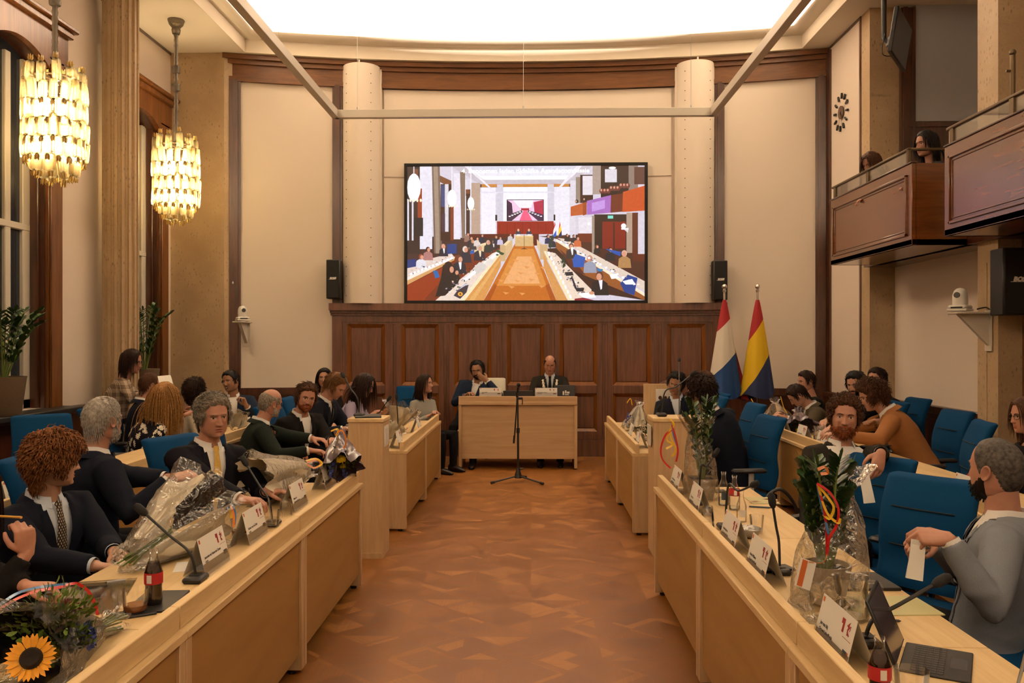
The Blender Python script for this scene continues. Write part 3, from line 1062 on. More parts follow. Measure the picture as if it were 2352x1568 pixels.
ptz('white dome camera on the bracket by the right stone pillar', (3.80, 7.42, p.z), -.9)

# ---- small wall fittings
p = P(537, 651, 11.46)
c = MB(); c.box((0, 0, 0), (.05, .045, .10), b=.012); c.ball((0, -.02, .01), (.018, .012, .025))
o = c.build('motion_sensor', M['white']); o.location = (p.x, p.y - .02, p.z); tag(o, 'small white motion sensor on the left stone pillar', 'sensor')
c = MB(); c.box((0, 0, 0), (.014, .09, .15), b=.006); c.box((-.008, 0, 0), (.006, .05, .09), b=.003)
o = c.build('light_switch', M['white']); o.location = (4.277, 6.82, 1.66); o.location = P(2346, 822, 7.0); o.location.x = 4.262; o.location.y = 4.262 * 1900 / (2346 - 1220); tag(o, 'white switch plate at the right edge beside the door', 'switch')

# ---- clock of loose markers
ck = thing('wall_clock', 'round wall clock of black baton markers on the right wall', 'clock', (4.055, 10.9, 4.64))
for k_ in range(12):
    a = 2 * PI * k_ / 12 + .12
    c = MB(); c.box((-.012, 0, .21), (.022, .026, .075), M=R('X', a), b=.004); c.build('marker', M['black'], ck)
c = MB(); c.tube([(-.02, 0, 0), (.0, 0, 0)], .085, 28); c.build('clock_face', M['wood_dark'], ck)
c = MB(); c.box((-.026, .0, .05), (.004, .012, .13), M=R('X', 2.6)); c.box((-.028, 0, .07), (.004, .008, .18), M=R('X', 3.3)); c.build('hand', M['brass'], ck)

# ---- flags
def M_flag(name, cols, cuts, slope):
    m, nt, b = nmat(name)
    tc = N(nt, 'ShaderNodeTexCoord')
    s = N(nt, 'ShaderNodeSeparateXYZ', {0: tc.outputs['Object']})
    v = math_n(nt, 'MULTIPLY_ADD', s.outputs[0], -slope, s.outputs[2])
    c1 = math_n(nt, 'LESS_THAN', v, cuts[0]); c2 = math_n(nt, 'LESS_THAN', v, cuts[1])
    col = mix(nt, c2, mix(nt, c1, cols[0], cols[1]), cols[2])
    nt.links.new(col, b.inputs['Base Color'])
    b.inputs['Roughness'].default_value = .75
    return m
RED, WHT, BLU, YEL, NAVY = (.36, .014, .02, 1), (.70, .64, .55, 1), (.006, .050, .19, 1), (.75, .48, .01, 1), (.015, .028, .10, 1)
def flag(lab, px, cols, cuts, slope, red_back, lean):
    t = thing('flag', lab, 'flag', (P(px, 660, 11.0).x, 11.0, 0), 0, 'flags on poles beside the panelling')
    c = MB(); c.tube([(0, 0, .03), (lean, 0, 2.33)], .014, 12); c.lathe([(.16, 0), (.16, .02), (.03, .05), (.025, .10)], 24); c.build('pole', M['chrome'], t)
    c = MB(); c.ball((lean, 0, 2.375), .034, 16, 10); c.lathe([(.02, 2.30), (.024, 2.33), (.012, 2.345)], 12, c=(lean, 0, 0)); c.build('finial', M['chrome'], t)
    rows = []
    for i in range(34):
        f = i / 33
        z = 2.20 - f * 1.30
        hw = .022 + .20 * f ** .85
        ring = []
        for j in range(49):
            a = 2 * PI * j / 48
            fold = 1 + (.20 * f) * math.sin(4 * a + 1.3 + f) + .08 * f * math.sin(9 * a)
            ring.append(V(lean + hw * math.cos(a) * (1 + .1 * math.sin(3 * a) * f) + .0 * f, .62 * hw * math.sin(a) * fold, z + .05 * f * math.sin(2 * a + .6) - (.10 * f * (1 + math.cos(a)) * -.3)))
        rows.append(ring)
    c = MB(); c.sheet(rows)
    cl = c.build('flag_cloth', M_flag(lab[:24], cols, cuts, slope), t, ang=180)
    if red_back:
        rows = []
        for i in range(24):
            f = i / 23
            z = 1.92 - f * 1.02
            hw = .022 + .20 * ((2.2 - z) / 1.3) ** .85
            rows.append([V(lean + hw * .60 + .20 * f * q, .03 + .04 * math.sin(q * 3), z - .03 * q * f) for q in (0, .25, .5, .75, 1.0)])
        c = MB(); c.sheet(rows); c.build('back_fold', M['flag_red'], cl, ang=180)
M['flag_red'] = M_plain('red bunting', (.26, .012, .018, 1), .75)
flag('red white and blue flag on a chrome pole by the panelling', 1664, (RED, WHT, BLU), (1.88, 1.36), 1.0, True, 0)
flag('red yellow and navy flag on a chrome pole right of the other flag', 1740, (RED, YEL, NAVY), (1.84, 1.26), 1.5, False, 0)

# ---- chandeliers
def M_crystal(tcol=(.9, .78, .5, 1), f=.5):
    m, nt, b = nmat('amber-clear chandelier glass')
    tc = N(nt, 'ShaderNodeTexCoord'); nz = N(nt, 'ShaderNodeTexNoise', {'Vector': tc.outputs['Object'], 'Scale': 45.0, 'Detail': 3.0}); bm = N(nt, 'ShaderNodeBump', {'Height': nz.outputs[0], 'Strength': .8, 'Distance': .01})
    out = nt.nodes['Material Output']
    tr = N(nt, 'ShaderNodeBsdfTransparent', {'Color': (1, .95, .82, 1)})
    tl = N(nt, 'ShaderNodeBsdfTranslucent', {'Color': tcol, 'Normal': bm.outputs[0]})
    gl = N(nt, 'ShaderNodeBsdfGlossy', {'Color': (1, 1, 1, 1), 'Roughness': .08, 'Normal': bm.outputs[0]})
    m1 = N(nt, 'ShaderNodeMixShader', {0: f, 1: tr.outputs[0], 2: tl.outputs[0]})
    fr = N(nt, 'ShaderNodeLayerWeight', {'Blend': .35})
    m2 = N(nt, 'ShaderNodeMixShader', {0: fr.outputs['Fresnel'], 1: m1.outputs[0], 2: gl.outputs[0]})
    nt.links.new(m2.outputs[0], out.inputs[0])
    nt.nodes.remove(b)
    return m
M['crystal'] = M_crystal()
M['crystal_clear'] = M_crystal((.85, .82, .76, 1), .62)
M['amber'] = M_plain('amber tulip glass', (.62, .42, .13, 1), .2, spec=.8)
M['bulb'] = M_emit('warm bulb', (1, .78, .45, 1), 120)
def fluted(prof, n=10, amp=.18):
    rows = []
    for (r, z) in prof:
        ring = [V(r * (1 + amp * math.cos(5 * 2 * PI * j / (2 * n))) * math.cos(2 * PI * j / (2 * n)), r * (1 + amp * math.cos(5 * 2 * PI * j / (2 * n))) * math.sin(2 * PI * j / (2 * n)), z) for j in range(2 * n)]
        rows.append(ring)
    return rows
def make_chandelier(lab, loc):
    t = thing('chandelier', lab, 'chandelier', loc, 0, 'glass chandeliers by the windows')
    H = 5.65 - loc[2]
    # drop, rod and collars
    c = MB(); c.lathe([(.10, 0), (.10, -.015), (.085, -.06), (.05, -.10), (.035, -.10)], 24, c=(0, 0, H)); c.lathe([(.05, 0), (.055, -.03), (.045, -.075), (.025, -.09)], 16, c=(0, 0, H - .10)); c.build('ceiling_canopy', M['crystal_clear'], t)
    c = MB()
    rr = []
    for i in range(60):
        z = .92 + (H - .16 - .92) * i / 59
        rr.append([V((.026 + .004 * math.sin(i * 2.1)) * math.cos(a), (.026 + .004 * math.sin(i * 2.1)) * math.sin(a), z) for a in [2 * PI * j / 8 for j in range(8)]])
    c.loft(rr); c.build('rod', M['crystal_clear'], t)
    c = MB(); c.tube([(0, 0, .1), (0, 0, H - .1)], .009, 6); c.lathe([(.20, .85), (.21, .86), (.2, .87)], 20, cap=False); c.lathe([(.2, .40), (.21, .41), (.2, .42)], 20, cap=False)
    for k_ in range(6):
        a = PI * k_ / 3
        c.tube([(0, 0, .86), (.2 * math.cos(a), .2 * math.sin(a), .86)], .005, 5); c.tube([(0, 0, .41), (.2 * math.cos(a), .2 * math.sin(a), .41)], .005, 5)
    c.build('metal_frame', M['brass'], t)
    for z in (H - .62, H - .84):
        c = MB(); c.lathe([(.03, -.05), (.05, -.04), (.052, .0), (.05, .04), (.03, .05)], 10, c=(0, 0, z)); c.build('collar', M['crystal_clear'], t)
    rnd = random.Random(5)
    body = MB(); body.loft(fluted([(.018, 0), (.034, .012), (.038, .05), (.037, .15), (.034, .185), (.018, .20)], 10), True)
    tip = MB()
    for q in range(5):
        a = 2 * PI * q / 5
        d = V(math.cos(a), math.sin(a), 0)
        tip.tube([d * .008, d * .018 + V(0, 0, -.018), d * .016 + V(0, 0, -.04), d * .022 + V(0, 0, -.055)], [.007, .010, .008, .002], 5)
    tip.mi = 1; tip.tube([(0, 0, .012), (0, 0, -.006)], .013, 8)
    bmesh_, tmesh = body.mesh('glass_drop', M['crystal']), tip.mesh('tulip_tip', [M['amber'], M['black']])
    def el(r, a, z, up=False, s=1.0):
        o = bpy.data.objects.new('glass_drop', bmesh_); COL.objects.link(o); o.parent = t
        o.location = (r * math.cos(a), r * math.sin(a), z); o.scale = (s * rnd.uniform(.85, 1.15), s * rnd.uniform(.85, 1.15), s * rnd.uniform(.85, 1.05)); o.rotation_euler = (rnd.uniform(-.08, .08), rnd.uniform(-.08, .08), rnd.random() * 6)
        q = bpy.data.objects.new('tulip_tip', tmesh); COL.objects.link(q); q.parent = o
        q.location = (0, 0, .2 if up else 0)
        if up: q.rotation_euler = (PI, 0, 0)
    n = 17
    for ri, z in enumerate((.62, .45, .28, .115)):
        for k_ in range(n):
            el(.242, 2 * PI * (k_ + .5 * (ri % 2)) / n, z + rnd.uniform(-.012, .012))
    for k_ in range(11):
        el(.235, 2 * PI * (k_ + .3) / 11, .775 + rnd.uniform(-.015, .015), True)
    for k_ in range(10):
        el(.17, 2 * PI * k_ / 10, -.02 + rnd.uniform(-.02, .02))
    for k_ in range(5):
        el(.09, 2 * PI * k_ / 5, -.07)
    c = MB()
    for k_ in range(5):
        a = 2 * PI * k_ / 5
        for z in (.25, .62):
            c.ball((.10 * math.cos(a), .10 * math.sin(a), z), (.026, .026, .042), 10, 8)
    c.build('bulb', M['bulb'], t)
    for z in (.25, .62):
        d = bpy.data.lights.new('chandelier_bulbs', 'POINT'); d.energy = 75; d.color = (1, .74, .40); d.shadow_soft_size = .12
        o = bpy.data.objects.new('chandelier_bulbs', d); COL.objects.link(o); o.parent = t; o.location = (0, 0, z)
        o['kind'] = 'helper'
    return t
make_chandelier('larger-looking lit glass chandelier near the left edge, in front of the first window', (-4.42, 7.58, 3.22))
make_chandelier('lit glass chandelier farther back, in front of the left stone pillar', (-4.42, 10.2, 3.22))

# ---- suspended light frame
a, b_ = P(770, 262, 9.2), P(1640, 255, 9.2)
zf = 4.22
yf = (zf - 1.65) * F / (784 - 258)
xl, xr = Pz(770, 262, zf).x, Pz(1640, 255, zf).x
lf = thing('pendant_light_frame', 'white square-section light frame hung on thin wires below the coffer', 'lamp', (0, 0, zf))
c = MB(); c.span(xl, xr, yf, yf + .075, -.045, .045, .003); c.build('front_bar', M['white_metal'], lf)
for x in (xl, xr):
    c = MB(); c.span(x - .0375, x + .0375, -3.0, yf + .075, -.045, .045, .003)
    c.build('side_bar', M['white_metal'], lf)
c = MB(); c.span(xl, xr, -3.0, -2.925, -.045, .045, .003); c.build('rear_bar', M['white_metal'], lf)
for (x, y) in [(xl + .25, yf + .03), ((xl + xr) / 2, yf + .03), (xr - .25, yf + .03)] + [(x, y) for x in (xl, xr) for y in (7.2, 5.9, 3.5, 1.0)]:
    c = MB(); c.tube([(x, y, .045), (x, y, 6.75 - zf)], .0022, 5); c.lathe([(.008, .045), (.008, .075), (.003, .085)], 8, c=(x, y, 0)); c.build('wire', M['steel'], lf)

# ---- balconies
def balcony(lab, y0, y1):
    t = thing('balcony', lab, 'balcony', (3.5, (y0 + y1) / 2, 2.54), 0, 'gallery balconies')
    h = (y1 - y0) / 2
    c = MB(); c.span(0, .04, -h, h, 0, .75, .004); c.span(.04, .58, -h, -h + .04, 0, .75); c.span(.04, .58, h - .04, h, 0, .75); c.span(0, .58, -h, h, .0, .05)
    bd = c.build('parapet', M['wood_red'], t)
    c = MB()
    def fr(y0_, y1_, z0, z1, w_, x):
        for (a0, a1, c0, c1) in ((y0_, y1_, z0, z0 + w_), (y0_, y1_, z1 - w_, z1), (y0_, y0_ + w_, z0, z1), (y1_ - w_, y1_, z0, z1)):
            c.span(-x, .005, a0, a1, c0, c1, .003)
    fr(-h + .09, h - .09, .09, .66, .022, .018); fr(-h + .13, h - .13, .13, .62, .010, .009)
    c.build('panel_moulding', M['wood_red'], bd)
    c = MB(); c.span(-.012, .055, -h, h, .75, .765, .004); c.build('capping', M['wood_dark'], bd)
    c = MB(); c.span(.0, .035, -h + .08, h - .02, .885, .91, .006); c.span(.0, .035, -h + .08, -h + .115, .77, .9, .004)
    c.span(.0, .5, -h + .08, -h + .115, .885, .91, .006)
    rl = c.build('handrail', M['brass'], t)
    nn = max(2, int((y1 - y0) / .7))
    for k_ in range(nn + 1):
        y = -h + .10 + (2 * h - .2) * k_ / nn
        c = MB(); c.span(.005, .028, y - .03, y + .03, .765, .89, .003); c.build('rail_post', M['brass'], rl)
    c = MB(); c.span(.015, .019, -h + .1, h - .04, .775, .885); c.build('glass_strip', M['glass'], t)
balcony('far reddish-brown balcony holding the two watching women', 7.69, 9.75)
balcony('near reddish-brown balcony at the right edge with a purple sheen', 4.3, 7.09)
# pole standing at the near balcony
q = thing('brass_pole', 'short brass pole rising behind the near balcony rail', 'pole', P(2326, 235, 6.4))
c = MB(); c.tube([(0, 0, -.35), (0, 0, .36)], .020, 12); c.ball((0, 0, .38), .026, 12, 8); c.build('shaft', M['brass'], q)
c = MB(); c.tube([(0, 0, .24), (-.05, 0, .24)], .010, 8); c.build('hook', M['brass'], q)

# ---- hanging monitor
mo = P(2067, 92, 9.05)
t = thing('ceiling_monitor', 'black monitor hung from the ceiling on a pole by the gallery', 'monitor', mo)
wv = V(.55, .835, 0).normalized(); hv = (V(0, 0, 1) + V(.13, -.09, 0)).normalized(); nv = wv.cross(hv).normalized(); Mx = frame((0, 0, 0), wv, -nv, hv)
c = MB(); c.M = Mx; c.box((0, 0, 0), (.80, .045, .47), b=.008); c.build('housing', M['black'], t)
M['dark_screen'] = M_plain('dark grey monitor glass', (.06, .06, .07, 1), .25)  # one even dark grey, no emission
c = MB(); c.M = Mx; c.box((0, -.024, 0), (.77, .003, .44)); c.build('display', M['dark_screen'], t)
c = MB(); c.tube([(-.10, .06, 0), (-.13, .10, .05), (-.13, .10, 5.65 - mo.z)], .028, 12); c.box((-.06, .03, 0), (.12, .12, .10), b=.01); c.build('drop_pole', M['black'], t)
c = MB(); c.tube(bez([(-.13, .07, .1), (-.17, .05, -.12), (-.08, .03, -.16), (0, .02, -.1)], 6), .006, 6); c.build('cable', M['black'], t)

# ---- microphone stand in the aisle
ms = thing('microphone_stand', 'black tripod microphone stand in the middle of the aisle', 'microphone stand', Pz(1190, 1108, 0))
c = MB(); c.tube([(0, 0, .08), (0, 0, .62)], .0125, 10); c.tube([(0, 0, .60), (-.005, 0, .985)], .009, 10); c.lathe([(.02, .58), (.02, .64)], 10); c.build('shaft', M['black'], ms)
c = MB(); c.lathe([(.045, .055), (.04, .09), (.025, .14), (.02, .17)], 14); c.tube([(.0, 0, .155), (.06, 0, .165)], .012, 8); c.build('hub', M['black'], ms)
for a in (200, -28, 75):
    d = V(math.cos(math.radians(a)), math.sin(math.radians(a)), 0)
    c = MB(); c.tube([d * .03 + V(0, 0, .075), d * .31 + V(0, 0, .02)], .0095, 8); lg = c.build('leg', M['black'], ms)
    c = MB(); c.tube([d * .29 + V(0, 0, .022), d * .335 + V(0, 0, .014)], .015, 8); c.build('rubber_foot', M['black_matte'], lg)
c = MB(); c.tube([(-.045, 0, .48), (-.01, 0, 1.0), (-.004, 0, 1.03)], .0085, 8); c.tube([(-.05, 0, .46), (-.044, 0, .55)], .012, 8); c.tube([(-.02, 0, .985), (.045, 0, .985)], .014, 8); c.box((.05, 0, .955), (.012, .012, .085), b=.003)
c.build('boom', M['black'], ms)
c = MB(); c.tube([(-.01, 0, 1.0), (-.015, -.01, 1.06)], .016, 10); c.build('clip', M['black'], ms)
c = MB(); c.tube([(-.012, 0, 1.02), (.002, -.04, 1.12)], [.010, .014], 12); c.ball((.006, -.05, 1.145), (.022, .022, .027), 14, 10); c.build('microphone', M['black'], ms)

# ---- waste basket
p = Pz(1359, 1039, 0)
c = MB(); c.lathe([(.10, 0), (.115, .02), (.145, .27), (.152, .275), (.152, .29), (.143, .29), (.11, .02), (0, .015)], 28)
o = c.build('waste_basket', M['black']); o.location = p; tag(o, 'round black waste basket right of the presiding desk', 'waste basket')
# ================================================================ PICTURE ON THE LARGE SCREEN
def screen_picture():
    root, X0, X1, Z0, Z1 = exec_screen
    pxa, pya, pxb, pyb = 68.0, 97.0, 2265.0, 1335.0
    vs, fs, cols = [], [], []
    layer = [0]
    def poly(c, *pts):
        layer[0] += 1
        y = .0115 - layer[0] * 2.0e-5
        b = len(vs)
        for (x, yy) in pts:
            x = min(max(x, pxa), pxb); yy = min(max(yy, pya), pyb)
            vs.append((X0 + (x - pxa) / (pxb - pxa) * (X1 - X0), y, Z1 - (yy - pya) / (pyb - pya) * (Z1 - Z0)))
        fs.append(list(range(b, b + len(pts))))
        cols.append(rgb(*c))
    def rect(c, x0, y0, x1, y1):
        poly(c, (x0, y0), (x1, y0), (x1, y1), (x0, y1))
    def oval(c, x, y, rx, ry, n=12):
        poly(c, *[(x + rx * math.cos(2 * PI * k / n), y + ry * math.sin(2 * PI * k / n)) for k in range(n)])
    W, LIL, WALL = (255, 252, 255), (226, 218, 232), (214, 206, 222)
    rect(WALL, 68, 97, 2265, 1335)
    poly(W, (600, 97), (1720, 97), (1560, 225), (790, 225))
    poly((200, 190, 200), (480, 97), (600, 97), (770, 222), (1580, 222), (1690, 97), (1790, 97), (1590, 260), (740, 260))
    poly((232, 230, 242), (620, 97), (1680, 97), (1540, 215), (800, 215))
    poly((216, 214, 230), (640, 97), (1660, 97), (1610, 150), (690, 150))
    poly(W, (760, 188), (1580, 188), (1540, 218), (800, 218))
    poly((66, 38, 36), (68, 800), (330, 740), (640, 760), (900, 735), (1060, 760), (940, 870), (68, 1010))
    poly((74, 36, 26), (1290, 745), (1650, 730), (2265, 860), (2265, 1160), (1460, 770))
    poly((120, 48, 22), (68, 990), (940, 850), (560, 1140), (330, 1335), (68, 1335))
    poly((60, 30, 24), (1340, 860), (1480, 850), (2265, 1290), (2265, 1335), (1800, 1262))
    # left wall
    rect((48, 28, 30), 68, 97, 190, 900); rect((230, 226, 240), 185, 97, 300, 860)
    rect((225, 220, 232), 68, 400, 84, 780); rect((225, 220, 232), 110, 400, 126, 780)
    rect((150, 56, 22), 165, 300, 205, 590); rect((110, 60, 40), 118, 120, 170, 290)
    rect((30, 24, 30), 130, 570, 215, 740)
    poly((120, 96, 84), (296, 97), (370, 97), (392, 900), (318, 900)); poly((160, 138, 120), (312, 97), (352, 97), (372, 900), (334, 900))
    poly((120, 70, 40), (372, 180), (478, 230), (480, 300), (372, 240)); rect((60, 30, 24), 378, 260, 480, 780)
    rect((58, 70, 120), 382, 270, 420, 470); rect((220, 214, 226), 418, 260, 452, 700); rect((66, 40, 60), 386, 530, 420, 700)
    rect((130, 52, 24), 470, 440, 500, 780); rect((232, 226, 240), 500, 160, 562, 770)
    poly((130, 108, 92), (558, 150), (606, 150), (612, 760), (576, 760)); rect((222, 216, 228), 606, 215, 660, 720)
    rect((120, 70, 44), 612, 310, 655, 370); rect((60, 36, 34), 615, 350, 650, 720); rect((186, 158, 140), 664, 250, 746, 740)
    rect((90, 46, 30), 746, 262, 1580, 292); rect((200, 132, 60), 760, 262, 1570, 290)
    rect((240, 236, 248), 756, 292, 890, 725); rect((246, 242, 252), 960, 290, 1370, 606); rect((236, 232, 244), 1432, 290, 1575, 730)
    rect((210, 206, 220), 902, 265, 958, 606); rect((210, 206, 220), 1370, 265, 1428, 606)
    rect((226, 222, 236), 745, 333, 1450, 345)
    rn = random.Random(8)
    rect((40, 26, 30), 886, 545, 904, 600); rect((40, 26, 30), 1426, 545, 1442, 600)
    poly((236, 230, 240), (600, 97), (640, 97), (905, 350), (890, 352)); poly((236, 230, 240), (1640, 97), (1690, 97), (1440, 352), (1424, 350))
    # picture within the picture
    rect((20, 10, 30), 992, 405, 1336, 604); rect((240, 200, 230), 998, 411, 1330, 600)
    poly((60, 20, 60), (998, 411), (1040, 440), (1050, 540), (998, 560)); poly((180, 30, 70), (1330, 411), (1240, 430), (1250, 530), (1330, 560))
    poly((250, 240, 250), (1050, 411), (1240, 411), (1220, 480), (1110, 480)); rect((170, 20, 40), 1126, 486, 1200, 506)
    poly((240, 90, 130), (1148, 504), (1178, 504), (1230, 600), (1110, 600))
    poly((60, 30, 60), (998, 545), (1130, 505), (1140, 520), (1040, 600), (998, 600)); poly((60, 30, 70), (1330, 545), (1190, 505), (1186, 520), (1280, 600), (1330, 600))
    for k in range(5):
        oval((250, 250, 255), 1020 + 24 * k, 560 - 10 * k, 12, 6, 6); oval((250, 250, 255), 1310 - 26 * k, 560 - 10 * k, 12, 6, 6)
    # panelling and far end
    rect((150, 24, 10), 902, 606, 1426, 725)
    for k in range(8):
        rect((118, 18, 8), 920 + 72 * k, 622, 926 + 72 * k, 725)
    rect((90, 22, 10), 640, 722, 1060, 760); rect((90, 20, 10), 1230, 722, 1290, 830)
    poly((196, 106, 30), (1075, 800), (1235, 800), (1450, 1335), (780, 1335))
    poly((216, 138, 60), (1060, 860), (1240, 860), (1360, 1200), (900, 1200)); poly((236, 170, 110), (1090, 930), (1220, 930), (1300, 1180), (960, 1180))
    poly((170, 80, 20), (780, 1335), (880, 1180), (900, 1200), (840, 1335)); poly((170, 80, 20), (1450, 1335), (1380, 1180), (1350, 1200), (1400, 1335))
    for k in range(16):
        x = 900 + (k * 97) % 430; y = 950 + (k * 61) % 360
        poly((226, 150, 84), (x, y), (x + 60, y + 8), (x + 26, y + 26))
    rect((214, 176, 120), 1070, 738, 1238, 836); rect((230, 196, 140), 1076, 738, 1232, 750)
    for x in (1100, 1198):
        oval((60, 50, 70), x, 715, 26, 22); oval((220, 170, 140), x, 688, 10, 13)
        rect((255, 255, 255), x - 14, 726, x + 18, 738)
    rect((40, 30, 30), 1152, 728, 1156, 868); poly((40, 30, 30), (1152, 852), (1116, 868), (1154, 860), (1190, 868), (1156, 852))
    # right side gallery
    rect((222, 214, 226), 1580, 230, 1630, 760); rect((150, 130, 116), 1632, 200, 1672, 440); rect((60, 26, 20), 1672, 180, 1790, 440); rect((230, 220, 230), 1694, 190, 1786, 366)
    rect((170, 150, 140), 1786, 97, 1862, 360); rect((46, 22, 22), 1862, 97, 2120, 400); rect((220, 214, 224), 1900, 130, 2010, 250); oval((255, 255, 250), 1968, 118, 34, 12)
    rect((140, 120, 110), 2118, 97, 2205, 330); rect((90, 50, 44), 2170, 110, 2265, 270)
    poly((190, 90, 40), (1584, 474), (1730, 430), (1730, 545), (1584, 560)); poly((160, 70, 30), (1696, 440), (1732, 430), (1732, 545), (1696, 556))
    poly((166, 104, 190), (1734, 420), (1956, 368), (1952, 530), (1734, 548)); poly((196, 150, 226), (1780, 440), (1900, 410), (1900, 490), (1780, 520))
    poly((110, 40, 20), (1956, 368), (2066, 352), (2066, 520), (1952, 530)); poly((200, 78, 26), (2066, 340), (2265, 282), (2265, 512), (2060, 524))
    for k in range(9):
        oval((110, 50, 44), 1870 + 30 * k, 330 - 8 * k + (k % 3) * 8, 22, 24); oval((214, 150, 126), 1866 + 30 * k, 322 - 8 * k + (k % 3) * 8, 9, 12)
    for x, y in ((1640, 425), (1714, 405)):
        oval((40, 24, 26), x, y, 16, 18); oval((210, 160, 136), x - 6, y, 7, 10)
    rect((40, 20, 16), 1800, 545, 2100, 860); rect((130, 24, 12), 1876, 612, 2090, 860); rect((60, 20, 16), 1976, 620, 1990, 860); rect((120, 220, 200), 1926, 556, 1976, 584)
    rect((230, 222, 232), 1656, 572, 1800, 790); rect((160, 140, 124), 1780, 556, 1804, 900); rect((176, 150, 132), 2098, 530, 2154, 900); rect((96, 40, 22), 2152, 530, 2206, 930); rect((214, 206, 220), 2204, 540, 2265, 930)
    rect((110, 40, 18), 1650, 720, 1780, 800); rect((96, 34, 18), 2160, 910, 2265, 980)
    oval((252, 250, 250), 1752, 632, 12, 16); oval((252, 250, 250), 2072, 652, 24, 24); rect((240, 236, 240), 2050, 670, 2118, 686); poly((220, 214, 220), (2078, 686), (2116, 686), (2110, 716))
    # flags
    poly((210, 30, 40), (1438, 610), (1446, 650), (1424, 690)); poly((240, 236, 240), (1444, 640), (1450, 690), (1420, 740), (1424, 690)); poly((40, 90, 190), (1450, 690), (1452, 740), (1430, 756), (1420, 740))
    poly((210, 30, 40), (1484, 606), (1492, 650), (1472, 690)); poly((244, 200, 40), (1490, 640), (1500, 690), (1466, 750), (1472, 690)); poly((30, 40, 90), (1500, 690), (1502, 740), (1480, 756), (1468, 744))
    # chandeliers
    for (x, y, w_, h) in ((130, 290, 64, 130), (484, 392, 44, 80), (660, 440, 32, 60)):
        oval((255, 255, 255), x, y, w_, h, 14); rect((240, 236, 246), x - 4, 97, x + 4, y)
        for k in range(5):
            oval((255, 240, 214), x - w_ + k * w_ / 2, y + h * .92, w_ * .16, h * .13, 7)
    # left desks
    poly((226, 206, 196), (68, 1000), (480, 900), (510, 940), (68, 1150)); poly((245, 232, 220), (68, 1120), (510, 930), (510, 944), (68, 1150)); poly((214, 160, 100), (68, 1150), (510, 944), (506, 964), (68, 1190))
    poly((150, 52, 18), (68, 1196), (420, 1020), (400, 1140), (220, 1335), (68, 1335))
    poly((226, 196, 150), (640, 850), (800, 808), (800, 880), (700, 900)); poly((240, 214, 176), (640, 846), (800, 800), (800, 816), (640, 862))
    poly((234, 214, 200), (330, 1335), (560, 1140), (860, 900), (940, 870), (940, 900), (560, 1335))
    poly((216, 150, 80), (600, 1335), (930, 908), (942, 908), (936, 1020), (780, 1335)); poly((250, 228, 190), (560, 1335), (930, 884), (942, 900), (604, 1335)); poly((226, 170, 100), (640, 1335), (940, 930), (942, 950), (690, 1335))
    rect((206, 170, 124), 930, 820, 984, 974); poly((216, 180, 132), (984, 830), (1046, 768), (1046, 850), (986, 952)); poly((240, 214, 170), (960, 820), (1036, 750), (1046, 768), (984, 832))
    # right desks
    poly((222, 190, 150), (1270, 770), (1330, 830), (1330, 950), (1275, 850)); rect((206, 170, 124), 1300, 820, 1372, 960)
    poly((236, 214, 196), (1345, 880), (1440, 900), (1800, 1260), (1620, 1335), (1560, 1335)); poly((250, 226, 186), (1335, 884), (1350, 880), (1610, 1335), (1560, 1335)); poly((214, 150, 84), (1332, 900), (1340, 920), (1556, 1335), (1450, 1335), (1335, 1030))
    poly((226, 206, 190), (1460, 760), (1540, 770), (2265, 1160), (2265, 1250)); poly((250, 230, 200), (1450, 770), (2265, 1268), (2265, 1300), (1446, 790)); poly((150, 84, 36), (1446, 792), (2265, 1302), (2265, 1335), (1700, 1100), (1446, 850))
    poly((90, 40, 26), (1480, 860), (1640, 1000), (1720, 1100), (1600, 1060))
    # people
    SK = (214, 150, 122)
    def person(x, y, s, hair, coat, skin=SK, shirt=None, face=.3):
        poly(coat, (x - 1.5 * s, y + 1.4 * s), (x - .5 * s, y + .8 * s), (x + .6 * s, y + .8 * s), (x + 1.6 * s, y + 1.5 * s), (x + 1.9 * s, y + 3.9 * s), (x - 1.7 * s, y + 3.9 * s))
        if shirt:
            poly(shirt, (x - .2 * s, y + .8 * s), (x + .6 * s, y + .8 * s), (x + .5 * s, y + 2.6 * s), (x + .2 * s, y + 2.8 * s))
        oval(hair, x, y, .75 * s, .92 * s); oval(skin, x + face * s, y + .2 * s, .55 * s, .72 * s)
    person(260, 862, 26, (60, 34, 34), (176, 120, 116)); person(196, 930, 28, (150, 60, 40), (226, 222, 232)); person(404, 834, 24, (220, 160, 140), (40, 36, 50), shirt=(240, 240, 250))
    poly((20, 60, 130), (440, 816), (528, 812), (526, 900), (440, 906)); poly((20, 50, 120), (68, 960), (150, 950), (150, 1020), (68, 1036))
    person(628, 724, 18, (60, 30, 30), (150, 110, 96)); person(660, 760, 20, (60, 40, 40), (40, 36, 50)); person(676, 790, 20, (180, 130, 90), (60, 50, 60)); person(716, 764, 18, (50, 30, 30), (220, 206, 200)); person(762, 736, 16, (40, 26, 26), (40, 40, 60))
    person(820, 800, 24, (210, 170, 150), (44, 50, 50)); person(866, 790, 20, (60, 40, 34), (50, 42, 46), shirt=(230, 226, 230)); person(892, 750, 16, (120, 80, 60), (40, 40, 60)); person(930, 760, 16, (60, 40, 40), (200, 190, 220)); person(1024, 730, 14, (50, 30, 30), (200, 196, 200))
    poly((30, 90, 170), (652, 880), (692, 866), (690, 900), (656, 910))
    person(606, 862, 32, (226, 214, 206), (40, 40, 56)); person(738, 850, 30, (200, 180, 170), (46, 40, 54), shirt=(240, 220, 180)); person(552, 950, 36, (110, 60, 40), (36, 36, 50), shirt=(240, 240, 250))
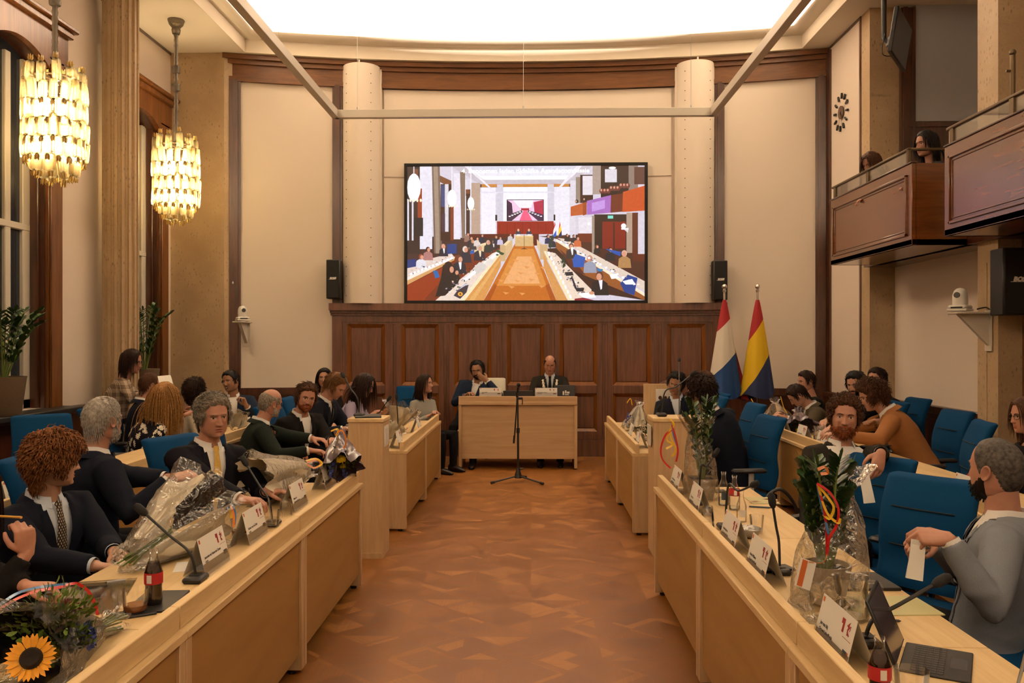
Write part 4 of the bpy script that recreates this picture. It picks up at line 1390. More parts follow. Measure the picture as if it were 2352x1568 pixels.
    poly((30, 22, 26), (380, 1130), (400, 1010), (470, 980), (520, 1050), (560, 1120), (540, 1180), (420, 1290), (330, 1300)); oval((44, 24, 26), 450, 1040, 46, 66); oval(SK, 482, 1050, 20, 30); oval(SK, 530, 1078, 16, 20)
    poly((30, 100, 170), (306, 1060), (350, 1060), (370, 1120), (330, 1130))
    person(1374, 744, 18, (40, 26, 26), (40, 44, 80)); person(1412, 770, 20, (40, 26, 26), (44, 42, 60)); person(1550, 736, 15, (40, 26, 26), (44, 36, 40)); person(1612, 744, 16, (40, 30, 30), (40, 36, 44)); person(1646, 764, 20, (60, 40, 30), (206, 104, 60))
    person(1590, 836, 30, (96, 50, 34), (56, 44, 44), shirt=(244, 240, 246), face=.0)
    poly((30, 86, 180), (1600, 960), (1630, 908), (1720, 940), (1700, 1030), (1610, 1030))
    person(1760, 950, 34, (190, 140, 120), (150, 154, 176), face=-.3); poly((40, 120, 180), (1820, 1040), (1884, 1050), (1850, 1100))
    person(1850, 1110, 46, (96, 52, 40), (30, 26, 30), shirt=(240, 238, 246), face=-.1)
    person(1826, 840, 18, (120, 70, 50), (36, 30, 34)); person(1946, 870, 26, (40, 28, 34), (34, 30, 40)); person(2078, 905, 34, (222, 170, 150), (176, 130, 80), face=-.1)
    poly((20, 60, 140), (2040, 1180), (2110, 1100), (2200, 1130), (2170, 1290), (2080, 1260)); poly((30, 80, 170), (1900, 860), (2050, 890), (2040, 930), (1990, 910))
    # things on the desks
    for k in range(150):
        f = rn.random()
        if k % 2: x, y = 470 + 450 * f + rn.uniform(-60, 40), 1240 - 350 * f + rn.uniform(-30, 30)
        else: x, y = 1370 + 330 * f + rn.uniform(-20, 60), 890 + 400 * f + rn.uniform(-20, 20)
        s_ = rn.uniform(4, 13) * (.5 + .7 * abs(y - 860) / 400)
        poly(rn.choice(((250, 246, 252), (40, 36, 46), (226, 196, 170), (120, 100, 110), (180, 170, 190), (60, 80, 60), (30, 26, 34))), *[(x + s_ * math.cos(a) * rn.uniform(.5, 1.6), y + s_ * math.sin(a) * rn.uniform(.4, 1)) for a in (0, 1.3, 2.6, 3.9, 5.2)])
    for k in range(60):
        x, y = rn.uniform(90, 500), 0
        y = 1080 - (x - 90) * .36 + rn.uniform(-24, 24)
        if k % 2: x, y = 1480 + 760 * rn.random(), 0; y = 780 + (x - 1480) * .58 + rn.uniform(-18, 18)
        s_ = rn.uniform(4, 12)
        poly(rn.choice(((250, 246, 252), (60, 50, 60), (200, 170, 150), (140, 120, 130))), *[(x + s_ * math.cos(a) * rn.uniform(.6, 1.6), y + s_ * math.sin(a) * .6) for a in (0, 1.5, 3, 4.5)])
    for k in range(12):
        x = 600 + k * 27; y = 1130 - k * 22
        poly((250, 246, 250), (x, y), (x + 26, y - 20), (x + 34, y + 14), (x + 8, y + 34))
    poly((214, 206, 200), (680, 1040), (740, 980), (800, 1000), (790, 1060), (720, 1090)); poly((230, 220, 210), (780, 1000), (830, 950), (880, 960), (840, 1020))
    for k in range(9):
        x, y = 900 + (k * 37) % 60, 880 + (k * 23) % 40
        oval((60, 80, 50), x, y, 14, 9, 7)
    poly((60, 50, 60), (500, 1290), (560, 1210), (640, 1190), (620, 1260), (560, 1320)); oval((240, 170, 60), 562, 1276, 24, 20, 9); oval((90, 50, 30), 562, 1276, 10, 8, 7); poly((206, 198, 214), (480, 1300), (600, 1180), (640, 1180), (540, 1240))
    for k in range(12):
        x, y = 90 + k * 34, 1086 - k * 13
        poly((252, 248, 252), (x, y), (x + 22, y - 10), (x + 30, y + 10), (x + 6, y + 20))
    for k in range(10):
        x, y = 1370 + k * 22, 890 + k * 44
        poly((248, 244, 248), (x, y), (x + 16, y - 6), (x + 26, y + 30), (x + 8, y + 34))
    for k in range(14):
        x, y = 1480 + k * 52, 790 + k * 30
        poly((252, 248, 252), (x, y), (x + 20, y - 6), (x + 28, y + 12), (x + 6, y + 18))
    for (x, y) in ((1390, 860), (1500, 1000), (1510, 1040), (1400, 800)):
        for k in range(7):
            poly((40, 60, 44), (x, y), (x - 20 + 8 * k, y - 60 - (k % 3) * 16), (x - 10 + 6 * k, y - 20))
    poly((40, 34, 46), (1530, 1076), (1600, 1072), (1612, 1106), (1540, 1110)); poly((50, 40, 60), (1590, 1130), (1606, 1130), (1640, 1220), (1620, 1226)); poly((40, 36, 46), (1620, 1220), (1710, 1220), (1700, 1256), (1640, 1254))
    poly((255, 255, 255), (1650, 1270), (1790, 1262), (1820, 1310), (1700, 1312)); poly((140, 20, 40), (1620, 1320), (1700, 1310), (1800, 1335), (1620, 1335)); oval(SK, 1778, 1268, 26, 16)
    poly((255, 255, 255), (1940, 1100), (2000, 1090), (2030, 1130), (1960, 1140)); poly((255, 255, 255), (2060, 1160), (2150, 1140), (2180, 1190), (2090, 1190))
    me = bpy.data.meshes.new('picture')
    me.from_pydata(vs, [], fs)
    ca = me.color_attributes.new('col', 'FLOAT_COLOR', 'CORNER')
    buf = []
    for f, c in zip(fs, cols):
        buf += list(c) * len(f)
    ca.data.foreach_set('color', buf)
    m, nt, b = nmat('lit screen picture')
    at = N(nt, 'ShaderNodeVertexColor', layer_name='col')
    tc = N(nt, 'ShaderNodeTexCoord')
    n1 = N(nt, 'ShaderNodeTexNoise', {'Vector': tc.outputs['Object'], 'Scale': 26.0, 'Detail': 6.0, 'Roughness': .75})
    k_ = N(nt, 'ShaderNodeMapRange', {'Value': n1.outputs[0], 'From Min': .3, 'From Max': .7, 'To Min': .86, 'To Max': 1.06})
    nt.links.new(mix(nt, 1.0, at.outputs[0], k_.outputs[0], 'MULTIPLY'), b.inputs['Emission Color'])
    b.inputs['Emission Strength'].default_value = 1.1
    b.inputs['Base Color'].default_value = (.02, .02, .02, 1)
    b.inputs['Roughness'].default_value = .4
    me.materials.append(m)
    for p in me.polygons:
        pass
    o = bpy.data.objects.new('picture', me); COL.objects.link(o); o.parent = root
    c = MB()
    s = (X1 - X0) / (pxb - pxa)
    c.text('4. Benoemen leden tijdelijke Agendacommissie', 1180 * s * .0462, frame((X0 + (575 - pxa) * s, .0115 - (layer[0] + 6) * 2.0e-5, Z1 - (160 - pya) * s), (1, 0, 0), (0, 0, 1), (0, -1, 0)), 0, 'LEFT', .0008)
    xs = [v.x for v in c.v]
    k = 1180 * s / (max(xs) - min(xs)); x00 = min(xs)
    c.v = [V(x00 + (v.x - x00) * k, v.y, v.z) for v in c.v]
    c.build('caption', M_emit('white caption', (1, 1, 1, 1), 1.15), o, smooth=False)
screen_picture()
# ================================================================ PEOPLE
def sst(a, b, x):
    t = np.clip((x - a) / (b - a), 0, 1)
    return t * t * (3 - 2 * t)

def M_skin(name, col, red=.5):
    m, nt, b = nmat(name)
    at = N(nt, 'ShaderNodeAttribute', attribute_name='lip')
    st = N(nt, 'ShaderNodeAttribute', attribute_name='stub')
    tc = N(nt, 'ShaderNodeTexCoord')
    nz = N(nt, 'ShaderNodeTexNoise', {'Vector': tc.outputs['Object'], 'Scale': 28.0, 'Detail': 5.0})
    n2 = N(nt, 'ShaderNodeTexNoise', {'Vector': tc.outputs['Object'], 'Scale': 400.0, 'Detail': 2.0})
    dk = (col[0] * .78, col[1] * .66, col[2] * .62, 1)
    c = mix(nt, nz.outputs[0], dk, col)
    c = mix(nt, at.outputs['Fac'], c, (col[0] * .62, col[1] * .32, col[2] * .32, 1))
    c = mix(nt, math_n(nt, 'MULTIPLY', st.outputs['Fac'], .45), c, (.05, .035, .03, 1))
    nt.links.new(c, b.inputs['Base Color'])
    b.inputs['Roughness'].default_value = .48
    b.inputs['Specular IOR Level'].default_value = .4
    b.inputs['Subsurface Weight'].default_value = .0
    bump(nt, b, n2.outputs[0], .12, .002)
    return m
SKIN = {'fair': M_skin('fair skin', (.47, .26, .18, 1)), 'pink': M_skin('ruddy skin', (.46, .235, .16, 1)), 'tan': M_skin('tanned skin', (.33, .175, .105, 1)), 'pale': M_skin('pale skin', (.52, .30, .21, 1))}

def M_hair(name, a, b_):
    m, nt, b = nmat(name)
    tc = N(nt, 'ShaderNodeTexCoord')
    nz = N(nt, 'ShaderNodeTexNoise', {'Vector': tc.outputs['Object'], 'Scale': 70.0, 'Detail': 5.0})
    rp = N(nt, 'ShaderNodeMapRange', {'Value': nz.outputs[0], 'From Min': .3, 'From Max': .7})
    nt.links.new(mix(nt, rp.outputs[0], a, b_), b.inputs['Base Color'])
    b.inputs['Roughness'].default_value = .55
    b.inputs['Specular IOR Level'].default_value = .2
    bump(nt, b, nz.outputs[0], .5, .004)
    return m
HAIR = {'ginger': M_hair('ginger brown hair', rgb(74, 42, 20), rgb(140, 86, 44)), 'white': M_hair('white hair', rgb(120, 112, 104), rgb(186, 178, 168)),
        'grey': M_hair('grey hair', rgb(84, 76, 66), rgb(146, 136, 122)), 'dark': M_hair('dark brown hair', rgb(22, 13, 9), rgb(48, 28, 19)),
        'black': M_hair('black hair', rgb(10, 8, 8), rgb(28, 22, 20)), 'brown': M_hair('brown hair', rgb(48, 28, 17), rgb(88, 54, 32)),
        'blonde': M_hair('blonde hair', rgb(110, 74, 40), rgb(170, 124, 70)), 'fair': M_hair('dark blond hair', rgb(82, 54, 30), rgb(134, 92, 54)),
        'red': M_hair('auburn beard hair', rgb(84, 40, 20), rgb(140, 74, 38)), 'pepper': M_hair('close-cropped greying hair', rgb(44, 40, 38), rgb(92, 86, 80))}

def M_cloth(name, col, scale=420, var=.18, rough=.85):
    return M_plain(name, col, rough, var=var, scale=scale, bmp=.18, bscale=scale * 1.2, spec=.12)
CL = {'navy': M_cloth('navy suit cloth', (.008, .010, .019, 1)), 'navy2': M_cloth('dark navy suit cloth', (.007, .007, .012, 1)), 'blue': M_cloth('blue suit cloth', (.012, .020, .042, 1)),
      'black': M_cloth('black suit cloth', (.008, .007, .007, 1)), 'green': M_cloth('dark green jacket cloth', (.010, .015, .012, 1)), 'char': M_cloth('charcoal tweed', (.022, .019, .015, 1), 260, .35),
      'olive': M_cloth('olive tweed', (.062, .048, .030, 1), 200, .4), 'tan': M_cloth('tan corduroy', (.30, .125, .045, 1), 260, .25), 'greyb': M_cloth('light grey blazer cloth', (.17, .185, .215, 1), 380, .28),
      'lilac': M_cloth('lilac knit', (.33, .28, .40, 1), 200, .15), 'cream': M_cloth('cream linen', (.52, .46, .36, 1), 200, .12), 'greyt': M_cloth('grey blouse cloth', (.27, .26, .23, 1), 200, .15),
      'dkgrey': M_cloth('dark grey knit', (.05, .05, .05, 1), 200, .3), 'white': M_cloth('white shirt cotton', (.70, .68, .66, 1), 300, .05, .7), 'shirtblue': M_cloth('pale blue shirt cotton', (.52, .57, .66, 1), 300, .05, .7),
      'jeans': M_cloth('dark blue denim', (.015, .024, .05, 1), 300, .3), 'trouser': M_cloth('dark trouser cloth', (.008, .008, .010, 1))}
M['shoe'] = M_plain('black shoe leather', (.012, .010, .010, 1), .3)
M['sclera'] = M_plain('eye white', (.62, .56, .50, 1), .25)
M['iris'] = M_plain('dark iris', (.035, .025, .018, 1), .15)
M['lash'] = M_plain('dark lashes', (.012, .009, .008, 1), .7)
M['teeth'] = M_plain('teeth', (.75, .70, .60, 1), .3)
M['spec_frame'] = M_plain('thin spectacle metal', (.06, .05, .05, 1), .3, metal=.6)

def M_plaid():
    m, nt, b = nmat('brown plaid wool')
    tc = N(nt, 'ShaderNodeTexCoord')
    s = N(nt, 'ShaderNodeSeparateXYZ', {0: tc.outputs['Object']})
    def lines(v, per, w_, off=0.0):
        f = math_n(nt, 'FRACT', math_n(nt, 'MULTIPLY_ADD', v, 1 / per, off))
        return math_n(nt, 'LESS_THAN', f, w_)
    h = math_n(nt, 'ADD', s.outputs[0], math_n(nt, 'MULTIPLY', s.outputs[1], .8))
    z = s.outputs[2]
    acc = None
    for v in (h, z):
        clus = lines(v, .085, .5)
        fine = math_n(nt, 'MULTIPLY', lines(v, .0142, .45), clus)
        acc = fine if acc is None else math_n(nt, 'ADD', acc, fine)
    acc = math_n(nt, 'MULTIPLY', acc, .5)
    nt.links.new(mix(nt, acc, (.13, .085, .055, 1), (.62, .50, .38, 1)), b.inputs['Base Color'])
    dk = lines(h, .115, .06, .25)
    b.inputs['Roughness'].default_value = .9
    return m
CL['plaid'] = M_plaid()
def M_dots():
    m, nt, b = nmat('brown tie with pale dots')
    tc = N(nt, 'ShaderNodeTexCoord')
    s = N(nt, 'ShaderNodeSeparateXYZ', {0: tc.outputs['UV']})
    def cell(v, off):
        return math_n(nt, 'SUBTRACT', math_n(nt, 'FRACT', math_n(nt, 'ADD', v, off)), .5)
    ds = []
    for off in (0, .5):
        a, c = cell(math_n(nt, 'MULTIPLY', s.outputs[0], 4), off), cell(math_n(nt, 'MULTIPLY', s.outputs[1], 20), off)
        r = math_n(nt, 'ADD', math_n(nt, 'MULTIPLY', a, a), math_n(nt, 'MULTIPLY', c, c))
        ds.append(math_n(nt, 'LESS_THAN', r, .04))
    nt.links.new(mix(nt, math_n(nt, 'MAXIMUM', ds[0], ds[1]), (.022, .012, .010, 1), (.62, .52, .38, 1)), b.inputs['Base Color'])
    b.inputs['Roughness'].default_value = .5
    return m
CL['tie_dots'] = M_dots()
CL['tie_yellow'] = M_cloth('yellow striped silk', (.62, .40, .10, 1), 90, .2, .4)
CL['tie_navy'] = M_cloth('navy silk', (.012, .016, .035, 1), 90, .2, .4)
CL['tie_black'] = M_cloth('black silk', (.01, .01, .012, 1), 90, .2, .4)
M['petal'] = M_plain('white petal print', (.72, .66, .55, 1), .85)

def head_arrays(na, ne, p):
    """a head in its own frame: x = its right, y = forward, z = up; returns points, az, z, ring size"""
    t = -PI + 2 * PI * np.arange(na) / na
    az = t - .6 * np.sin(t)
    th = PI * (np.arange(1, ne) / ne)
    Z = .120 * np.cos(th)
    AZ, ZZ = np.meshgrid(az, Z)
    zp, zn = np.clip(ZZ, 0, 1) / .1202, np.clip(-ZZ, 0, 1)
    side = np.where(ZZ > 0, np.sqrt(np.clip(1 - zp ** 2.3, 0, 1)), np.interp(zn, [0, .03, .06, .085, .105, .1202], [1, .985, .92, .80, .58, .0]))
    front = np.where(ZZ > 0, np.sqrt(np.clip(1 - zp ** 3.0, 0, 1)), np.interp(zn, [0, .05, .085, .105, .114, .1202], [1, .96, .93, .88, .70, .0]))
    back = np.where(ZZ > 0, np.sqrt(np.clip(1 - zp ** 2.2, 0, 1)), np.interp(zn, [0, .03, .06, .09, .11, .1202], [1, .93, .78, .55, .35, 0]))
    s, c = np.sin(AZ), np.cos(AZ)
    ss = np.sign(s) * np.abs(s) ** .92
    jw = p.get('jaw', 1.0)
    side = side * np.where(ZZ < -.03, 1 + (jw - 1) * sst(.03, .08, -ZZ), 1)
    x = .0755 * side * ss
    y = np.where(c > 0, .092 * front * np.abs(c) ** .88, -.102 * back * np.abs(c) ** .95)
    z = ZZ.copy()
    fr = sst(0.0, .35, c)
    ax = np.abs(x)
    def g(x0, z0, sx, sz, a):
        return a * np.exp(-((ax - x0) / sx) ** 2 - ((z - z0) / sz) ** 2)
    ns = p.get('nose', 1.0)
    tt = np.clip((.016 - z) / .052, 0, 1)
    nose = (.004 + .021 * tt ** 1.25) * ns * np.exp(-(x / (.0072 + .0048 * tt)) ** 2) * sst(-.047, -.037, z) * (1 - sst(.008, .03, z))
    sm = p.get('smile', 0.0)
    mz = -.066 + sm * .007 * np.clip(ax / .026, 0, 1.2) ** 2
    mw = .021 + .004 * sm
    def lip(dz, sz, a):
        return a * np.exp(-(ax / mw) ** 4 - ((z - mz - dz) / sz) ** 2)
    d = nose + g(.0125, -.034, .0062, .0065, .0075 * ns) + g(.031, .004, .016, .0105, -.0105) + g(.031, .003, .011, .0065, .0052)
    d += g(.028, .024, .021, .007, .0055) + g(0, .03, .02, .014, .002) + g(.014, .005, .005, .008, -.004) + g(.042, -.022, .016, .014, .0045 + .003 * sm)
    d += lip(.0052, .0042, .0050) + lip(-.0062, .0048, .0058) + lip(0, .0019, -.0035) + g(0, -.083, .014, .006, -.0028) + g(0, -.101, .017, .012, .0065)
    d += g(.030, -.052, .006, .016, -.0018 - .0025 * sm) + g(0, -.052, .004, .005, -.0015)
    y = y + d * fr
    lipm = (np.exp(-(ax / mw) ** 6 - ((z - mz - .0045) / .0045) ** 4) + np.exp(-(ax / (mw * .92)) ** 6 - ((z - mz + .0055) / .005) ** 4)) * fr
    stub = sst(-.035, -.055, z) * sst(-.1, .35, c)
    pts = np.stack([x, y, z], -1).reshape(-1, 3)
    pts = np.vstack([[0, -.004, .120], pts, [[0, .02, -.119]]])
    m = na
    faces = [(0, 1 + (j + 1) % m, 1 + j) for j in range(m)]
    for i in range(ne - 2):
        for j in range(m):
            j2 = (j + 1) % m
            faces.append((1 + i * m + j, 1 + i * m + j2, 1 + (i + 1) * m + j2, 1 + (i + 1) * m + j))
    L = len(pts) - 1
    b0 = 1 + (ne - 2) * m
    faces += [(L, b0 + j, b0 + (j + 1) % m) for j in range(m)]
    pad = lambda a: np.concatenate([[0], a.reshape(-1), [0]])
    return pts, faces, pad(AZ), pad(np.clip(lipm, 0, 1)), pad(stub), d

def ear(mb, side):
    rings = []
    for k_, (dx, sc) in enumerate(((0, .55), (.006, .85), (.013, 1.0), (.017, .95), (.016, .80), (.010, .55), (.009, .2))):
        r = []
        for j in range(16):
            a = 2 * PI * j / 16
            ry = .017 * sc * (1 + .12 * math.sin(a))
            rz = .031 * sc
            r.append(V(side * (.069 + dx + .006 * (1 - math.cos(a)) * .5), -.012 + ry * -math.cos(a) - .006 * math.sin(a) * .6, -.006 + rz * math.sin(a) * (.92 if math.sin(a) < 0 else 1.05)))
        rings.append(r)
    mb.loft(rings)

def remesh(mb, voxel, smooth=2, fac=.5):
    me = bpy.data.meshes.new('tmp'); me.from_pydata([tuple(p) for p in mb.v], [], mb.f)
    o = bpy.data.objects.new('tmp', me); COL.objects.link(o)
    r = o.modifiers.new('r', 'REMESH'); r.mode = 'VOXEL'; r.voxel_size = voxel; r.use_smooth_shade = True
    if smooth:
        s = o.modifiers.new('s', 'SMOOTH'); s.iterations = smooth; s.factor = fac
    dg = bpy.context.evaluated_depsgraph_get()
    out = bpy.data.meshes.new_from_object(o.evaluated_get(dg))
    bpy.data.objects.remove(o); bpy.data.meshes.remove(me)
    n = len(out.vertices)
    co = np.empty(n * 3); out.vertices.foreach_get('co', co)
    co = co.reshape(-1, 3)
    fs = [tuple(p.vertices) for p in out.polygons]
    bpy.data.meshes.remove(out)
    return co, fs

def ell(c, u, w, a, b, n=18, e=1.0):
    out = []
    for j in range(n):
        t = 2 * PI * j / n
        cx, sy = math.cos(t), math.sin(t)
        if e != 1:
            cx = math.copysign(abs(cx) ** e, cx); sy = math.copysign(abs(sy) ** e, sy)
        out.append(c + u * (a * cx) + w * (b * sy))
    return out

def ik(S, W, L1, L2, hint):
    d = W - S
    D = min(d.length, (L1 + L2) * .998)
    D = max(D, abs(L1 - L2) + .02)
    u = d.normalized(); W = S + u * D
    a = (L1 * L1 - L2 * L2 + D * D) / (2 * D)
    h = math.sqrt(max(L1 * L1 - a * a, 0))
    hv = hint - u * hint.dot(u)
    hv = hv.normalized() if hv.length > 1e-5 else u.orthogonal().normalized()
    return S + u * a + hv * h, W

openVk = .8
TORSO_M = [(-.10, .178, .135), (-.02, .182, .132), (.10, .168, .122), (.22, .168, .122), (.32, .184, .126), (.40, .192, .120), (.445, .186, .105), (.48, .150, .085), (.505, .108, .072), (.53, .074, .062)]
TORSO_F = [(-.10, .185, .130), (-.02, .182, .125), (.10, .150, .108), (.22, .148, .112), (.31, .160, .130), (.38, .165, .115), (.43, .160, .095), (.47, .132, .078), (.50, .092, .064), (.53, .062, .054)]
def t_at(tab, s):
    for i in range(len(tab) - 1):
        if tab[i][0] <= s <= tab[i + 1][0]:
            f = (s - tab[i][0]) / (tab[i + 1][0] - tab[i][0])
            f = f * f * (3 - 2 * f) * .5 + f * .5
            return tuple(tab[i][k_] + (tab[i + 1][k_] - tab[i][k_]) * f for k_ in (1, 2))
    return tab[-1][1:] if s > 0 else tab[0][1:]
def yoff(s):
    return -.018 * math.sin(PI * min(max(s / .55, 0), 1)) - .012 * max(0, (s - .40) / .13)

HLINE = {'std': [(0, .074), (35, .070), (52, .050), (66, .020), (78, -.018), (86, -.018), (96, .016), (108, -.01), (125, -.055), (150, -.075), (180, -.080)],
         'recede': [(0, .082), (25, .088), (45, .080), (58, .045), (70, .015), (80, -.018), (88, -.016), (98, .014), (110, -.01), (128, -.055), (150, -.075), (180, -.080)],
         'low': [(0, .058), (35, .056), (52, .034), (66, .0), (78, -.03), (88, -.03), (98, .0), (110, -.02), (125, -.06), (150, -.08), (180, -.085)],
         'fem': [(0, .076), (30, .073), (50, .055), (64, .02), (76, -.03), (90, -.05), (105, -.06), (125, -.07), (150, -.08), (180, -.085)]}

def make_hair(hs, Hm, g_local, seed, near):
    """hair as one mesh: a cap over the scalp and many tapering locks; in head coordinates"""
    rnd = random.Random(seed)
    kind = hs['kind']; vol = hs.get('vol', .012); n_l = hs.get('n', 150 if near else 70)
    line = HLINE[hs.get('line', 'fem' if kind in ('long', 'bob') else 'std')]
    ang = [a for a, _ in line]; zz = [b for _, b in line]
    na, ne = (84, 60) if near else (56, 40)
    pts, faces, AZ, _, _, _ = head_arrays(na, ne, {})
    zl = np.interp(np.abs(np.degrees(AZ)), ang, zz)
    mask = sst(-.004, .016, pts[:, 2] - zl)
    if kind == 'bald':
        top = hs.get('top', .045)
        back = np.clip(-np.cos(AZ), 0, 1) * .03
        mask = mask * (1 - sst(top - .02 + back, top + .02 + back, pts[:, 2]))
        mask = mask * sst(.05, .25, np.abs(np.sin(AZ)) + np.clip(-np.cos(AZ), 0, 1))
    dirs = pts / np.linalg.norm(pts, axis=1, keepdims=True)
    nz = np.array([noise.noise(Vector(p * 38) + Vector((seed, 0, 0))) for p in pts])
    n2 = np.array([noise.noise(Vector(p * 90) + Vector((0, seed, 0))) for p in pts])
    topf = sst(-.02, .08, pts[:, 2])
    th = mask * (vol * (.55 + .45 * topf) * (1 + .35 * hs.get('lump', 1) * nz + hs.get('rough', .25) * n2)) + .0012 * mask - .002 * (1 - mask)
    q = pts + dirs * th[:, None]
    keep = [f for f in faces if min(mask[i] for i in f) > .02]
    mb = MB()
    used = sorted({i for f in keep for i in f}); ix = {v: k_ for k_, v in enumerate(used)}
    mb.add([Vector(q[i]) for i in used], [tuple(ix[i] for i in f) for f in keep])
    cand = [i for i in range(len(pts)) if mask[i] > .35]
    if not cand or n_l == 0:
        return mb
    crown = Vector((0, -.045, .112))
    ln, curl = hs.get('len', .05), hs.get('curl', 0.0)
    rs = np.random.RandomState(seed)
    rd = rs.normal(size=(n_l * 6, 3)); rd /= np.linalg.norm(rd, axis=1, keepdims=True)
    cd = dirs[cand]
    near_i = np.argmax(rd @ cd.T, axis=1)
    okd = np.max(rd @ cd.T, axis=1) > .985
    picks = [cand[k_] for k_, o_ in zip(near_i, okd) if o_][:n_l]
    for i in picks:
        p = Vector(q[i])
        nrm = Vector(dirs[i])
        tg = p - crown
        if kind in ('long', 'bob') and p.y > -.02:
            tg = Vector((math.copysign(.08, p.x if abs(p.x) > .004 else rnd.uniform(-1, 1)), -.03, -.02))
        elif not hs.get('fringe') and p.y > .0 and p.z > .04:
            tg = Vector((.06 if hs.get('part', 1) > 0 else -.06, -.045, .03))
        elif kind == 'side':
            tg = Vector((.08, .03, -.01)) if p.z > .06 else tg
        elif kind == 'back':
            tg = Vector((0, -.1, -.02))
        tg = tg - nrm * tg.dot(nrm)
        if tg.length < 1e-4:
            tg = nrm.orthogonal()
        tg.normalize()
        d = (tg + nrm * hs.get('lift', .25) * rnd.uniform(.4, 1.4) + Vector((rnd.uniform(-1, 1), rnd.uniform(-1, 1), rnd.uniform(-1, 1))) * hs.get('mess', .2)).normalized()
        L = ln * rnd.uniform(.7, 1.25)
        steps = 11 if kind in ('long', 'bob') else 6
        st = L / steps
        path = [p - nrm * .004]
        ph = rnd.uniform(0, 6.28)
        side = nrm.cross(tg)
        for k_ in range(steps):
            d = (d + g_local * hs.get('grav', .06 if steps == 6 else .30)).normalized()
            p = p + d * st
            e = Vector((p.x / .084, p.y / .106, (p.z if p.z > 0 else p.z * .55) / .128))
            if e.length < 1:
                e.normalize(); p = Vector((e.x * .084, e.y * .106, e.z * .128 if e.z > 0 else e.z * .128 / .55))
            o = Vector((0, 0, 0))
            if curl:
                a = ph + 5.2 * k_ / steps * hs.get('turns', 2.0)
                o = (side * math.cos(a) + nrm * math.sin(a)) * curl
            path.append(p + o)
        r0 = hs.get('rad', .0055) * rnd.uniform(.75, 1.2)
        rad = [r0 * (1 - .85 * (k_ / steps) ** 2.2) for k_ in range(steps + 1)]
        rad[0] *= .8
        mb.tube(path, rad, 4, False)
    return mb

def hand_geo(mb, W, d, n, right, curl, sc=1.0, spread=0.0, point=False, thumb=None):
    d = d.normalized(); n = (n - d * n.dot(d)).normalized()
    t = d.cross(n) if right else -d.cross(n)
    rings = []
    for (x, a, b_, o) in ((-.01, .026, .020, 0), (.012, .030, .0205, .001), (.04, .038, .019, .002), (.07, .0415, .0165, .001), (.094, .040, .0125, 0), (.101, .030, .008, 0)):
        rings.append(ell(W + d * (x * sc) + n * (o * sc), t, n, a * sc, b_ * sc, 14, .85))
    mb.loft(rings)
    lens = ((.044, .026, .022), (.049, .030, .023), (.045, .028, .022), (.035, .021, .019))
    base = (.092, .096, .091, .082)
    for i in range(4):
        c = curl[i] if isinstance(curl, (list, tuple)) else curl * (1 + .10 * i)
        if point and i == 0:
            c = .1
        off = (1.5 - i) * .0205
        p = W + (d * base[i] + t * off) * sc - n * .002
        path = [p - d * .02 * sc, p]
        ang = 0.0
        fd0 = (d + t * ((1.5 - i) * (.05 + spread))).normalized()
        for L, mx in zip(lens[i], (62, 78, 48)):
            ang += math.radians(mx) * c + .04
            dd = fd0 * math.cos(ang) + n * math.sin(ang)
            p = p + dd * (L * sc)
            path.append(p)
        r = (.0096, .0098, .0092, .0082)[i] * sc
        mb.tube(path, [r, r, r * .92, r * .86, r * .62], 10)
    th = thumb if thumb is not None else .5
    p0 = W + (d * .018 + t * .020) * sc + n * .004
    d1 = (d * .62 + t * .72 + n * (.10 + .45 * th)).normalized()
    d2 = (d * .80 + t * (.50 - .55 * th) + n * (.12 + .55 * th)).normalized()
    d3 = (d * .85 + t * (.30 - .65 * th) + n * (.10 + .6 * th)).normalized()
    p1 = p0 + d1 * .042 * sc; p2 = p1 + d2 * .034 * sc; p3 = p2 + d3 * .026 * sc
    mb.tube([p0, p1, p2, p3], [.0155 * sc, .0125 * sc, .0108 * sc, .0072 * sc], 10)

def deg(a):
    return math.radians(a)

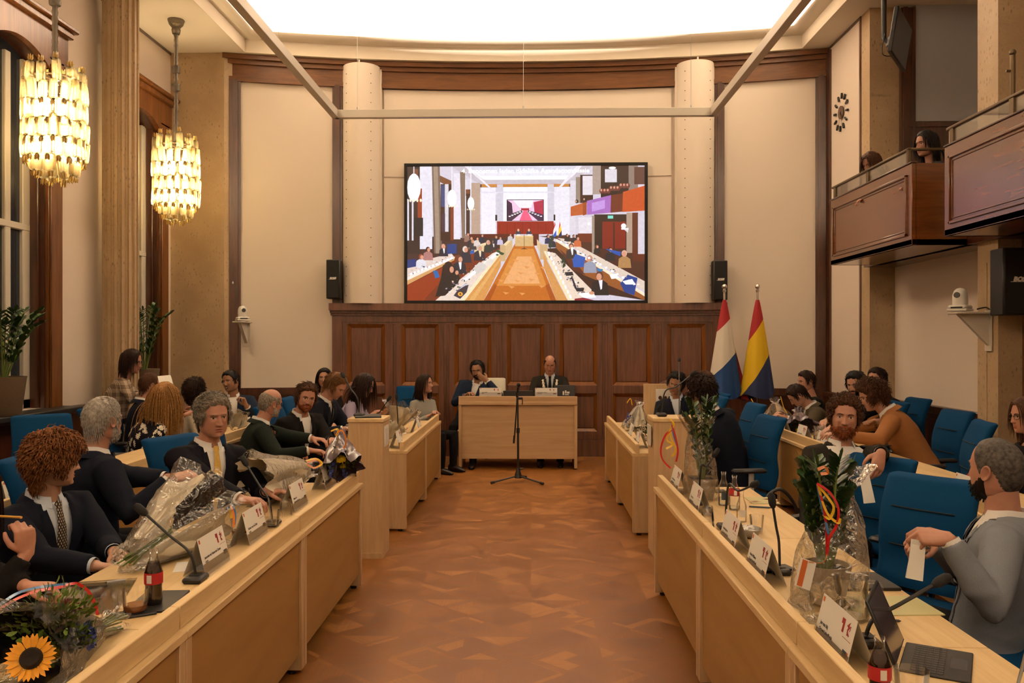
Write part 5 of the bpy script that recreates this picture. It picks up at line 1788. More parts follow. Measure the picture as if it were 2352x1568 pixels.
def person(label, head, hyaw, hpitch=0, hroll=0, tyaw=None, lf=6, ls=0, R_=None, L_=None, skin='fair', hair=None, beard=None, top='navy', shirt='white', tie=None,
           sex='m', openV=(.16, .075), closed=False, glasses=None, face=None, near=False, stand=False, legyaw=None, sc=1.0, seed=1, trousers='trouser', stub=.0, extra=None, nolegs=False, shoulders=1.07, faceon=True, cuff=True):
    H = Vector(head)
    tyaw = hyaw if tyaw is None else tyaw
    f0 = V(math.sin(deg(tyaw)), math.cos(deg(tyaw)), 0)
    r0 = V(f0.y, -f0.x, 0)
    up = (V(0, 0, 1) + f0 * math.tan(deg(lf)) + r0 * math.tan(deg(ls))).normalized()
    fw = (f0 - up * f0.dot(up)).normalized()
    rt = fw.cross(up)
    hf = V(math.sin(deg(hyaw)) * math.cos(deg(hpitch)), math.cos(deg(hyaw)) * math.cos(deg(hpitch)), math.sin(deg(hpitch)))
    hr = hf.cross(V(0, 0, 1)).normalized()
    hr = Matrix.Rotation(deg(hroll), 3, hf) @ hr
    hu = hr.cross(hf)
    Nk = H - hu * .086 * sc - up * .074 * sc - hf * .012 - fw * .012
    Ph = Nk - up * (.53 * sc)
    base = V(Ph.x, Ph.y, 0)
    t = thing('person', label, 'person', base)
    TM = frame(Ph - base, rt * sc, fw * sc, up * sc)           # torso frame -> person frame
    HM = frame(H - base, hr * sc, hf * sc, hu * sc)
    tab = TORSO_M if sex == 'm' else TORSO_F
    sw = (.168 if sex == 'm' else .145) * shoulders
    vox = .0042 if near else .0065
    cvox = .0095 if near else .014
    def torso(k_, s0, s1, n=18, grow=0.0, N_=26):
        rings = []
        for i in range(n):
            s = s0 + (s1 - s0) * i / (n - 1)
            w_, dd = t_at(tab, s)
            w_ *= 1 + (shoulders - 1) * sst(.1, .4, s)
            rings.append([TM @ p for p in ell(V(0, yoff(s), s), V(1, 0, 0), V(0, 1, 0), w_ * k_ + grow, dd * k_ + grow, N_, .86)])
        return rings
    # ---- arms
    arms = []
    for side, spec in ((1, R_), (-1, L_)):
        S = TM @ V(side * sw, -.012, .440)
        if spec is None:
            spec = {'w': TM @ V(side * .17, .33, .16) + base}
        Wt = Vector(spec['w']) - base
        hint = Vector(spec.get('e', TM.to_3x3() @ V(side * .7, -.5, -1.0)))
        E, W = ik(S, Wt, .285 * sc, .255 * sc, hint)
        fd = (W - E).normalized()
        d = Vector(spec['d']).normalized() if 'd' in spec else fd
        n = Vector(spec.get('n', (0, 0, -1)))
        if abs(n.normalized().dot(d)) > .95:
            n = TM.to_3x3() @ V(-side, 0, 0)
        arms.append((side, S, E, W, d, n, spec))
    # ---- body (skin)
    mb = MB()
    mb.loft(torso(.86, -.04, .50))
    nb = TM @ V(0, -.022, .47); nt_ = HM @ V(0, -.018, -.055)
    nr = (.058 if sex == 'm' else .049) * sc
    nd = (nt_ - nb).normalized(); nu = (HM.to_3x3() @ V(1, 0, 0)).normalized(); nu = (nu - nd * nu.dot(nd)).normalized(); nw = nd.cross(nu)
    mb.loft([ell(nb + (nt_ - nb) * q, nu, nw, nr * k1, nr * k1 * 1.06, 20) for q, k1 in ((-.1, 1.25), (.2, 1.12), (.5, 1.0), (.8, .98), (1.05, 1.0))])
    for side, S, E, W, d, n, spec in arms:
        kf = .86 if sex == 'm' else .74
        mb.tube([S + (TM.to_3x3() @ V(-side * .05, 0, 0)), S, (S + E) / 2, E, E * .55 + W * .45, W, W + d * .01], [.05 * kf, .055 * kf, .050 * kf, .044 * kf, .042 * kf, .030 * kf, .027 * kf], 14)
        hand_geo(mb, W, d, n, side > 0, spec.get('c', .35), spec.get('s', 1.0) * (sc if sex == 'm' else sc * .9), spec.get('sp', 0), spec.get('pt', False), spec.get('th'))
    co, fs = remesh(mb, vox, 2, .4)
    nb_v = len(co)
    fp = dict(face or {})
    na, ne = (116, 112) if near else (80, 72)
    hp, hfs, AZ, lipm, stubm, _ = head_arrays(na, ne, fp)
    em = MB(); ear(em, 1); ear(em, -1)
    hv = np.vstack([hp, np.array([tuple(p) for p in em.v])])
    hfs = hfs + [tuple(i + len(hp) for i in f) for f in em.f]
    Hn = np.array(HM)
    hw = hv @ Hn[:3, :3].T + Hn[:3, 3]
    allv = np.vstack([co, hw])
    allf = fs + [tuple(i + nb_v for i in f) for f in hfs]
    me = bpy.data.meshes.new('body')
    me.from_pydata(allv.tolist(), [], allf)
    for nm, arr in (('lip', lipm), ('stub', stubm * stub)):
        at = me.attributes.new(nm, 'FLOAT', 'POINT')
        full = np.zeros(len(allv)); full[nb_v:nb_v + len(hp)] = arr
        at.data.foreach_set('value', full)
    me.materials.append(SKIN[skin]); me.shade_smooth()
    body = bpy.data.objects.new('body', me); COL.objects.link(body); body.parent = t
    # ---- face details laid on the head surface
    if faceon:
        bvh = BVHTree.FromPolygons([Vector(p) for p in hp], hfs[:-0 or None] if False else [f for f in hfs if max(f) < len(hp)])
        def on(x, z, o=.0006):
            r = bvh.ray_cast(V(x, .3, z), V(0, -1, 0))
            y = r[0].y if r[0] is not None else .08
            return HM @ V(x, y + o, z)
        op = fp.get('open', 1.0)
        for side in (1, -1):
            c = MB()
            def disc(cx, cz, rx, rz, o, n=14, clip=None):
                pts = []
                for j in range(n):
                    a = 2 * PI * j / n
                    xx, z_ = rx * math.cos(a), rz * math.sin(a)
                    if clip:
                        lim = clip * (1 - (xx / .0135) ** 2)
                        z_ = max(-lim, min(lim, z_))
                    pts.append(on(cx + xx, cz + z_, o))
                c.add([on(cx, cz, o)] + pts, [(0, 1 + j, 1 + (j + 1) % n) for j in range(n)])
            ex, ez = side * .0315, .003
            gx = fp.get('gaze', 0) * .004
            c.mi = 0; disc(ex, ez, .0135, .0052 * op, .0008, 16, None)
            c.mi = 1; disc(ex + gx, ez, .0056, .0056, .0016, 14, .0054 * op)
            c.mi = 2
            up_l = [on(ex + .0145 * q, ez + .0054 * op * (1 - q * q) + .0006, .0018) for q in (-1, -.6, -.2, .2, .6, 1)]
            c.tube(up_l, [.0005, .0011, .0013, .0013, .0011, .0005], 5)
            c.build('eye', [M['sclera'], M['iris'], M['lash']], t, normals=False)
            if not fp.get('nobrow'):
                c = MB()
                br = [on(side * x, z + fp.get('brow', 0) * .004 * (1 if x < .03 else .3), .0012) for x, z in ((.013, .0185), (.022, .0225), (.032, .0245), (.042, .0215), (.048, .0165))]
                c.tube(br, [.0022, .0034, .0033, .0024, .0010], 6, flat=1.0)
                c.build('eyebrow', HAIR[(hair or {}).get('col', 'grey') if not fp.get('browcol') else fp['browcol']], t)
        if fp.get('teeth'):
            c = MB()
            g = [[on(x, -.066 + .008 * (abs(x) / .026) ** 2 + o * (1 - (x / .019) ** 2), .0012 + .0014) for o in (.0030, -.0030)] for x in (-.017, -.012, -.006, 0, .006, .012, .017)]
            c.sheet(g); c.build('teeth', M['teeth'], t, normals=False)
    # ---- hair and beard
    if hair:
        gl = HM.to_3x3().inverted() @ V(0, 0, -1)
        hm = make_hair(hair, HM, gl.normalized(), seed, near)
        hm.v = [HM @ p for p in hm.v]
        hm.build('hair', HAIR[hair['col']], t, ang=180, normals=False)
    if beard:
        pts, faces, AZ2, _, _, _ = head_arrays(72, 60, fp)
        aa = np.abs(np.degrees(AZ2))
        lo = np.interp(aa, [0, 25, 45, 60, 75, 90], [-.040, -.042, -.058, -.05, -.025, -.01])
        m_ = sst(0, .012, lo - pts[:, 2]) * (1 - sst(84, 92, aa)) * sst(-.125, -.112, pts[:, 2] + 0)
        mouth = np.exp(-(pts[:, 0] / .024) ** 6 - ((pts[:, 2] + .066) / .0085) ** 4) * (aa < 60)
        m_ = m_ * (1 - np.clip(mouth * 1.3, 0, 1))
        dr = pts / np.linalg.norm(pts, axis=1, keepdims=True)
        bv = beard.get('vol', .006)
        nz = np.array([noise.noise(Vector(p * 120)) for p in pts])
        q = pts + dr * ((m_ * bv * (1 + .6 * nz) - .0015 * (1 - m_))[:, None])
        keep = [f for f in faces if min(m_[i] for i in f) > .08]
        used = sorted({i for f in keep for i in f}); ix = {v: k_ for k_, v in enumerate(used)}
        c = MB(); c.add([HM @ Vector(q[i]) for i in used], [tuple(ix[i] for i in f) for f in keep])
        rnd = random.Random(seed + 7)
        cand = [i for i in range(len(pts)) if m_[i] > .4]
        for _ in range(beard.get('n', 120 if near else 30)):
            i = rnd.choice(cand); p = Vector(q[i]); dn = Vector(dr[i])
            e = p + (dn * .5 + V(rnd.uniform(-.3, .3), 0, -.8)).normalized() * beard.get('len', .012)
            c.tube([HM @ (p - dn * .002), HM @ ((p + e) / 2 + dn * .002), HM @ e], [.0024, .0018, .0005], 4)
        c.build('beard', HAIR[beard['col']], t, ang=180, normals=False)
    # ---- spectacles
    if glasses:
        up_ = glasses == 'head'
        c = MB()
        GM = HM @ (T(0, -.018, .082) @ R('X', deg(38)) if up_ else Matrix.Identity(4))
        yy = .098 if not up_ else .088
        for side in (1, -1):
            c.tube([GM @ V(side * .031 + .022 * math.cos(a), yy - .004 * abs(math.cos(a)) - .01 * (side * math.cos(a) > .5), .001 + .016 * math.sin(a)) for a in [2 * PI * j / 18 for j in range(18)]], .0014 if near else .002, 6, closed=True)
            c.tube([GM @ V(side * .053, yy - .012, .005), GM @ V(side * .074, .05, .006), GM @ V(side * .080, -.015, .002)], .0014 if near else .002, 5)
        c.tube([GM @ V(-.010, yy, .004), GM @ V(0, yy + .003, .007), GM @ V(.010, yy, .004)], .0014, 5)
        c.build('spectacles', M['spec_frame'], t)
    # ---- shirt
    yf = lambda s, k_: yoff(s) + t_at(tab, s)[1] * k_
    if not closed:
        c = MB(); c.loft(torso(.945, .02, .508, 20))
        c.build('shirt', CL[shirt], t, ang=180)
        c = MB()
        rows = [[], [], [], []]
        gap = 16 if tie else 30
        for j in range(29):
            a = deg(gap + (360 - 2 * gap) * j / 28)
            fr_ = max(0, math.cos(a))
            sn, cs = math.sin(a), math.cos(a)
            R1 = (.066 if sex == 'm' else .058)
            for k_, (r, s) in enumerate(((R1 * 1.06, .500 - .01 * fr_), (R1 * .98, .556 - .022 * fr_), (R1 * 1.03, .558 - .022 * fr_), (R1 * 1.12 + .014 * fr_, .522 - .042 * fr_ ** 3))):
                rows[k_].append(TM @ V(r * sn, -.030 + r * 1.05 * cs + .012 * fr_, s))
        c.sheet(rows)
        c.build('collar', CL[shirt], t, ang=60)
    if tie:
        c = MB()
        prof = [(.522, .013, .016), (.505, .019, .018), (.485, .014, .014), (.475, .015, .010), (.40, .022, .007), (.30, .029, .006), (.20, .034, .006), (.10, .038, .006), (.05, .036, .006), (.01, .0, .006)]
        rr = []
        for s, hw, th in prof:
            y = yf(min(s, .50), .955) + .004 + (.012 if s > .47 else 0)
            rr.append([TM @ V(-hw, y, s), TM @ V(-hw * .5, y + th * .8, s), TM @ V(0, y + th, s), TM @ V(hw * .5, y + th * .8, s), TM @ V(hw, y, s)])
        c.sheet(rr)
        me_ = c.mesh('tie', CL[tie], ang=180, normals=False)
        uv = me_.uv_layers.new(name='UVMap')
        for lp in me_.loops:
            r_, c_ = divmod(lp.vertex_index, 5)
            uv.data[lp.index].uv = (c_ / 4, prof[r_][0] / .52)
        o = bpy.data.objects.new('tie', me_); COL.objects.link(o); o.parent = t
    # ---- jacket or top
    mb = MB()
    g = .006 if not closed else .004
    mb.loft(torso(1.0, -.13 if not closed else -.08, .508 if closed else .522, 22, g))
    slv = 1.12 if sex == 'm' else .90
    for side, S, E, W, d, n, spec in arms:
        fd = (W - E).normalized()
        We = W - fd * .022
        shd = TM.to_3x3() @ V(-side, 0, 0)
        kk = slv * (1 if not closed else .92)
        mb.tube([S + shd * .06 + TM.to_3x3() @ V(0, 0, .01), S + TM.to_3x3() @ V(0, 0, .004), S * .66 + E * .34, S * .3 + E * .7, E, E * .72 + We * .28, E * .3 + We * .7, We],
                [.066 * kk, .070 * kk, .064 * kk, .058 * kk, .054 * kk, .051 * kk, .045 * kk, .041 * kk], 16)
    co, fs = remesh(mb, cvox, 4, .5)
    # cloth folds, stronger at elbows and waist
    Ti = np.array(TM.inverted())
    loc = co @ Ti[:3, :3].T + Ti[:3, 3]
    ctr = np.array([tuple(a[2]) for a in arms])
    nzv = np.array([noise.noise(Vector((p[0] * 9 + seed, p[1] * 9, p[2] * 22))) for p in co])
    nz2 = np.array([noise.noise(Vector((p[0] * 30, p[1] * 30, p[2] * 30 + seed))) for p in co])
    mm = bpy.data.meshes.new('t'); mm.from_pydata(co.tolist(), [], fs); mm.update()
    nr_ = np.empty(len(co) * 3); mm.vertices.foreach_get('normal', nr_); nr_ = nr_.reshape(-1, 3); bpy.data.meshes.remove(mm)
    de = np.min(np.linalg.norm(co[:, None, :] - ctr[None], axis=2), axis=1)
    amp = .0028 + .0055 * np.exp(-(de / .11) ** 2) + .003 * np.exp(-((loc[:, 2] - .12) / .1) ** 2)
    co = co + nr_ * (amp * nzv + .0012 * nz2)[:, None]
    loc = co @ Ti[:3, :3].T + Ti[:3, 3]
    bv0 = BVHTree.FromPolygons([Vector(p) for p in loc], fs)
    apex, vtop = openV[0], openV[1] * openVk
    def vx(s):
        if s < apex:
            return -.001 if apex > -.1 else .05
        return vtop * min(1, (s - apex) / (.47 - apex)) ** .85 if apex > -.1 else .045 + (vtop - .045) * max(0, s) / .47
    drop = set()
    for i, p in enumerate(loc):
        if closed:
            if p[2] > .493 and abs(p[0]) < .075:
                drop.add(i)
        elif (0 < p[1] < yf(min(max(p[2], -.1), .53), 1.0) + .02 and abs(p[0]) < vx(p[2]) and p[2] < .60) or (p[2] > .516 and abs(p[0]) < .06):
            drop.add(i)
    fs2 = [f for f in fs if not any(i in drop for i in f)]
    used = sorted({i for f in fs2 for i in f}); ix = {v: k_ for k_, v in enumerate(used)}
    us = set(used)
    if not closed:
        Tn = np.array(TM)
        for i in {i for f in fs if any(j in drop for j in f) for i in f if i in us}:
            p = loc[i].copy(); vv = vx(p[2])
            if p[1] > 0 and abs(p[0]) - vv < cvox * 2 and p[2] < .516:
                p[0] = math.copysign(max(vv, .001), p[0])
            elif p[2] > .49:
                p[2] = .514
            co[i] = Tn[:3, :3] @ p + Tn[:3, 3]
    jm = bpy.data.meshes.new('jacket' if not closed else 'top')
    jm.from_pydata(co[used].tolist(), [], [tuple(ix[i] for i in f) for f in fs2])
    jm.materials.append(CL[top]); jm.shade_smooth()
    if extra == 'petals':
        rnd = random.Random(3)
        jm.materials.append(M['petal'])
        bw = BVHTree.FromPolygons([Vector(p) for p in co], fs)
        vs, fsn = [], []
        for _ in range(190):
            i = rnd.randrange(len(co)); c0, nn = Vector(co[i]), Vector(nr_[i])
            u = nn.orthogonal().normalized(); u = Matrix.Rotation(rnd.uniform(0, 6.3), 3, nn) @ u; w_ = nn.cross(u)
            for q in range(5):
                a = (q - 2) * .45
                dv = u * math.cos(a) + w_ * math.sin(a); pv = nn.cross(dv)
                b0 = len(vs)
                for (x, h) in ((.010, .001), (.024, .0045), (.036, .005), (.043, .002)):
                    for sg in (-1, 1):
                        pt = c0 + dv * x + pv * (sg * h)
                        hit = bw.find_nearest(pt)
                        vs.append(hit[0] + hit[1] * .0015 if hit[0] is not None else pt)
                fsn += [(b0 + 2 * k_, b0 + 2 * k_ + 1, b0 + 2 * k_ + 3, b0 + 2 * k_ + 2) for k_ in range(3)]
        bm = bmesh.new(); bm.from_mesh(jm)
        nv = [bm.verts.new(p) for p in vs]
        for f in fsn:
            ff = bm.faces.new([nv[i] for i in f]); ff.material_index = 1
        bm.to_mesh(jm); bm.free()
    jo = bpy.data.objects.new(jm.name, jm); COL.objects.link(jo); jo.parent = t
    if not closed:
        sd = jo.modifiers.new('s', 'SOLIDIFY'); sd.thickness = .004; sd.offset = -1
        def onj(x, s, o):
            r = bv0.ray_cast(V(x, .5, s), V(0, -1, 0))
            y = r[0].y if r[0] is not None and abs(r[0].y - yf(s, 1.02)) < .035 else yf(s, 1.02) + .006
            return TM @ V(x, y + o, s)
        c = MB()
        for side in (1, -1):
            g_, hi = [], .49
            lo_ = max(apex, .06)
            for i in range(15):
                s = lo_ + (hi - lo_) * i / 14
                q = i / 14
                w_ = .004 + .062 * min(1, q / .72) ** 1.1
                if q > .80:
                    w_ = .042 - .06 * (q - .80)
                x0 = max(vx(s) - .012, .002)
                sl = .016 * q
                g_.append([onj(side * x0, s, .003), onj(side * (x0 + w_ * .5), s - sl * .3, .0065), onj(side * (x0 + w_), s - sl, .0055), onj(side * (x0 + w_ + .001), s - sl, .0005)])
            c.sheet(g_)
        rows = [[], [], [], []]
        for j in range(21):
            a = deg(62 + 236 * j / 20)
            sn, cs = math.sin(a), math.cos(a)
            q_ = sst(0, .18, min(j, 20 - j) / 20)
            for k_, (r, s) in enumerate(((.068, .500), (.074, .538), (.082, .536), (.102, .502 - .012 * (1 - q_)))):
                rows[k_].append(TM @ V(r * sn * (1.06 if sex == 'm' else .92), -.030 + r * cs * 1.05, s - .03 * max(0, cs)))
        c.sheet(rows)
        c.build('lapel', CL[top], jo, ang=60, normals=False)
        if cuff:
            for side, S, E, W, d, n, spec in arms:
                fd = (W - E).normalized()
                c = MB(); c.tube([W - fd * .05, W - fd * .008], [.0375, .0355], 16, cap=False); c.build('shirt_cuff', CL[shirt], t, ang=180)
    # ---- trousers and shoes
    if not nolegs:
        ly = tyaw if legyaw is None else legyaw
        lfw = V(math.sin(deg(ly)), math.cos(deg(ly)), 0); lr = V(lfw.y, -lfw.x, 0)
        c = MB()
        P0 = Ph - base
        c.loft([[p for p in ell(P0 + up * s, lr, lfw, w_, d_, 20, .9)] for s, w_, d_ in ((-.10, .13, .10), (-.05, .172, .125), (.03, .175, .125), (.10, .165, .12))])
        shoes = []
        for side in (1, -1):
            hp_ = P0 + lr * side * .09
            if stand:
                kn = V(hp_.x, hp_.y, 0) + lr * side * .02 + V(0, 0, hp_.z * .53) + lfw * .02
                an = V(hp_.x, hp_.y, .09) + lr * side * .03
            else:
                kn = hp_ + lfw * .42 + lr * side * .04; kn.z = max(.47, min(.52, P0.z + .02))
                an = V(kn.x, kn.y, .09) - lfw * .02
            c.tube([hp_, hp_ * .5 + kn * .5, kn, kn * .6 + an * .4, an, an - V(0, 0, .03)], [.088, .078, .062, .058, .050, .052], 14)
            shoes.append(an)
        co, fs = remesh(c, .016, 3, .5)
        tm = bpy.data.meshes.new('trousers'); tm.from_pydata(co.tolist(), [], fs); tm.materials.append(CL[trousers]); tm.shade_smooth()
        o = bpy.data.objects.new('trousers', tm); COL.objects.link(o); o.parent = t
        for an in shoes:
            c = MB()
            c.loft([ell(V(an.x, an.y, .045) + lfw * x + V(0, 0, dz), lr, V(0, 0, 1), a, b_, 14, .8) for x, a, b_, dz in ((-.07, .015, .02, 0), (-.06, .03, .042, 0), (0, .036, .045, 0), (.08, .043, .034, -.010), (.15, .036, .022, -.020), (.18, .012, .010, -.028))])
            c.build('shoe', M['shoe'], t)
    return t, TM, HM, base
def hand(px, py, Y, d=None, n=None, c=.35, e=None, **k):
    s = {'w': P(px, py, Y), 'c': c}
    if d is not None: s['d'] = d
    if n is not None: s['n'] = n
    if e is not None: s['e'] = e
    s.update(k)
    return s
SHORT = dict(kind='short', vol=.014, len=.030, lift=.10, mess=.18, rad=.0030, n=800, lump=.5)
CURLY = dict(kind='short', vol=.024, len=.036, lift=.22, mess=.4, curl=.0045, turns=2.2, rad=.0036, n=1400)
LONG = dict(kind='long', vol=.014, len=.32, lift=.04, mess=.06, rad=.0042, n=560, grav=.42)
def hs(b, **k):
    d = dict(b); d.update(k); return d

# ---- left, front row
person('woman in black at the left edge holding a yellow pencil to her mouth', (-2.11, 3.04, 1.085), 78, -4, 0, 75, 18, 0, R_=dict(w=P(62, 1270, 2.95), d=(-.05, -.1, 1), n=(-.7, .55, .1), c=.75, e=(.3, -.4, -1)), L_=dict(w=P(78, 1356, 2.86), d=(.95, .25, -.05), n=(0, 0, -1), c=.75),
       skin='pink', hair=hs(LONG, col='dark', n=700), top='black', closed=True, sex='f', near=True, seed=11)
person('young man with ginger curls, navy suit and polka dot tie, seated at the left', P(122, 1060, 3.80), 54, -2, 0, 112, 6, 3, R_=hand(222, 1300, 3.50, d=(.93, .2, -.12), n=(0, -.25, -1), c=.5, e=(-.6, -.7, -.8)), L_=hand(262, 1268, 3.66, d=(.85, -.5, -.15), n=(0, 0, -1), c=.45, e=(.3, .6, -1)),
       skin='pale', hair=hs(CURLY, col='ginger', line='low', vol=.034, len=.05, curl=.006, turns=1.8, n=1900, lift=.16, mess=.38, grav=.12, rad=.0040, fringe=True), top='navy', shirt='shirtblue', tie='tie_dots', near=True, seed=12, openV=(.10, .085), face=dict(nose=1.05))
person('white-haired bearded man in dark navy suit seen from behind', P(237, 966, 4.42), 22, 0, 0, 42, 4, 0, R_=hand(392, 1100, 4.28, d=(.75, .3, .2), n=(-.1, .3, -1), c=.7, e=(.4, -.6, -1)), L_=hand(385, 1098, 4.40, d=(.85, .1, .1), n=(0, -.5, -.6), c=.7, e=(0, .5, -1)),
       skin='pink', hair=hs(SHORT, col='white', vol=.012, len=.026, line='recede', n=1300, mess=.12, lift=.05, rad=.0022, lump=.25, rough=.08), beard=dict(col='white', vol=.005), top='navy', near=True, seed=13, tie='tie_navy')
person('grey-haired man with glasses on his head and a yellow tie', P(489, 955, 4.72), 136, -6, 2, 128, 2, -4, R_=dict(w=P(560, 1150, 4.35), d=(.9, -.3, 0), n=(0, 0, -1), c=.5), L_=dict(w=P(612, 1128, 4.72), d=(.9, .1, 0), n=(0, 0, -1), c=.4, e=(.5, .5, -1)),
       skin='pink', hair=hs(SHORT, col='grey', vol=.020, len=.034, curl=.003, n=1500, mess=.30, lift=.12, rad=.0030), top='navy2', tie='tie_yellow', glasses='head', near=True, seed=14, openV=(.06, .085), face=dict(jaw=1.10, nose=1.15, smile=-.35, brow=-1, open=.8))
person('bald man with glasses and dark green jacket turned to his neighbour', P(621, 926, 7.02), 42, -8, 4, 66, 14, 0, R_=hand(712, 1034, 6.75, d=(1, .2, -.1), n=(0, 0, -1), c=.4), L_=hand(735, 1010, 7.0, c=.4, n=(0, 0, -1)),
       skin='pink', hair=dict(kind='bald', col='grey', vol=.006, top=.05, n=60, len=.015, rad=.003), beard=dict(col='white', vol=.003, n=10), top='green', glasses='eyes', near=False, seed=15, cuff=True)
person('brown-bearded man in black jacket and open white shirt looking at the camera', P(703, 912, 7.40), 150, -10, -10, 128, 12, 2, R_=hand(668, 1040, 7.15, c=.4, n=(0, 0, -1)), L_=hand(762, 1010, 7.2, c=.4, n=(0, 0, -1)),
       skin='pink', hair=hs(SHORT, col='brown', vol=.018, len=.045, curl=.003, mess=.35), beard=dict(col='red', vol=.005), top='black', seed=16, openV=(.08, .075))
person('fair-haired man in navy suit bending over his desk', P(771, 886, 7.95), 108, -34, 0, 100, 20, 0, R_=hand(790, 985, 7.7, c=.5, n=(0, 0, -1)), L_=hand(830, 965, 8.0, c=.5, n=(0, 0, -1)),
       skin='pink', hair=hs(SHORT, col='fair', vol=.018, len=.05), top='navy', tie='tie_black', seed=17)
person('woman with glasses and long dark hair in a lilac sweater', P(836, 884, 8.8), 96, -22, 0, 92, 14, 0, skin='fair', hair=hs(LONG, col='dark'), top='lilac', closed=True, sex='f', glasses='eyes', seed=18, R_=hand(850, 955, 8.6, c=.4, n=(0, 0, -1)), L_=hand(880, 950, 8.8, c=.4, n=(0, 0, -1)))
person('dark-haired woman half hidden against the panelling', P(745, 868, 10.55), 172, 0, 0, 170, 4, 0, skin='fair', hair=hs(LONG, col='black', len=.2), top='black', closed=True, sex='f', seed=19)
person('woman with long dark hair in a grey blouse gazing up right', P(976, 882, 10.55), 112, 6, 0, 130, 4, 0, skin='fair', hair=hs(LONG, col='dark', len=.24), top='greyt', closed=True, sex='f', seed=20, legyaw=120, R_=hand(985, 955, 10.35, c=.4, n=(0, 0, -1)), L_=hand(1000, 950, 10.3, c=.4, n=(0, 0, -1)))
# ---- left, second row
person('woman in plaid jacket leaning by the fluted column with papers', P(302, 830, 8.95), 88, -10, 6, 62, 14, 0, skin='pink', hair=hs(LONG, kind='bob', col='dark', len=.15), top='plaid', closed=True, sex='f', stand=True, glasses='eyes', seed=21, sc=1.06, face=dict(smile=1), R_=hand(352, 884, 8.75, c=.5, n=(0, 0, -1), d=(1, 0, 0)), L_=hand(362, 880, 9.0, c=.5, n=(0, 0, -1)))
person('man with receding brown hair and navy jacket seen from behind', P(343, 884, 8.45), 34, -4, 0, 60, 8, 0, skin='pink', hair=hs(SHORT, col='brown', vol=.008, len=.02, line='recede'), top='navy', seed=22, R_=hand(420, 955, 8.3, c=.4), L_=hand(420, 945, 8.6, c=.4))
person('woman with long blonde hair in a black dress with white petal print', P(376, 912, 7.62), 14, -4, 8, 40, 14, 10, skin='fair', hair=hs(LONG, col='blonde', n=1100, len=.36, rad=.0032, mess=.10), top='navy2', closed=True, sex='f', seed=23, extra='petals', shoulders=1.1, sc=1.1, R_=hand(402, 1035, 7.4, c=.6, n=(-.3, 0, -1)), L_=hand(425, 1010, 7.6, c=.4))
person('person with dark curly hair in a cream jacket seen from behind', P(447, 900, 8.75), 6, 0, 0, 60, 8, 0, skin='fair', hair=hs(CURLY, col='dark', vol=.034, n=1200, line='fem', len=.05), top='cream', closed=True, sex='f', seed=24)
person('smiling man in blue suit with one hand raised by the left panel', P(530, 876, 9.5), 200, -2, 10, 160, 0, 4, skin='tan', hair=hs(SHORT, col='black', vol=.012, len=.03), top='blue', stub=.5, seed=25, face=dict(smile=1, teeth=True), openV=(.08, .07), L_=hand(566, 932, 9.25, d=(-.35, -.1, .9), n=(-.6, -.6, 0), c=.75, e=(.6, .2, -1)), R_=hand(520, 960, 9.3, c=.4))
# ---- presiding desk
person('dark-haired man in blue jacket covering his mouth with one hand', P(1097, 850, 11.10), 188, -10, 6, 186, 4, -14, skin='tan', hair=hs(SHORT, col='black', vol=.016, len=.04, line='recede'), top='blue', stub=.9, seed=26, L_=dict(w=P(1119, 874, 10.93), d=(-.85, .1, .5), n=(.1, 1, .1), c=.25, e=(.8, -.1, -1)), R_=hand(1070, 908, 10.9, c=.4), openV=(.05, .07), beard=dict(col='black', vol=.003, n=10))
MAYOR = person('bald man in dark suit wearing a silver chain of office', P(1263, 836, 11.25), 180, -20, 0, 180, 4, 0, skin='pink', hair=dict(kind='bald', col='dark', vol=.008, top=.06, n=50, len=.02, rad=.003), top='char', tie='tie_black', shirt='shirtblue', seed=27, R_=hand(1240, 905, 10.95, c=.4), L_=hand(1290, 905, 10.95, c=.4), face=dict(open=.5))
# ---- right, front row
person('dark-haired man in suit and pale shirt tilting his head to the aisle', P(1553, 880, 9.30), 204, -14, -14, 196, 4, 8, skin='tan', hair=hs(SHORT, col='black', vol=.018, len=.05), top='navy', shirt='shirtblue', seed=28, stub=.3, face=dict(brow=-1))
person('man with close-cropped head looking left behind the card easel', P(1530, 897, 10.0), 232, -8, 0, 230, 4, 0, skin='tan', hair=hs(SHORT, col='brown', vol=.004, n=0), top='char', seed=29)
person('brown-haired man partly hidden in front of the left flag', P(1619, 878, 9.75), -42, -4, 0, -60, 4, 0, skin='pink', hair=hs(SHORT, col='brown', vol=.018, len=.04), top='navy2', seed=30)
person('curly dark-haired man in navy jacket with his back turned', P(1609, 903, 7.05), -48, -6, -6, -40, 14, -18, skin='fair', hair=hs(CURLY, col='dark', vol=.026, n=1200, len=.05), top='navy', seed=31, R_=hand(1590, 1040, 7.3, c=.4), L_=hand(1560, 1000, 7.2, c=.4), trousers='jeans', stand=False, sc=1.08)
person('smiling man with red beard and white shirt resting an arm on a chair', P(1940, 957, 5.10), 198, 0, -4, 172, -8, -3, skin='pink', hair=hs(CURLY, col='brown', vol=.020, n=1300, len=.032, curl=.006), beard=dict(col='red', vol=.010, n=260, len=.016), top='char', near=True, seed=32, face=dict(smile=1, teeth=True, browcol='brown'), openV=(-.2, .145), L_=dict(w=P(2024, 1040, 4.62), d=(-.35, -.35, -.75), n=(-.3, .85, -.4), c=.35, e=(.8, .25, .35)), R_=hand(1850, 1300, 4.62, c=.4, e=(-.3, .8, -.4)))
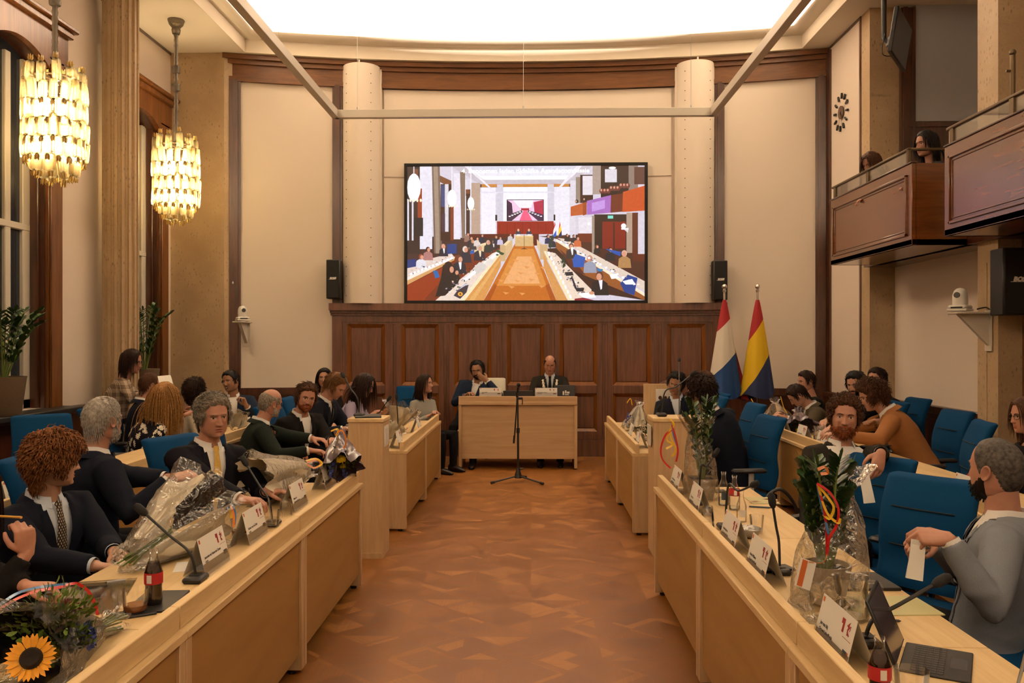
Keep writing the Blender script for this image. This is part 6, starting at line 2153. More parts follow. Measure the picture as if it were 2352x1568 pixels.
person('man in light grey blazer with cropped greying hair turned away', P(2289, 1080, 3.42), -28, 2, 0, -62, -6, 0, skin='pink', hair=hs(SHORT, col='pepper', vol=.004, line='recede', n=0, rough=.1), beard=dict(col='black', vol=.006), top='greyb', near=True, seed=33, openV=(-.2, .11), shoulders=1.20, sc=1.06,
       L_=dict(w=P(2178, 1236, 3.10), d=(-.95, .1, .06), n=(.1, .5, -.8), c=.8, e=(.5, -.35, -1)), R_=dict(w=P(2140, 1235, 3.35), d=(-.8, -.4, 0), n=(0, .2, -1), c=.7))
person('man in black jacket outside the corner whose hand is writing with a pen', (2.02, 2.30, 1.10), -95, -30, 0, -88, 16, 0, skin='pink', hair=hs(SHORT, col='brown', vol=.016), top='black', seed=34, near=True, R_=dict(w=P(2372, 1568, 2.22), d=(-.9, .1, .12), n=(.1, .35, -.9), c=.62, e=(.3, .5, -1)), L_=dict(w=(1.55, 2.02, .75), c=.3, n=(0, 0, -1)))
# ---- right, second row
person('dark-haired man in olive tweed bowing over his desk', P(1832, 908, 9.25), -78, -42, 0, -84, 26, 0, skin='fair', hair=hs(SHORT, col='dark', vol=.014), top='olive', seed=35, R_=hand(1800, 955, 9.1, c=.5), L_=hand(1806, 960, 8.9, c=.5))
person('dark-haired man in black behind the bowing man near the flags', P(1852, 876, 10.1), -100, -6, 0, -95, 4, 0, skin='pink', hair=hs(SHORT, col='dark', vol=.016), top='black', closed=True, seed=36)
person('dark-bearded man in black suit beside the tan jacket', P(1966, 882, 8.40), -132, -12, 4, -110, 8, 4, skin='fair', hair=hs(SHORT, col='black', vol=.018, len=.035), beard=dict(col='black', vol=.004), top='black', seed=37, R_=hand(1900, 965, 8.2, c=.5), L_=hand(1925, 975, 8.0, c=.5))
person('person with dark hair hidden behind the tan jacket', P(2014, 872, 8.9), -118, 0, 0, -110, 4, 0, skin='pink', hair=hs(SHORT, col='dark', vol=.016), top='navy2', seed=38)
person('man with tousled brown hair in tan jacket leaning on the desk', P(2004, 908, 7.25), -82, -22, 0, -66, 32, 0, skin='fair', hair=hs(CURLY, col='brown', vol=.026, n=1200, len=.06, curl=.005, line='low'), top='tan', seed=39, stand=True, sc=1.06, R_=hand(1915, 985, 7.2, c=.3, n=(0, 0, -1)), L_=hand(1938, 1000, 6.9, c=.3, n=(0, 0, -1)), stub=.3)
person('woman with glasses and dark hair cut off by the right edge', P(2358, 955, 5.75), -92, -4, 0, -90, 6, 0, skin='pink', hair=hs(LONG, kind='bob', col='brown', len=.2), top='black', closed=True, sex='f', glasses='eyes', seed=40)
# ---- gallery
person('woman with dark bob looking down over the balcony rail', P(2003, 376, 8.95), -112, -24, 0, -100, 6, 0, skin='pink', hair=hs(LONG, kind='bob', col='brown', len=.16), top='dkgrey', closed=True, sex='f', seed=41, nolegs=True, R_=dict(w=P(2003, 376, 8.95) + V(-.06, .13, -.42), n=(0, 0, -1)), L_=dict(w=P(2003, 376, 8.95) + V(-.06, -.13, -.42), n=(0, 0, -1)))
person('woman with dark hair in grey knit watching from the balcony', P(2128, 331, 8.0), -104, -6, 0, -95, 4, 0, skin='pink', hair=hs(LONG, kind='bob', col='black', len=.17), top='dkgrey', closed=True, sex='f', seed=42, nolegs=True, R_=dict(w=P(2128, 331, 8.0) + V(-.16, .15, -.44), n=(0, 0, -1)), L_=dict(w=P(2128, 331, 8.0) + V(-.16, -.15, -.44), n=(0, 0, -1)))

# chain of office on the presiding man
t_, TM_, HM_, b_ = MAYOR
c = MB()
for side in (1, -1):
    pts = bez([TM_ @ V(side * .085, -.06, .50), TM_ @ V(side * .092, .06, .46), TM_ @ V(side * .080, .118, .36), TM_ @ V(side * .050, .128, .24), TM_ @ V(0, .130, .18)], 5)
    for i, p in enumerate(pts):
        c.ball(p + TM_.to_3x3() @ V(0, .012, 0), (.021, .010, .019) if i % 2 else (.014, .008, .017), 8, 6)
c.lathe([(.03, 0), (.034, .006), (0, .01)], 14, M=frame(TM_ @ V(0, .145, .16), TM_.to_3x3() @ V(1, 0, 0), TM_.to_3x3() @ V(0, 0, 1), TM_.to_3x3() @ V(0, 1, 0)))
c.build('chain_of_office', M_plain('polished silver gilt', (.80, .76, .66, 1), .3, metal=.6), t_)
# ================================================================ THINGS ON THE DESKS
def M_cello():
    m, nt, b = nmat('clear cellophane')
    out = nt.nodes['Material Output']
    tc = N(nt, 'ShaderNodeTexCoord')
    nz = N(nt, 'ShaderNodeTexNoise', {'Vector': tc.outputs['Object'], 'Scale': 14.0, 'Detail': 3.0, 'Distortion': 1.5})
    bm = N(nt, 'ShaderNodeBump', {'Height': nz.outputs[0], 'Strength': .9, 'Distance': .03})
    tr = N(nt, 'ShaderNodeBsdfTransparent', {'Color': (.93, .92, .90, 1)})
    gl = N(nt, 'ShaderNodeBsdfGlossy', {'Color': (1, 1, 1, 1), 'Roughness': .08, 'Normal': bm.outputs[0]})
    fr = N(nt, 'ShaderNodeLayerWeight', {'Blend': .35, 'Normal': bm.outputs[0]})
    f = math_n(nt, 'MULTIPLY_ADD', fr.outputs['Fresnel'], .55, .08)
    mx = N(nt, 'ShaderNodeMixShader', {0: f, 1: tr.outputs[0], 2: gl.outputs[0]})
    nt.links.new(mx.outputs[0], out.inputs[0]); nt.nodes.remove(b)
    return m
M['cello'] = M_cello()
M['wrap'] = M_plain('cream wrapping paper', (.58, .50, .37, 1), .75, var=.06, scale=8)
M['wrap_brown'] = M_plain('brown wrapping paper', (.36, .24, .13, 1), .75)
M['wrap_dark'] = M_plain('black wrapping film', (.015, .016, .022, 1), .22, spec=.8)
M['wrap_purple'] = M_plain('mauve foil', (.10, .07, .09, 1), .2, spec=.9)
M['leaf'] = M_plain('glossy dark green leaf', (.022, .065, .014, 1), .35, var=.35, scale=30)
M['leaf_light'] = M_plain('yellow green filler leaf', (.12, .19, .02, 1), .6, var=.4, scale=40)
M['stem'] = M_plain('green flower stem', (.12, .17, .035, 1), .55)
M['sun'] = M_plain('sunflower petal', (.78, .33, .01, 1), .6, var=.2, scale=60)
M['sun_c'] = M_plain('dark sunflower centre', (.018, .010, .006, 1), .9, bmp=.8, scale=500)
M['yellow'] = M_plain('yellow petal', (.72, .55, .015, 1), .6)
M['orange'] = M_plain('orange petal', (.65, .20, .012, 1), .6)
M['bluef'] = M_plain('blue delphinium petal', (.045, .06, .26, 1), .6, var=.3, scale=60)
M['redf'] = M_plain('dark red rose petal', (.16, .006, .012, 1), .65)
M['whitef'] = M_plain('white petal', (.66, .58, .48, 1), .7)
RB = {'red': M_plain('red gift ribbon', (.50, .02, .02, 1), .25), 'yellow': M_plain('yellow gift ribbon', (.75, .45, .03, 1), .25), 'blue': M_plain('blue gift ribbon', (.06, .19, .42, 1), .2), 'orange': M_plain('orange gift ribbon', (.55, .16, .02, 1), .25)}
M['cola'] = M_plain('dark cola', (.018, .006, .004, 1), .12, spec=.6)
M['tea'] = M_plain('amber tea', (.30, .09, .012, 1), .1)
M['water'] = M_glass('clear water', (.93, .96, .95, 1))
M['label_red'] = M_plain('red paper label', (.42, .015, .02, 1), .5)
M['label_white'] = M_plain('white paper label', (.65, .62, .60, 1), .5)
M['logo_red'] = M_plain('crimson print', (.30, .012, .02, 1), .6)
M['logo_orange'] = M_plain('orange print', (.55, .13, .03, 1), .6)
M['logo_blue'] = M_plain('slate blue print', (.03, .06, .09, 1), .6)
M['terracotta'] = M_plain('brown granite-look planter', (.13, .085, .05, 1), .8, var=.5, scale=160, bmp=.2)
M['pot_beige'] = M_plain('beige pot', (.46, .37, .27, 1), .6)
M['soil'] = M_plain('soil', (.02, .013, .009, 1), .95)
ZT = .70

# ---------------- flowers
def petal(mb, o, d, n, L, w_, cup=.15):
    s = d.cross(n)
    rows = []
    for (x, k, h) in ((0, .25, 0), (.35, .85, .06), (.7, 1.0, .10), (1, .12, .05)):
        c = o + d * (L * x) + n * (L * cup * h * 6)
        rows.append([c - s * (w_ * k / 2), c + n * (-w_ * .08 * k), c + s * (w_ * k / 2)])
    mb.sheet(rows)
def disc_frame(n):
    u = n.orthogonal().normalized()
    return u, n.cross(u)
def sunflower(par, o, n, R_):
    n = n.normalized(); u, w_ = disc_frame(n); rnd = random.Random(2)
    c = MB()
    for k in range(30):
        a = 2 * PI * k / 30 + rnd.uniform(-.06, .06)
        d = (u * math.cos(a) + w_ * math.sin(a)) + n * (.12 if k % 2 else .28)
        petal(c, o + (u * math.cos(a) + w_ * math.sin(a)) * R_ * .40, d.normalized(), n, R_ * rnd.uniform(.55, .68), R_ * .20)
    f = c.build('sunflower', M['sun'], par, ang=180, normals=False)
    c = MB(); c.lathe([(R_ * .47, -.005), (R_ * .46, .008), (R_ * .36, .018), (R_ * .15, .012), (0, .008)], 22, M=frame(o, u, w_, n)); c.build('seed_disc', M['sun_c'], f)
def pompon(par, o, r, m, name, seed=1, up=V(0, 0, 1)):
    rnd = random.Random(seed); c = MB()
    c.ball(o, r * .6, 10, 8)
    for k in range(54):
        z = 1 - 1.7 * k / 54; a = 2.4 * k
        d = V(math.sqrt(max(0, 1 - z * z)) * math.cos(a), math.sqrt(max(0, 1 - z * z)) * math.sin(a), z)
        petal(c, o + d * r * .45, (d + V(rnd.uniform(-.2, .2), rnd.uniform(-.2, .2), .25)).normalized(), d.orthogonal().normalized(), r * .6, r * .42)
    c.build(name, m, par, ang=180, normals=False)
def spike(par, o, d, L, m, name='delphinium', seed=1):
    rnd = random.Random(seed); c = MB(); d = d.normalized(); u, w_ = disc_frame(d)
    for k in range(15):
        f = k / 14; a = 2.4 * k; q = (u * math.cos(a) + w_ * math.sin(a))
        p = o + d * (L * f) + q * (.016 * (1.1 - f)); nn = (q + d * .5).normalized(); uu, ww = disc_frame(nn)
        for j in range(5):
            b_ = 2 * PI * j / 5
            petal(c, p, (uu * math.cos(b_) + ww * math.sin(b_) + nn * .4).normalized(), nn, .014 * (1.2 - f * .6), .012)
    c.build(name, m, par, ang=180, normals=False)
def foliage(par, o, d, rad, L, n, m, name='foliage', seed=1, size=.03, w_=.012):
    rnd = random.Random(seed); c = MB(); d = d.normalized(); u, v = disc_frame(d)
    for k in range(n):
        a, r = rnd.uniform(0, 6.28), rad * math.sqrt(rnd.random())
        p = o + (u * math.cos(a) + v * math.sin(a)) * r + d * L * rnd.uniform(-.35, 1)
        dd = (d * rnd.uniform(.2, 1) + (u * math.cos(a) + v * math.sin(a)) * rnd.uniform(.1, 1) + V(rnd.uniform(-.4, .4), rnd.uniform(-.4, .4), rnd.uniform(-.3, .5))).normalized()
        petal(c, p, dd, dd.orthogonal().normalized(), size * rnd.uniform(.6, 1.3), w_ * rnd.uniform(.7, 1.3))
    o_ = c.build(name, m, par, ang=180, normals=False); o_['kind'] = 'stuff'
def wrap_cone(mb, o, d, L, r0, r1, pleat=.14, seed=1, gap=0.0, lip=.25, n=44):
    d = d.normalized(); u, v = disc_frame(d)
    rows = []
    for i in range(13):
        f = i / 12
        row = []
        for j in range(n + 1):
            a = gap / 2 + (2 * PI - gap) * j / n
            nz = noise.noise(V(math.cos(a) * 1.6 + seed * 3, math.sin(a) * 1.6, f * 2.5))
            n2 = noise.noise(V(math.cos(a) * 5 + seed, math.sin(a) * 5, f * 7))
            r = (r0 + (r1 - r0) * f ** .85) * (1 + pleat * (math.sin(7 * a + seed) * (.5 + .5 * f)) + .22 * nz + .08 * n2)
            zz = L * f * (1 + lip * f * noise.noise(V(math.cos(a) * 2.2, math.sin(a) * 2.2, seed)))
            p = o + (u * math.cos(a) + v * math.sin(a)) * r + d * zz
            row.append(p)
        rows.append(row)
    mb.sheet(rows)
def above(mb, z):
    mb.v = [V(p.x, p.y, max(p.z, z)) for p in mb.v]
    return mb
def ribbon(par, pts, col, w_=.010, n=8):
    pts = bez(pts, n)
    wv = []
    for i in range(len(pts)):
        t = (pts[min(i + 1, len(pts) - 1)] - pts[max(i - 1, 0)]).normalized()
        s = t.cross(V(.3, -.8, .5)).normalized()
        wv.append(s * w_)
    c = MB(); c.ribbon(pts, wv); c.build('ribbon', RB[col], par, ang=180, normals=False)
def bouquet(label, o, head, R_, cat='bouquet', paper=None, film='cello', flowers=(), leaves=60, stems=True, zmin=ZT + .002, seed=1, ribbons=(), group='wrapped bouquets', leafm='leaf', r0=.022, inner=True):
    """a tied bunch: o = where it is tied, head = centre of its opening"""
    o, head = Vector(o), Vector(head)
    t = thing('bouquet', label, cat, V(o.x, o.y, zmin), 0, group)
    b = t.location.copy()
    O, H = o - b, head - b
    d = (H - O); L = d.length; d = d.normalized(); u, v = disc_frame(d)
    zl = .003
    if film:
        c = MB(); wrap_cone(c, O, d, L * 1.12, r0 * 1.2, R_ * 1.12, .16, seed); above(c, zl)
        c.build('cellophane' if film == 'cello' else 'film_wrap', M[film], t, ang=28, normals=False)
        c = MB(); wrap_cone(c, O, -d, L * .22, r0 * 1.1, R_ * .32, .25, seed + 3); above(c, zl); c.build('cellophane_tail', M[film], t, ang=28, normals=False)
    if paper:
        c = MB(); wrap_cone(c, O + d * .01, d, L * .95, r0, R_ * .92, .07, seed + 1, .9, .3); above(c, zl + .002); c.build('paper_wrap', M[paper], t, ang=25, normals=False)
    if stems:
        c = MB(); rnd = random.Random(seed)
        for k in range(14):
            a, r = rnd.uniform(0, 6.28), .016 * math.sqrt(rnd.random())
            q = (u * math.cos(a) + v * math.sin(a))
            p0, p1 = O + q * r + d * L * .5, O - d * rnd.uniform(.07, .12) + q * r * 2.2
            p0.z, p1.z = max(p0.z, .006), max(p1.z, .006)
            c.tube([p0, O + q * r, p1], .0035, 6)
        c.build('bunch_of_stems', M['stem'], t)
    if leaves:
        foliage(t, O + d * L * .72, d, R_ * .75, L * .32, leaves, M[leafm], seed=seed)
    rnd = random.Random(seed + 5)
    for fl in flowers:
        k, off, sz = fl[0], fl[1], fl[2]
        p = O + d * (L * (.95 + off[2])) + u * off[0] + v * off[1]
        p.z = max(p.z, sz * .5)
        nn = (d * .6 + V(0, -.35, .7) * .7).normalized()
        if k == 'sun': sunflower(t, p, fl[3] if len(fl) > 3 else nn, sz)
        elif k == 'delph': spike(t, p - d * .05, (d + (u * off[0] + v * off[1]) * 3).normalized(), sz, M['bluef'], seed=rnd.randrange(99))
        else: pompon(t, p, sz, M[{'yellow': 'yellow', 'orange': 'orange', 'red': 'redf', 'white': 'whitef'}[k]], {'yellow': 'chrysanthemum', 'orange': 'chrysanthemum', 'red': 'rose', 'white': 'carnation'}[k], rnd.randrange(99))
    for col, pts in ribbons:
        ribbon(t, [Vector(p) - b for p in pts], col)
    return t

# sunflower bunch in the bottom left corner
A = P(232, 1475, 2.60); Bc = P(70, 1490, 2.16)
t = bouquet('cellophane bouquet with a large sunflower in the bottom left corner', V(A.x, A.y, .74), V(Bc.x - .06, Bc.y + .02, .80), .14, film='cello', paper='wrap_dark', leaves=0, seed=3,
            flowers=[('delph', (.0, .0, -.55), .10), ('delph', (.03, .03, -.6), .08), ('yellow', (.02, .02, -.38), .026)],
            ribbons=[('blue', [P(150, 1342, 2.72), P(90, 1348, 2.62), P(40, 1362, 2.5), P(0, 1388, 2.4)]), ('red', [P(150, 1346, 2.70), P(90, 1356, 2.60), P(40, 1374, 2.48), P(0, 1398, 2.38)]),
                     ('red', [P(150, 1344, 2.72), P(178, 1340, 2.78), P(206, 1362, 2.82), P(223, 1405, 2.84), P(222, 1440, 2.84), P(210, 1478, 2.82)]),
                     ('yellow', [P(218, 1474, 2.82), P(250, 1462, 2.84), P(284, 1440, 2.86), P(291, 1452, 2.85), P(268, 1472, 2.83), P(225, 1474, 2.82)]),
                     ('blue', [P(214, 1476, 2.82), P(246, 1452, 2.85), P(284, 1434, 2.87), P(280, 1448, 2.86), P(255, 1462, 2.85)])])
b = t.location.copy()
sunflower(t, P(72, 1512, 2.16) - b, V(.30, -.85, .55), .060)
foliage(t, P(120, 1425, 2.30) - b, V(.1, -.5, .9), .10, .05, 260, M['leaf_light'], 'filler_leaves', 5, .026, .012)
foliage(t, P(150, 1470, 2.34) - b, V(.2, -.5, .9), .08, .04, 160, M['leaf_light'], 'filler_leaves', 6, .022, .010)
pompon(t, P(152, 1408, 2.44) - b, .042, M['redf'], 'rose', 4)
pompon(t, P(165, 1446, 2.40) - b, .022, M['yellow'], 'chrysanthemum', 5)
for q, (x, y) in enumerate(((158, 1468), (180, 1480), (200, 1478), (190, 1462))):
    spike(t, P(x, y, 2.38) - b, V(.3, -.1, .6), .05, M['bluef'], seed=q)

# paper wrapped bunches lying on the left desk
A = P(333, 1285, 3.35); Bc = P(425, 1205, 3.75)
bouquet('large cream paper bouquet in cellophane with green stems towards the camera on the left desk', V(-1.63, 3.42, .77), V(-1.56, 3.84, .85), .19, paper='wrap', leaves=0, seed=4, r0=.06,
        ribbons=[('blue', [P(520, 1170, 3.75), P(533, 1160, 3.78), P(540, 1180, 3.76), P(538, 1205, 3.72)]), ('orange', [P(516, 1172, 3.75), P(530, 1163, 3.77), P(537, 1185, 3.74), P(536, 1210, 3.70)]), ('yellow', [P(512, 1172, 3.75), P(525, 1166, 3.77), P(532, 1190, 3.74)])])
A = P(722, 1075, 4.75)
bouquet('cream paper bouquet in cellophane lying in front of the yellow tie', V(-1.42, 5.20, .84), V(-1.60, 4.76, .83), .155, r0=.045, paper='wrap', leaves=0, stems=False, seed=6,
        flowers=[('red', (.0, .0, -.9), .03)],
        ribbons=[('orange', [P(705, 1062, 4.85), P(728, 1056, 4.9), P(736, 1066, 4.9), P(722, 1074, 4.86), P(705, 1066, 4.85)]), ('yellow', [P(703, 1058, 4.85), P(726, 1053, 4.9), P(740, 1064, 4.9), P(728, 1072, 4.88)])])
bouquet('bouquet in mauve foil with blue delphiniums and one yellow bloom at the left desk end', P(782, 1003, 5.5), P(786, 1066, 5.36), .12, film='wrap_purple', leaves=150, seed=7, stems=False, zmin=ZT + .002,
        flowers=[('yellow', (.05, -.05, .1), .032), ('delph', (.02, .06, .0), .12), ('delph', (-.05, .04, .1), .13), ('delph', (.06, .02, .2), .12), ('yellow', (-.03, .03, .0), .02)],
        ribbons=[('orange', [P(770, 1000, 5.2), P(785, 988, 5.2), P(795, 1010, 5.2), P(790, 1030, 5.2)]), ('yellow', [P(772, 1002, 5.2), P(776, 985, 5.2), P(760, 990, 5.2)])], leafm='leaf_light')
bouquet('silver-wrapped bouquet with orange flowers left of the narrow pillar', V(-1.60, 7.26, .90), V(-1.52, 7.28, .79), .09, film='cello', paper='wrap', leaves=60, seed=8, stems=False, flowers=[('orange', (.03, .02, -.1), .03), ('orange', (-.03, .03, 0), .03), ('delph', (.0, -.05, .1), .08)], leafm='leaf_light',
        ribbons=[('yellow', [P(808, 985, 6.8), P(800, 1000, 6.8), P(795, 1020, 6.8)]), ('orange', [P(806, 985, 6.8), P(812, 1000, 6.8), P(802, 1016, 6.8)])])
bouquet('pale paper bouquet standing on the far left desk before the woman in grey', V(-1.40, 8.55, .74), V(-1.34, 8.6, .95), .17, paper='wrap', leaves=50, seed=9, stems=False, flowers=[('orange', (.03, -.05, -.1), .03), ('delph', (.07, -.02, -.2), .12)])
bouquet('small bouquet with yellow foil on the far left desk behind a name card', V(-1.36, 7.75, .73), V(-1.28, 7.80, .86), .11, paper='wrap', leaves=60, seed=10, stems=False, flowers=[('yellow', (.02, -.03, 0), .03), ('orange', (-.02, -.02, 0), .025), ('delph', (.04, .02, 0), .08)], leafm='leaf_light')
# right side bunches
bouquet('bouquet in cellophane with a tall tip on the far right desk by the panelling', V(1.16, 8.9, .96), V(1.12, 8.85, .74), .14, paper='wrap', leaves=80, seed=12, stems=False, flowers=[('white', (.10, .02, -.1), .04), ('white', (.08, -.05, 0), .035), ('delph', (.12, .02, -.2), .1)],
        ribbons=[('yellow', [P(1440, 925, 8.8), P(1448, 915, 8.8), P(1452, 930, 8.8)])])
bouquet('bouquet with a round yellow bloom beside the pillar on the right desk', V(1.10, 7.55, .74), V(1.08, 7.42, .86), .10, film='cello', leaves=120, seed=13, stems=False, flowers=[('yellow', (.05, .04, -.2), .04), ('orange', (-.03, -.02, .0), .03), ('orange', (0, .03, 0), .025)])
bouquet('bouquet in crackled cellophane on the second right row under the yellow flag', V(2.78, 9.5, .95), V(2.75, 9.35, .76), .17, paper='wrap_brown', leaves=80, seed=14, stems=False, flowers=[('orange', (.04, .06, 0), .03), ('yellow', (-.05, .04, 0), .02)], leafm='leaf_light',
        ribbons=[('yellow', [P(1725, 915, 9.3), P(1735, 930, 9.3), P(1748, 936, 9.3)])])
bouquet('dark bouquet with yellow ribbon in front of the bowing man', V(2.80, 8.75, .90), V(2.78, 8.6, .76), .15, film='wrap_purple', leaves=90, seed=15, stems=False, flowers=[('yellow', (.05, .02, 0), .03)], ribbons=[('yellow', [P(1793, 910, 8.6), P(1800, 935, 8.6), P(1808, 948, 8.6)])])
bouquet('bunch of green stems lying on the second right row behind the name cards', V(2.82, 7.75, .74), V(2.80, 8.05, .76), .06, film='cello', leaves=30, seed=16)

# ---------------- name cards
def name_card(label, x, y, side, lines, w_=.27, h=.155, z=ZT, tilt=14, big=True, facing=None):
    """side -1: left desks (faces +x); +1: right desks (faces -x)"""
    n = V(-side, 0, 0) if facing is None else Vector(facing)
    rx = V(0, 0, 1).cross(n)                        # reading direction seen from the front
    rx = V(0, -side, 0) if facing is None else V(1, 0, 0)
    t = thing('name_card', label, 'name card', (x, y, z), 0, 'tented name cards')
    a = math.radians(tilt)
    up = (V(0, 0, 1) * math.cos(a) - n * math.sin(a)).normalized()
    nn = rx.cross(up)
    Mf = frame(n * .035, rx, up, nn)
    c = MB(); c.M = Mf
    c.span(-w_ / 2, w_ / 2, 0, h, -.0012, 0)
    c.M = None
    pk = n * .035 + up * h
    bk = n * -.06
    c.add([pk - rx * w_ / 2, pk + rx * w_ / 2, bk + rx * w_ / 2 + V(0, 0, .001), bk - rx * w_ / 2 + V(0, 0, .001)], [(0, 1, 2, 3)])
    cd_ = c.build('card', M['paper'], t, normals=False)
    def add(name, mat, fn):
        q = MB(); q.M = Mf; fn(q); q.build(name, mat, cd_, smooth=False)
    k = h / .205
    e = .0006
    def emblem(q):
        x0, y0, s = w_ * .15, h * .76, .046 * k
        q.prism([(x0, y0 + s * .52), (x0 + s * .62, y0 + s * .52), (x0 + s * .62, y0 - s * .62), (x0 + s * .28, y0 - s * .62), (x0 + s * .28, y0 + s * .05), (x0, y0 + s * .05)], e, e * 2)
    def lion(q):
        x0, y0, s = w_ * .345, h * .75, .028 * k
        for pts in ([(-.2, -.9), (.1, -.9), (.0, -.2), (.3, .2), (.05, .7), (-.25, .75), (-.3, .4), (-.1, .2), (-.35, -.1)], [(.2, .1), (.7, .5), (.6, .6), (.1, .3)], [(-.1, .1), (-.6, .35), (-.55, .5), (-.05, .3)], [(.0, -.4), (.5, -.75), (.45, -.95), (-.05, -.6)], [(.3, -.3), (.6, .0), (.55, .3), (.45, .3), (.45, .0)], [(.05, .6), (.25, 1.0), (.1, .95), (-.05, .75)]):
            q.prism([(x0 + px_ * s, y0 + py_ * s) for px_, py_ in pts], e, e * 2)
        q.span(w_ * .24, w_ * .46, h * .55, h * .557, e, e * 2)
    add('red_numeral_emblem', M['logo_red'], emblem); add('lion_emblem', M['logo_red'], lion)
    def ln(q):
        sz = h * .098
        for i, tx in enumerate(lines):
            q.text(tx, min(sz, w_ * .74 / (len(tx) * .5)), T(-w_ * .40, h * (.46 - .125 * i) - sz * .3, e), .0, 'LEFT', .0006)
    add('lettering', M['ink'], ln)
    add('orange_mark', M['logo_orange'], lambda q: (q.span(-w_ * .47, -w_ * .425, h * .86, h * .955, e, e * 2), q.span(w_ * .43, w_ * .465, h * .24, h * .36, e, e * 2)))
    add('blue_mark', M['logo_blue'], lambda q: q.span(w_ * .32, w_ * .43, h * .24, h * .36, e, e * 2))
    c = MB(); c.M = Mf; c.span(-w_ / 2 - .004, w_ / 2 + .004, -.002, .05, .0016, .0030)
    c.build('clear_holder_strip', M['glass'], t)
    return t
xl_, xr_ = -1.345, .93
for lab, y, ln in (('name card beside the large cream bouquet, nearest card on the left desk', 3.44, ('Jeannette van Hazen-ten Zutten', 'VVD')), ('name card beside the glass tea cup with spoon on the left desk', 3.96, ('Robert van de Zwet', 'VVD')),
                   ('name card in front of the bouquet at the yellow tie', 4.70, ('Menno de', 'Hermes-Klaassen')), ('name card touching the single yellow bloom at the left desk end', 5.40, ('A. de', 'Kamps'))):
    name_card(lab, xl_, y, -1, ln)
for lab, y, ln in (('large name card nearest the camera on the right desk beside the tablet', 2.52, ('Jos van Rij', 'GroenLinks/PvdA')), ('name card half hidden by the cellophane of the large plant on the right desk', 3.36, ('Anna Willems', 'GroenLinks/PvdA')),
                   ('name card in front of the sweet bowl on the right desk', 3.84, ('Hans Ruijgrok', 'GroenLinks/PvdA')), ('name card beside the stacked tumblers on the right desk', 4.64, ('Theo Krins', 'Gouda Positief')), ('farthest name card on the right desk at the white square pot', 5.27, ('Corina Kerkmans', 'Gouda Positief'))):
    name_card(lab, xr_, y, 1, ln)
for lab, y, ln in (('name card before the dark foil bouquet on the second right row', 8.62, ('Inez', 'CDA')), ('name card beside the glass jug on the second right row', 7.98, ('Lotte van der Linden', 'D66')), ('name card beside the red pouch on the second right row', 7.42, ('Jan de Koning', 'D66')),
                   ('name card beside the red-labelled bottle behind the empty chair', 5.0, ('Marion van der Maas', 'GOUDA VOOR ELKAAR')), ('name card in the cellophane bouquet under the yellow flag', 9.30, ('Erik', 'CU'))):
    name_card(lab, 2.60, y, 1, ln, .25, .155)
for lab, x, y in (('name card at the left picture edge beside a small bottle', -3.02, 4.78), ('second name card at the left picture edge cut by the frame', -3.02, 4.50), ('name card in front of the smiling man in blue suit', -2.99, 8.62)):
    name_card(lab, x, y, -1, ('Detlev', 'VVD'), .25, .155)
for lab, x, y, s in (('name card among the flowers on the far left desk behind the pillar', -1.20, 7.42, -1), ('name card before the pale paper bouquet on the far left desk', -1.20, 8.72, -1), ('name card leaning by the bouquet on the far right desk', .98, 8.05, 1), ('name card beside the yellow bloom on the far right desk', .98, 7.50, 1)):
    name_card(lab, x, y, s, ('Lid', 'Raad'), .25, .155)
for lab, px, ln in (('name card in front of the man covering his mouth on the presiding desk', 1126.5, ('Gemeentegriffier', 'Griffier')), ('name card in front of the man with the chain on the presiding desk', 1254.5, ('Pieter Verhoeve van Gouda', 'Burgemeester'))):
    p = P(px, 909, 10.70)
    name_card(lab, p.x, 10.72, 0, ln, .285, .108, .944, 10, facing=(0, -1, 0))

# ---------------- gooseneck microphones
def mic(label, base, head, bend=.5, thick=.0055, capsule=True, rise=None):
    base, head = Vector(base), Vector(head)
    t = thing('gooseneck_microphone', label, 'microphone', base, 0, 'black gooseneck microphones')
    c = MB(); c.box((0, 0, .012), (.075, .10, .024), b=.008); c.box((0, 0, .025), (.04, .03, .003)); c.build('base_unit', M['black'], t)
    h = head - base
    m1 = V(0, 0, .03); m2 = V(h.x * .12, h.y * .12, .03 + (h.z - .03) * bend)
    pts = bez([m1, m2, V(h.x * .5, h.y * .5, .03 + (h.z - .03) * (.5 + bend * .35)), h], 8)
    c = MB(); c.tube(pts, thick, 8); c.build('gooseneck', M['black'], t)
    d = (pts[-1] - pts[-3]).normalized()
    c = MB(); c.tube([h - d * .012, h, h + d * .012, h + d * .04, h + d * .052], [.008, .014, .0165, .0155, .008], 12); c.build('foam_head', M['black_matte'], t)
mic('gooseneck microphone crossing the large cream bouquet on the left desk', (-1.33, 3.25, ZT), P(332, 1178, 3.25), .35)
mic('gooseneck microphone over the bouquet in front of the yellow tie', (-1.34, 4.25, ZT), P(566, 1066, 4.3), .35)
mic('tall gooseneck microphone slanting over the lilac sweater', (-1.34, 6.42, 1.067), P(790, 865, 6.6), .4)
mic('gooseneck microphone before the pale paper bouquet on the far left desk', (-1.34, 8.3, ZT), P(911, 916, 8.3), .4)
mic('second gooseneck microphone among the bouquets on the far left desk', (-1.55, 8.0, ZT), P(891, 919, 8.0), .5)
mic('gooseneck microphone in front of the man in the cream jacket row', (-3.05, 7.6, ZT), P(445, 942, 7.6), .4)
mic('gooseneck microphone before the smiling man in blue suit', (-3.06, 8.85, ZT), P(556, 958, 8.75), .5)
mic('gooseneck microphone rising over the dark-haired man at the right pillar', (1.02, 6.5, 1.067), P(1588, 861, 6.5), .55)
mic('small gooseneck microphone far back against the panelling', (1.55, 8.7, ZT), P(1560, 829, 9.3), .5)
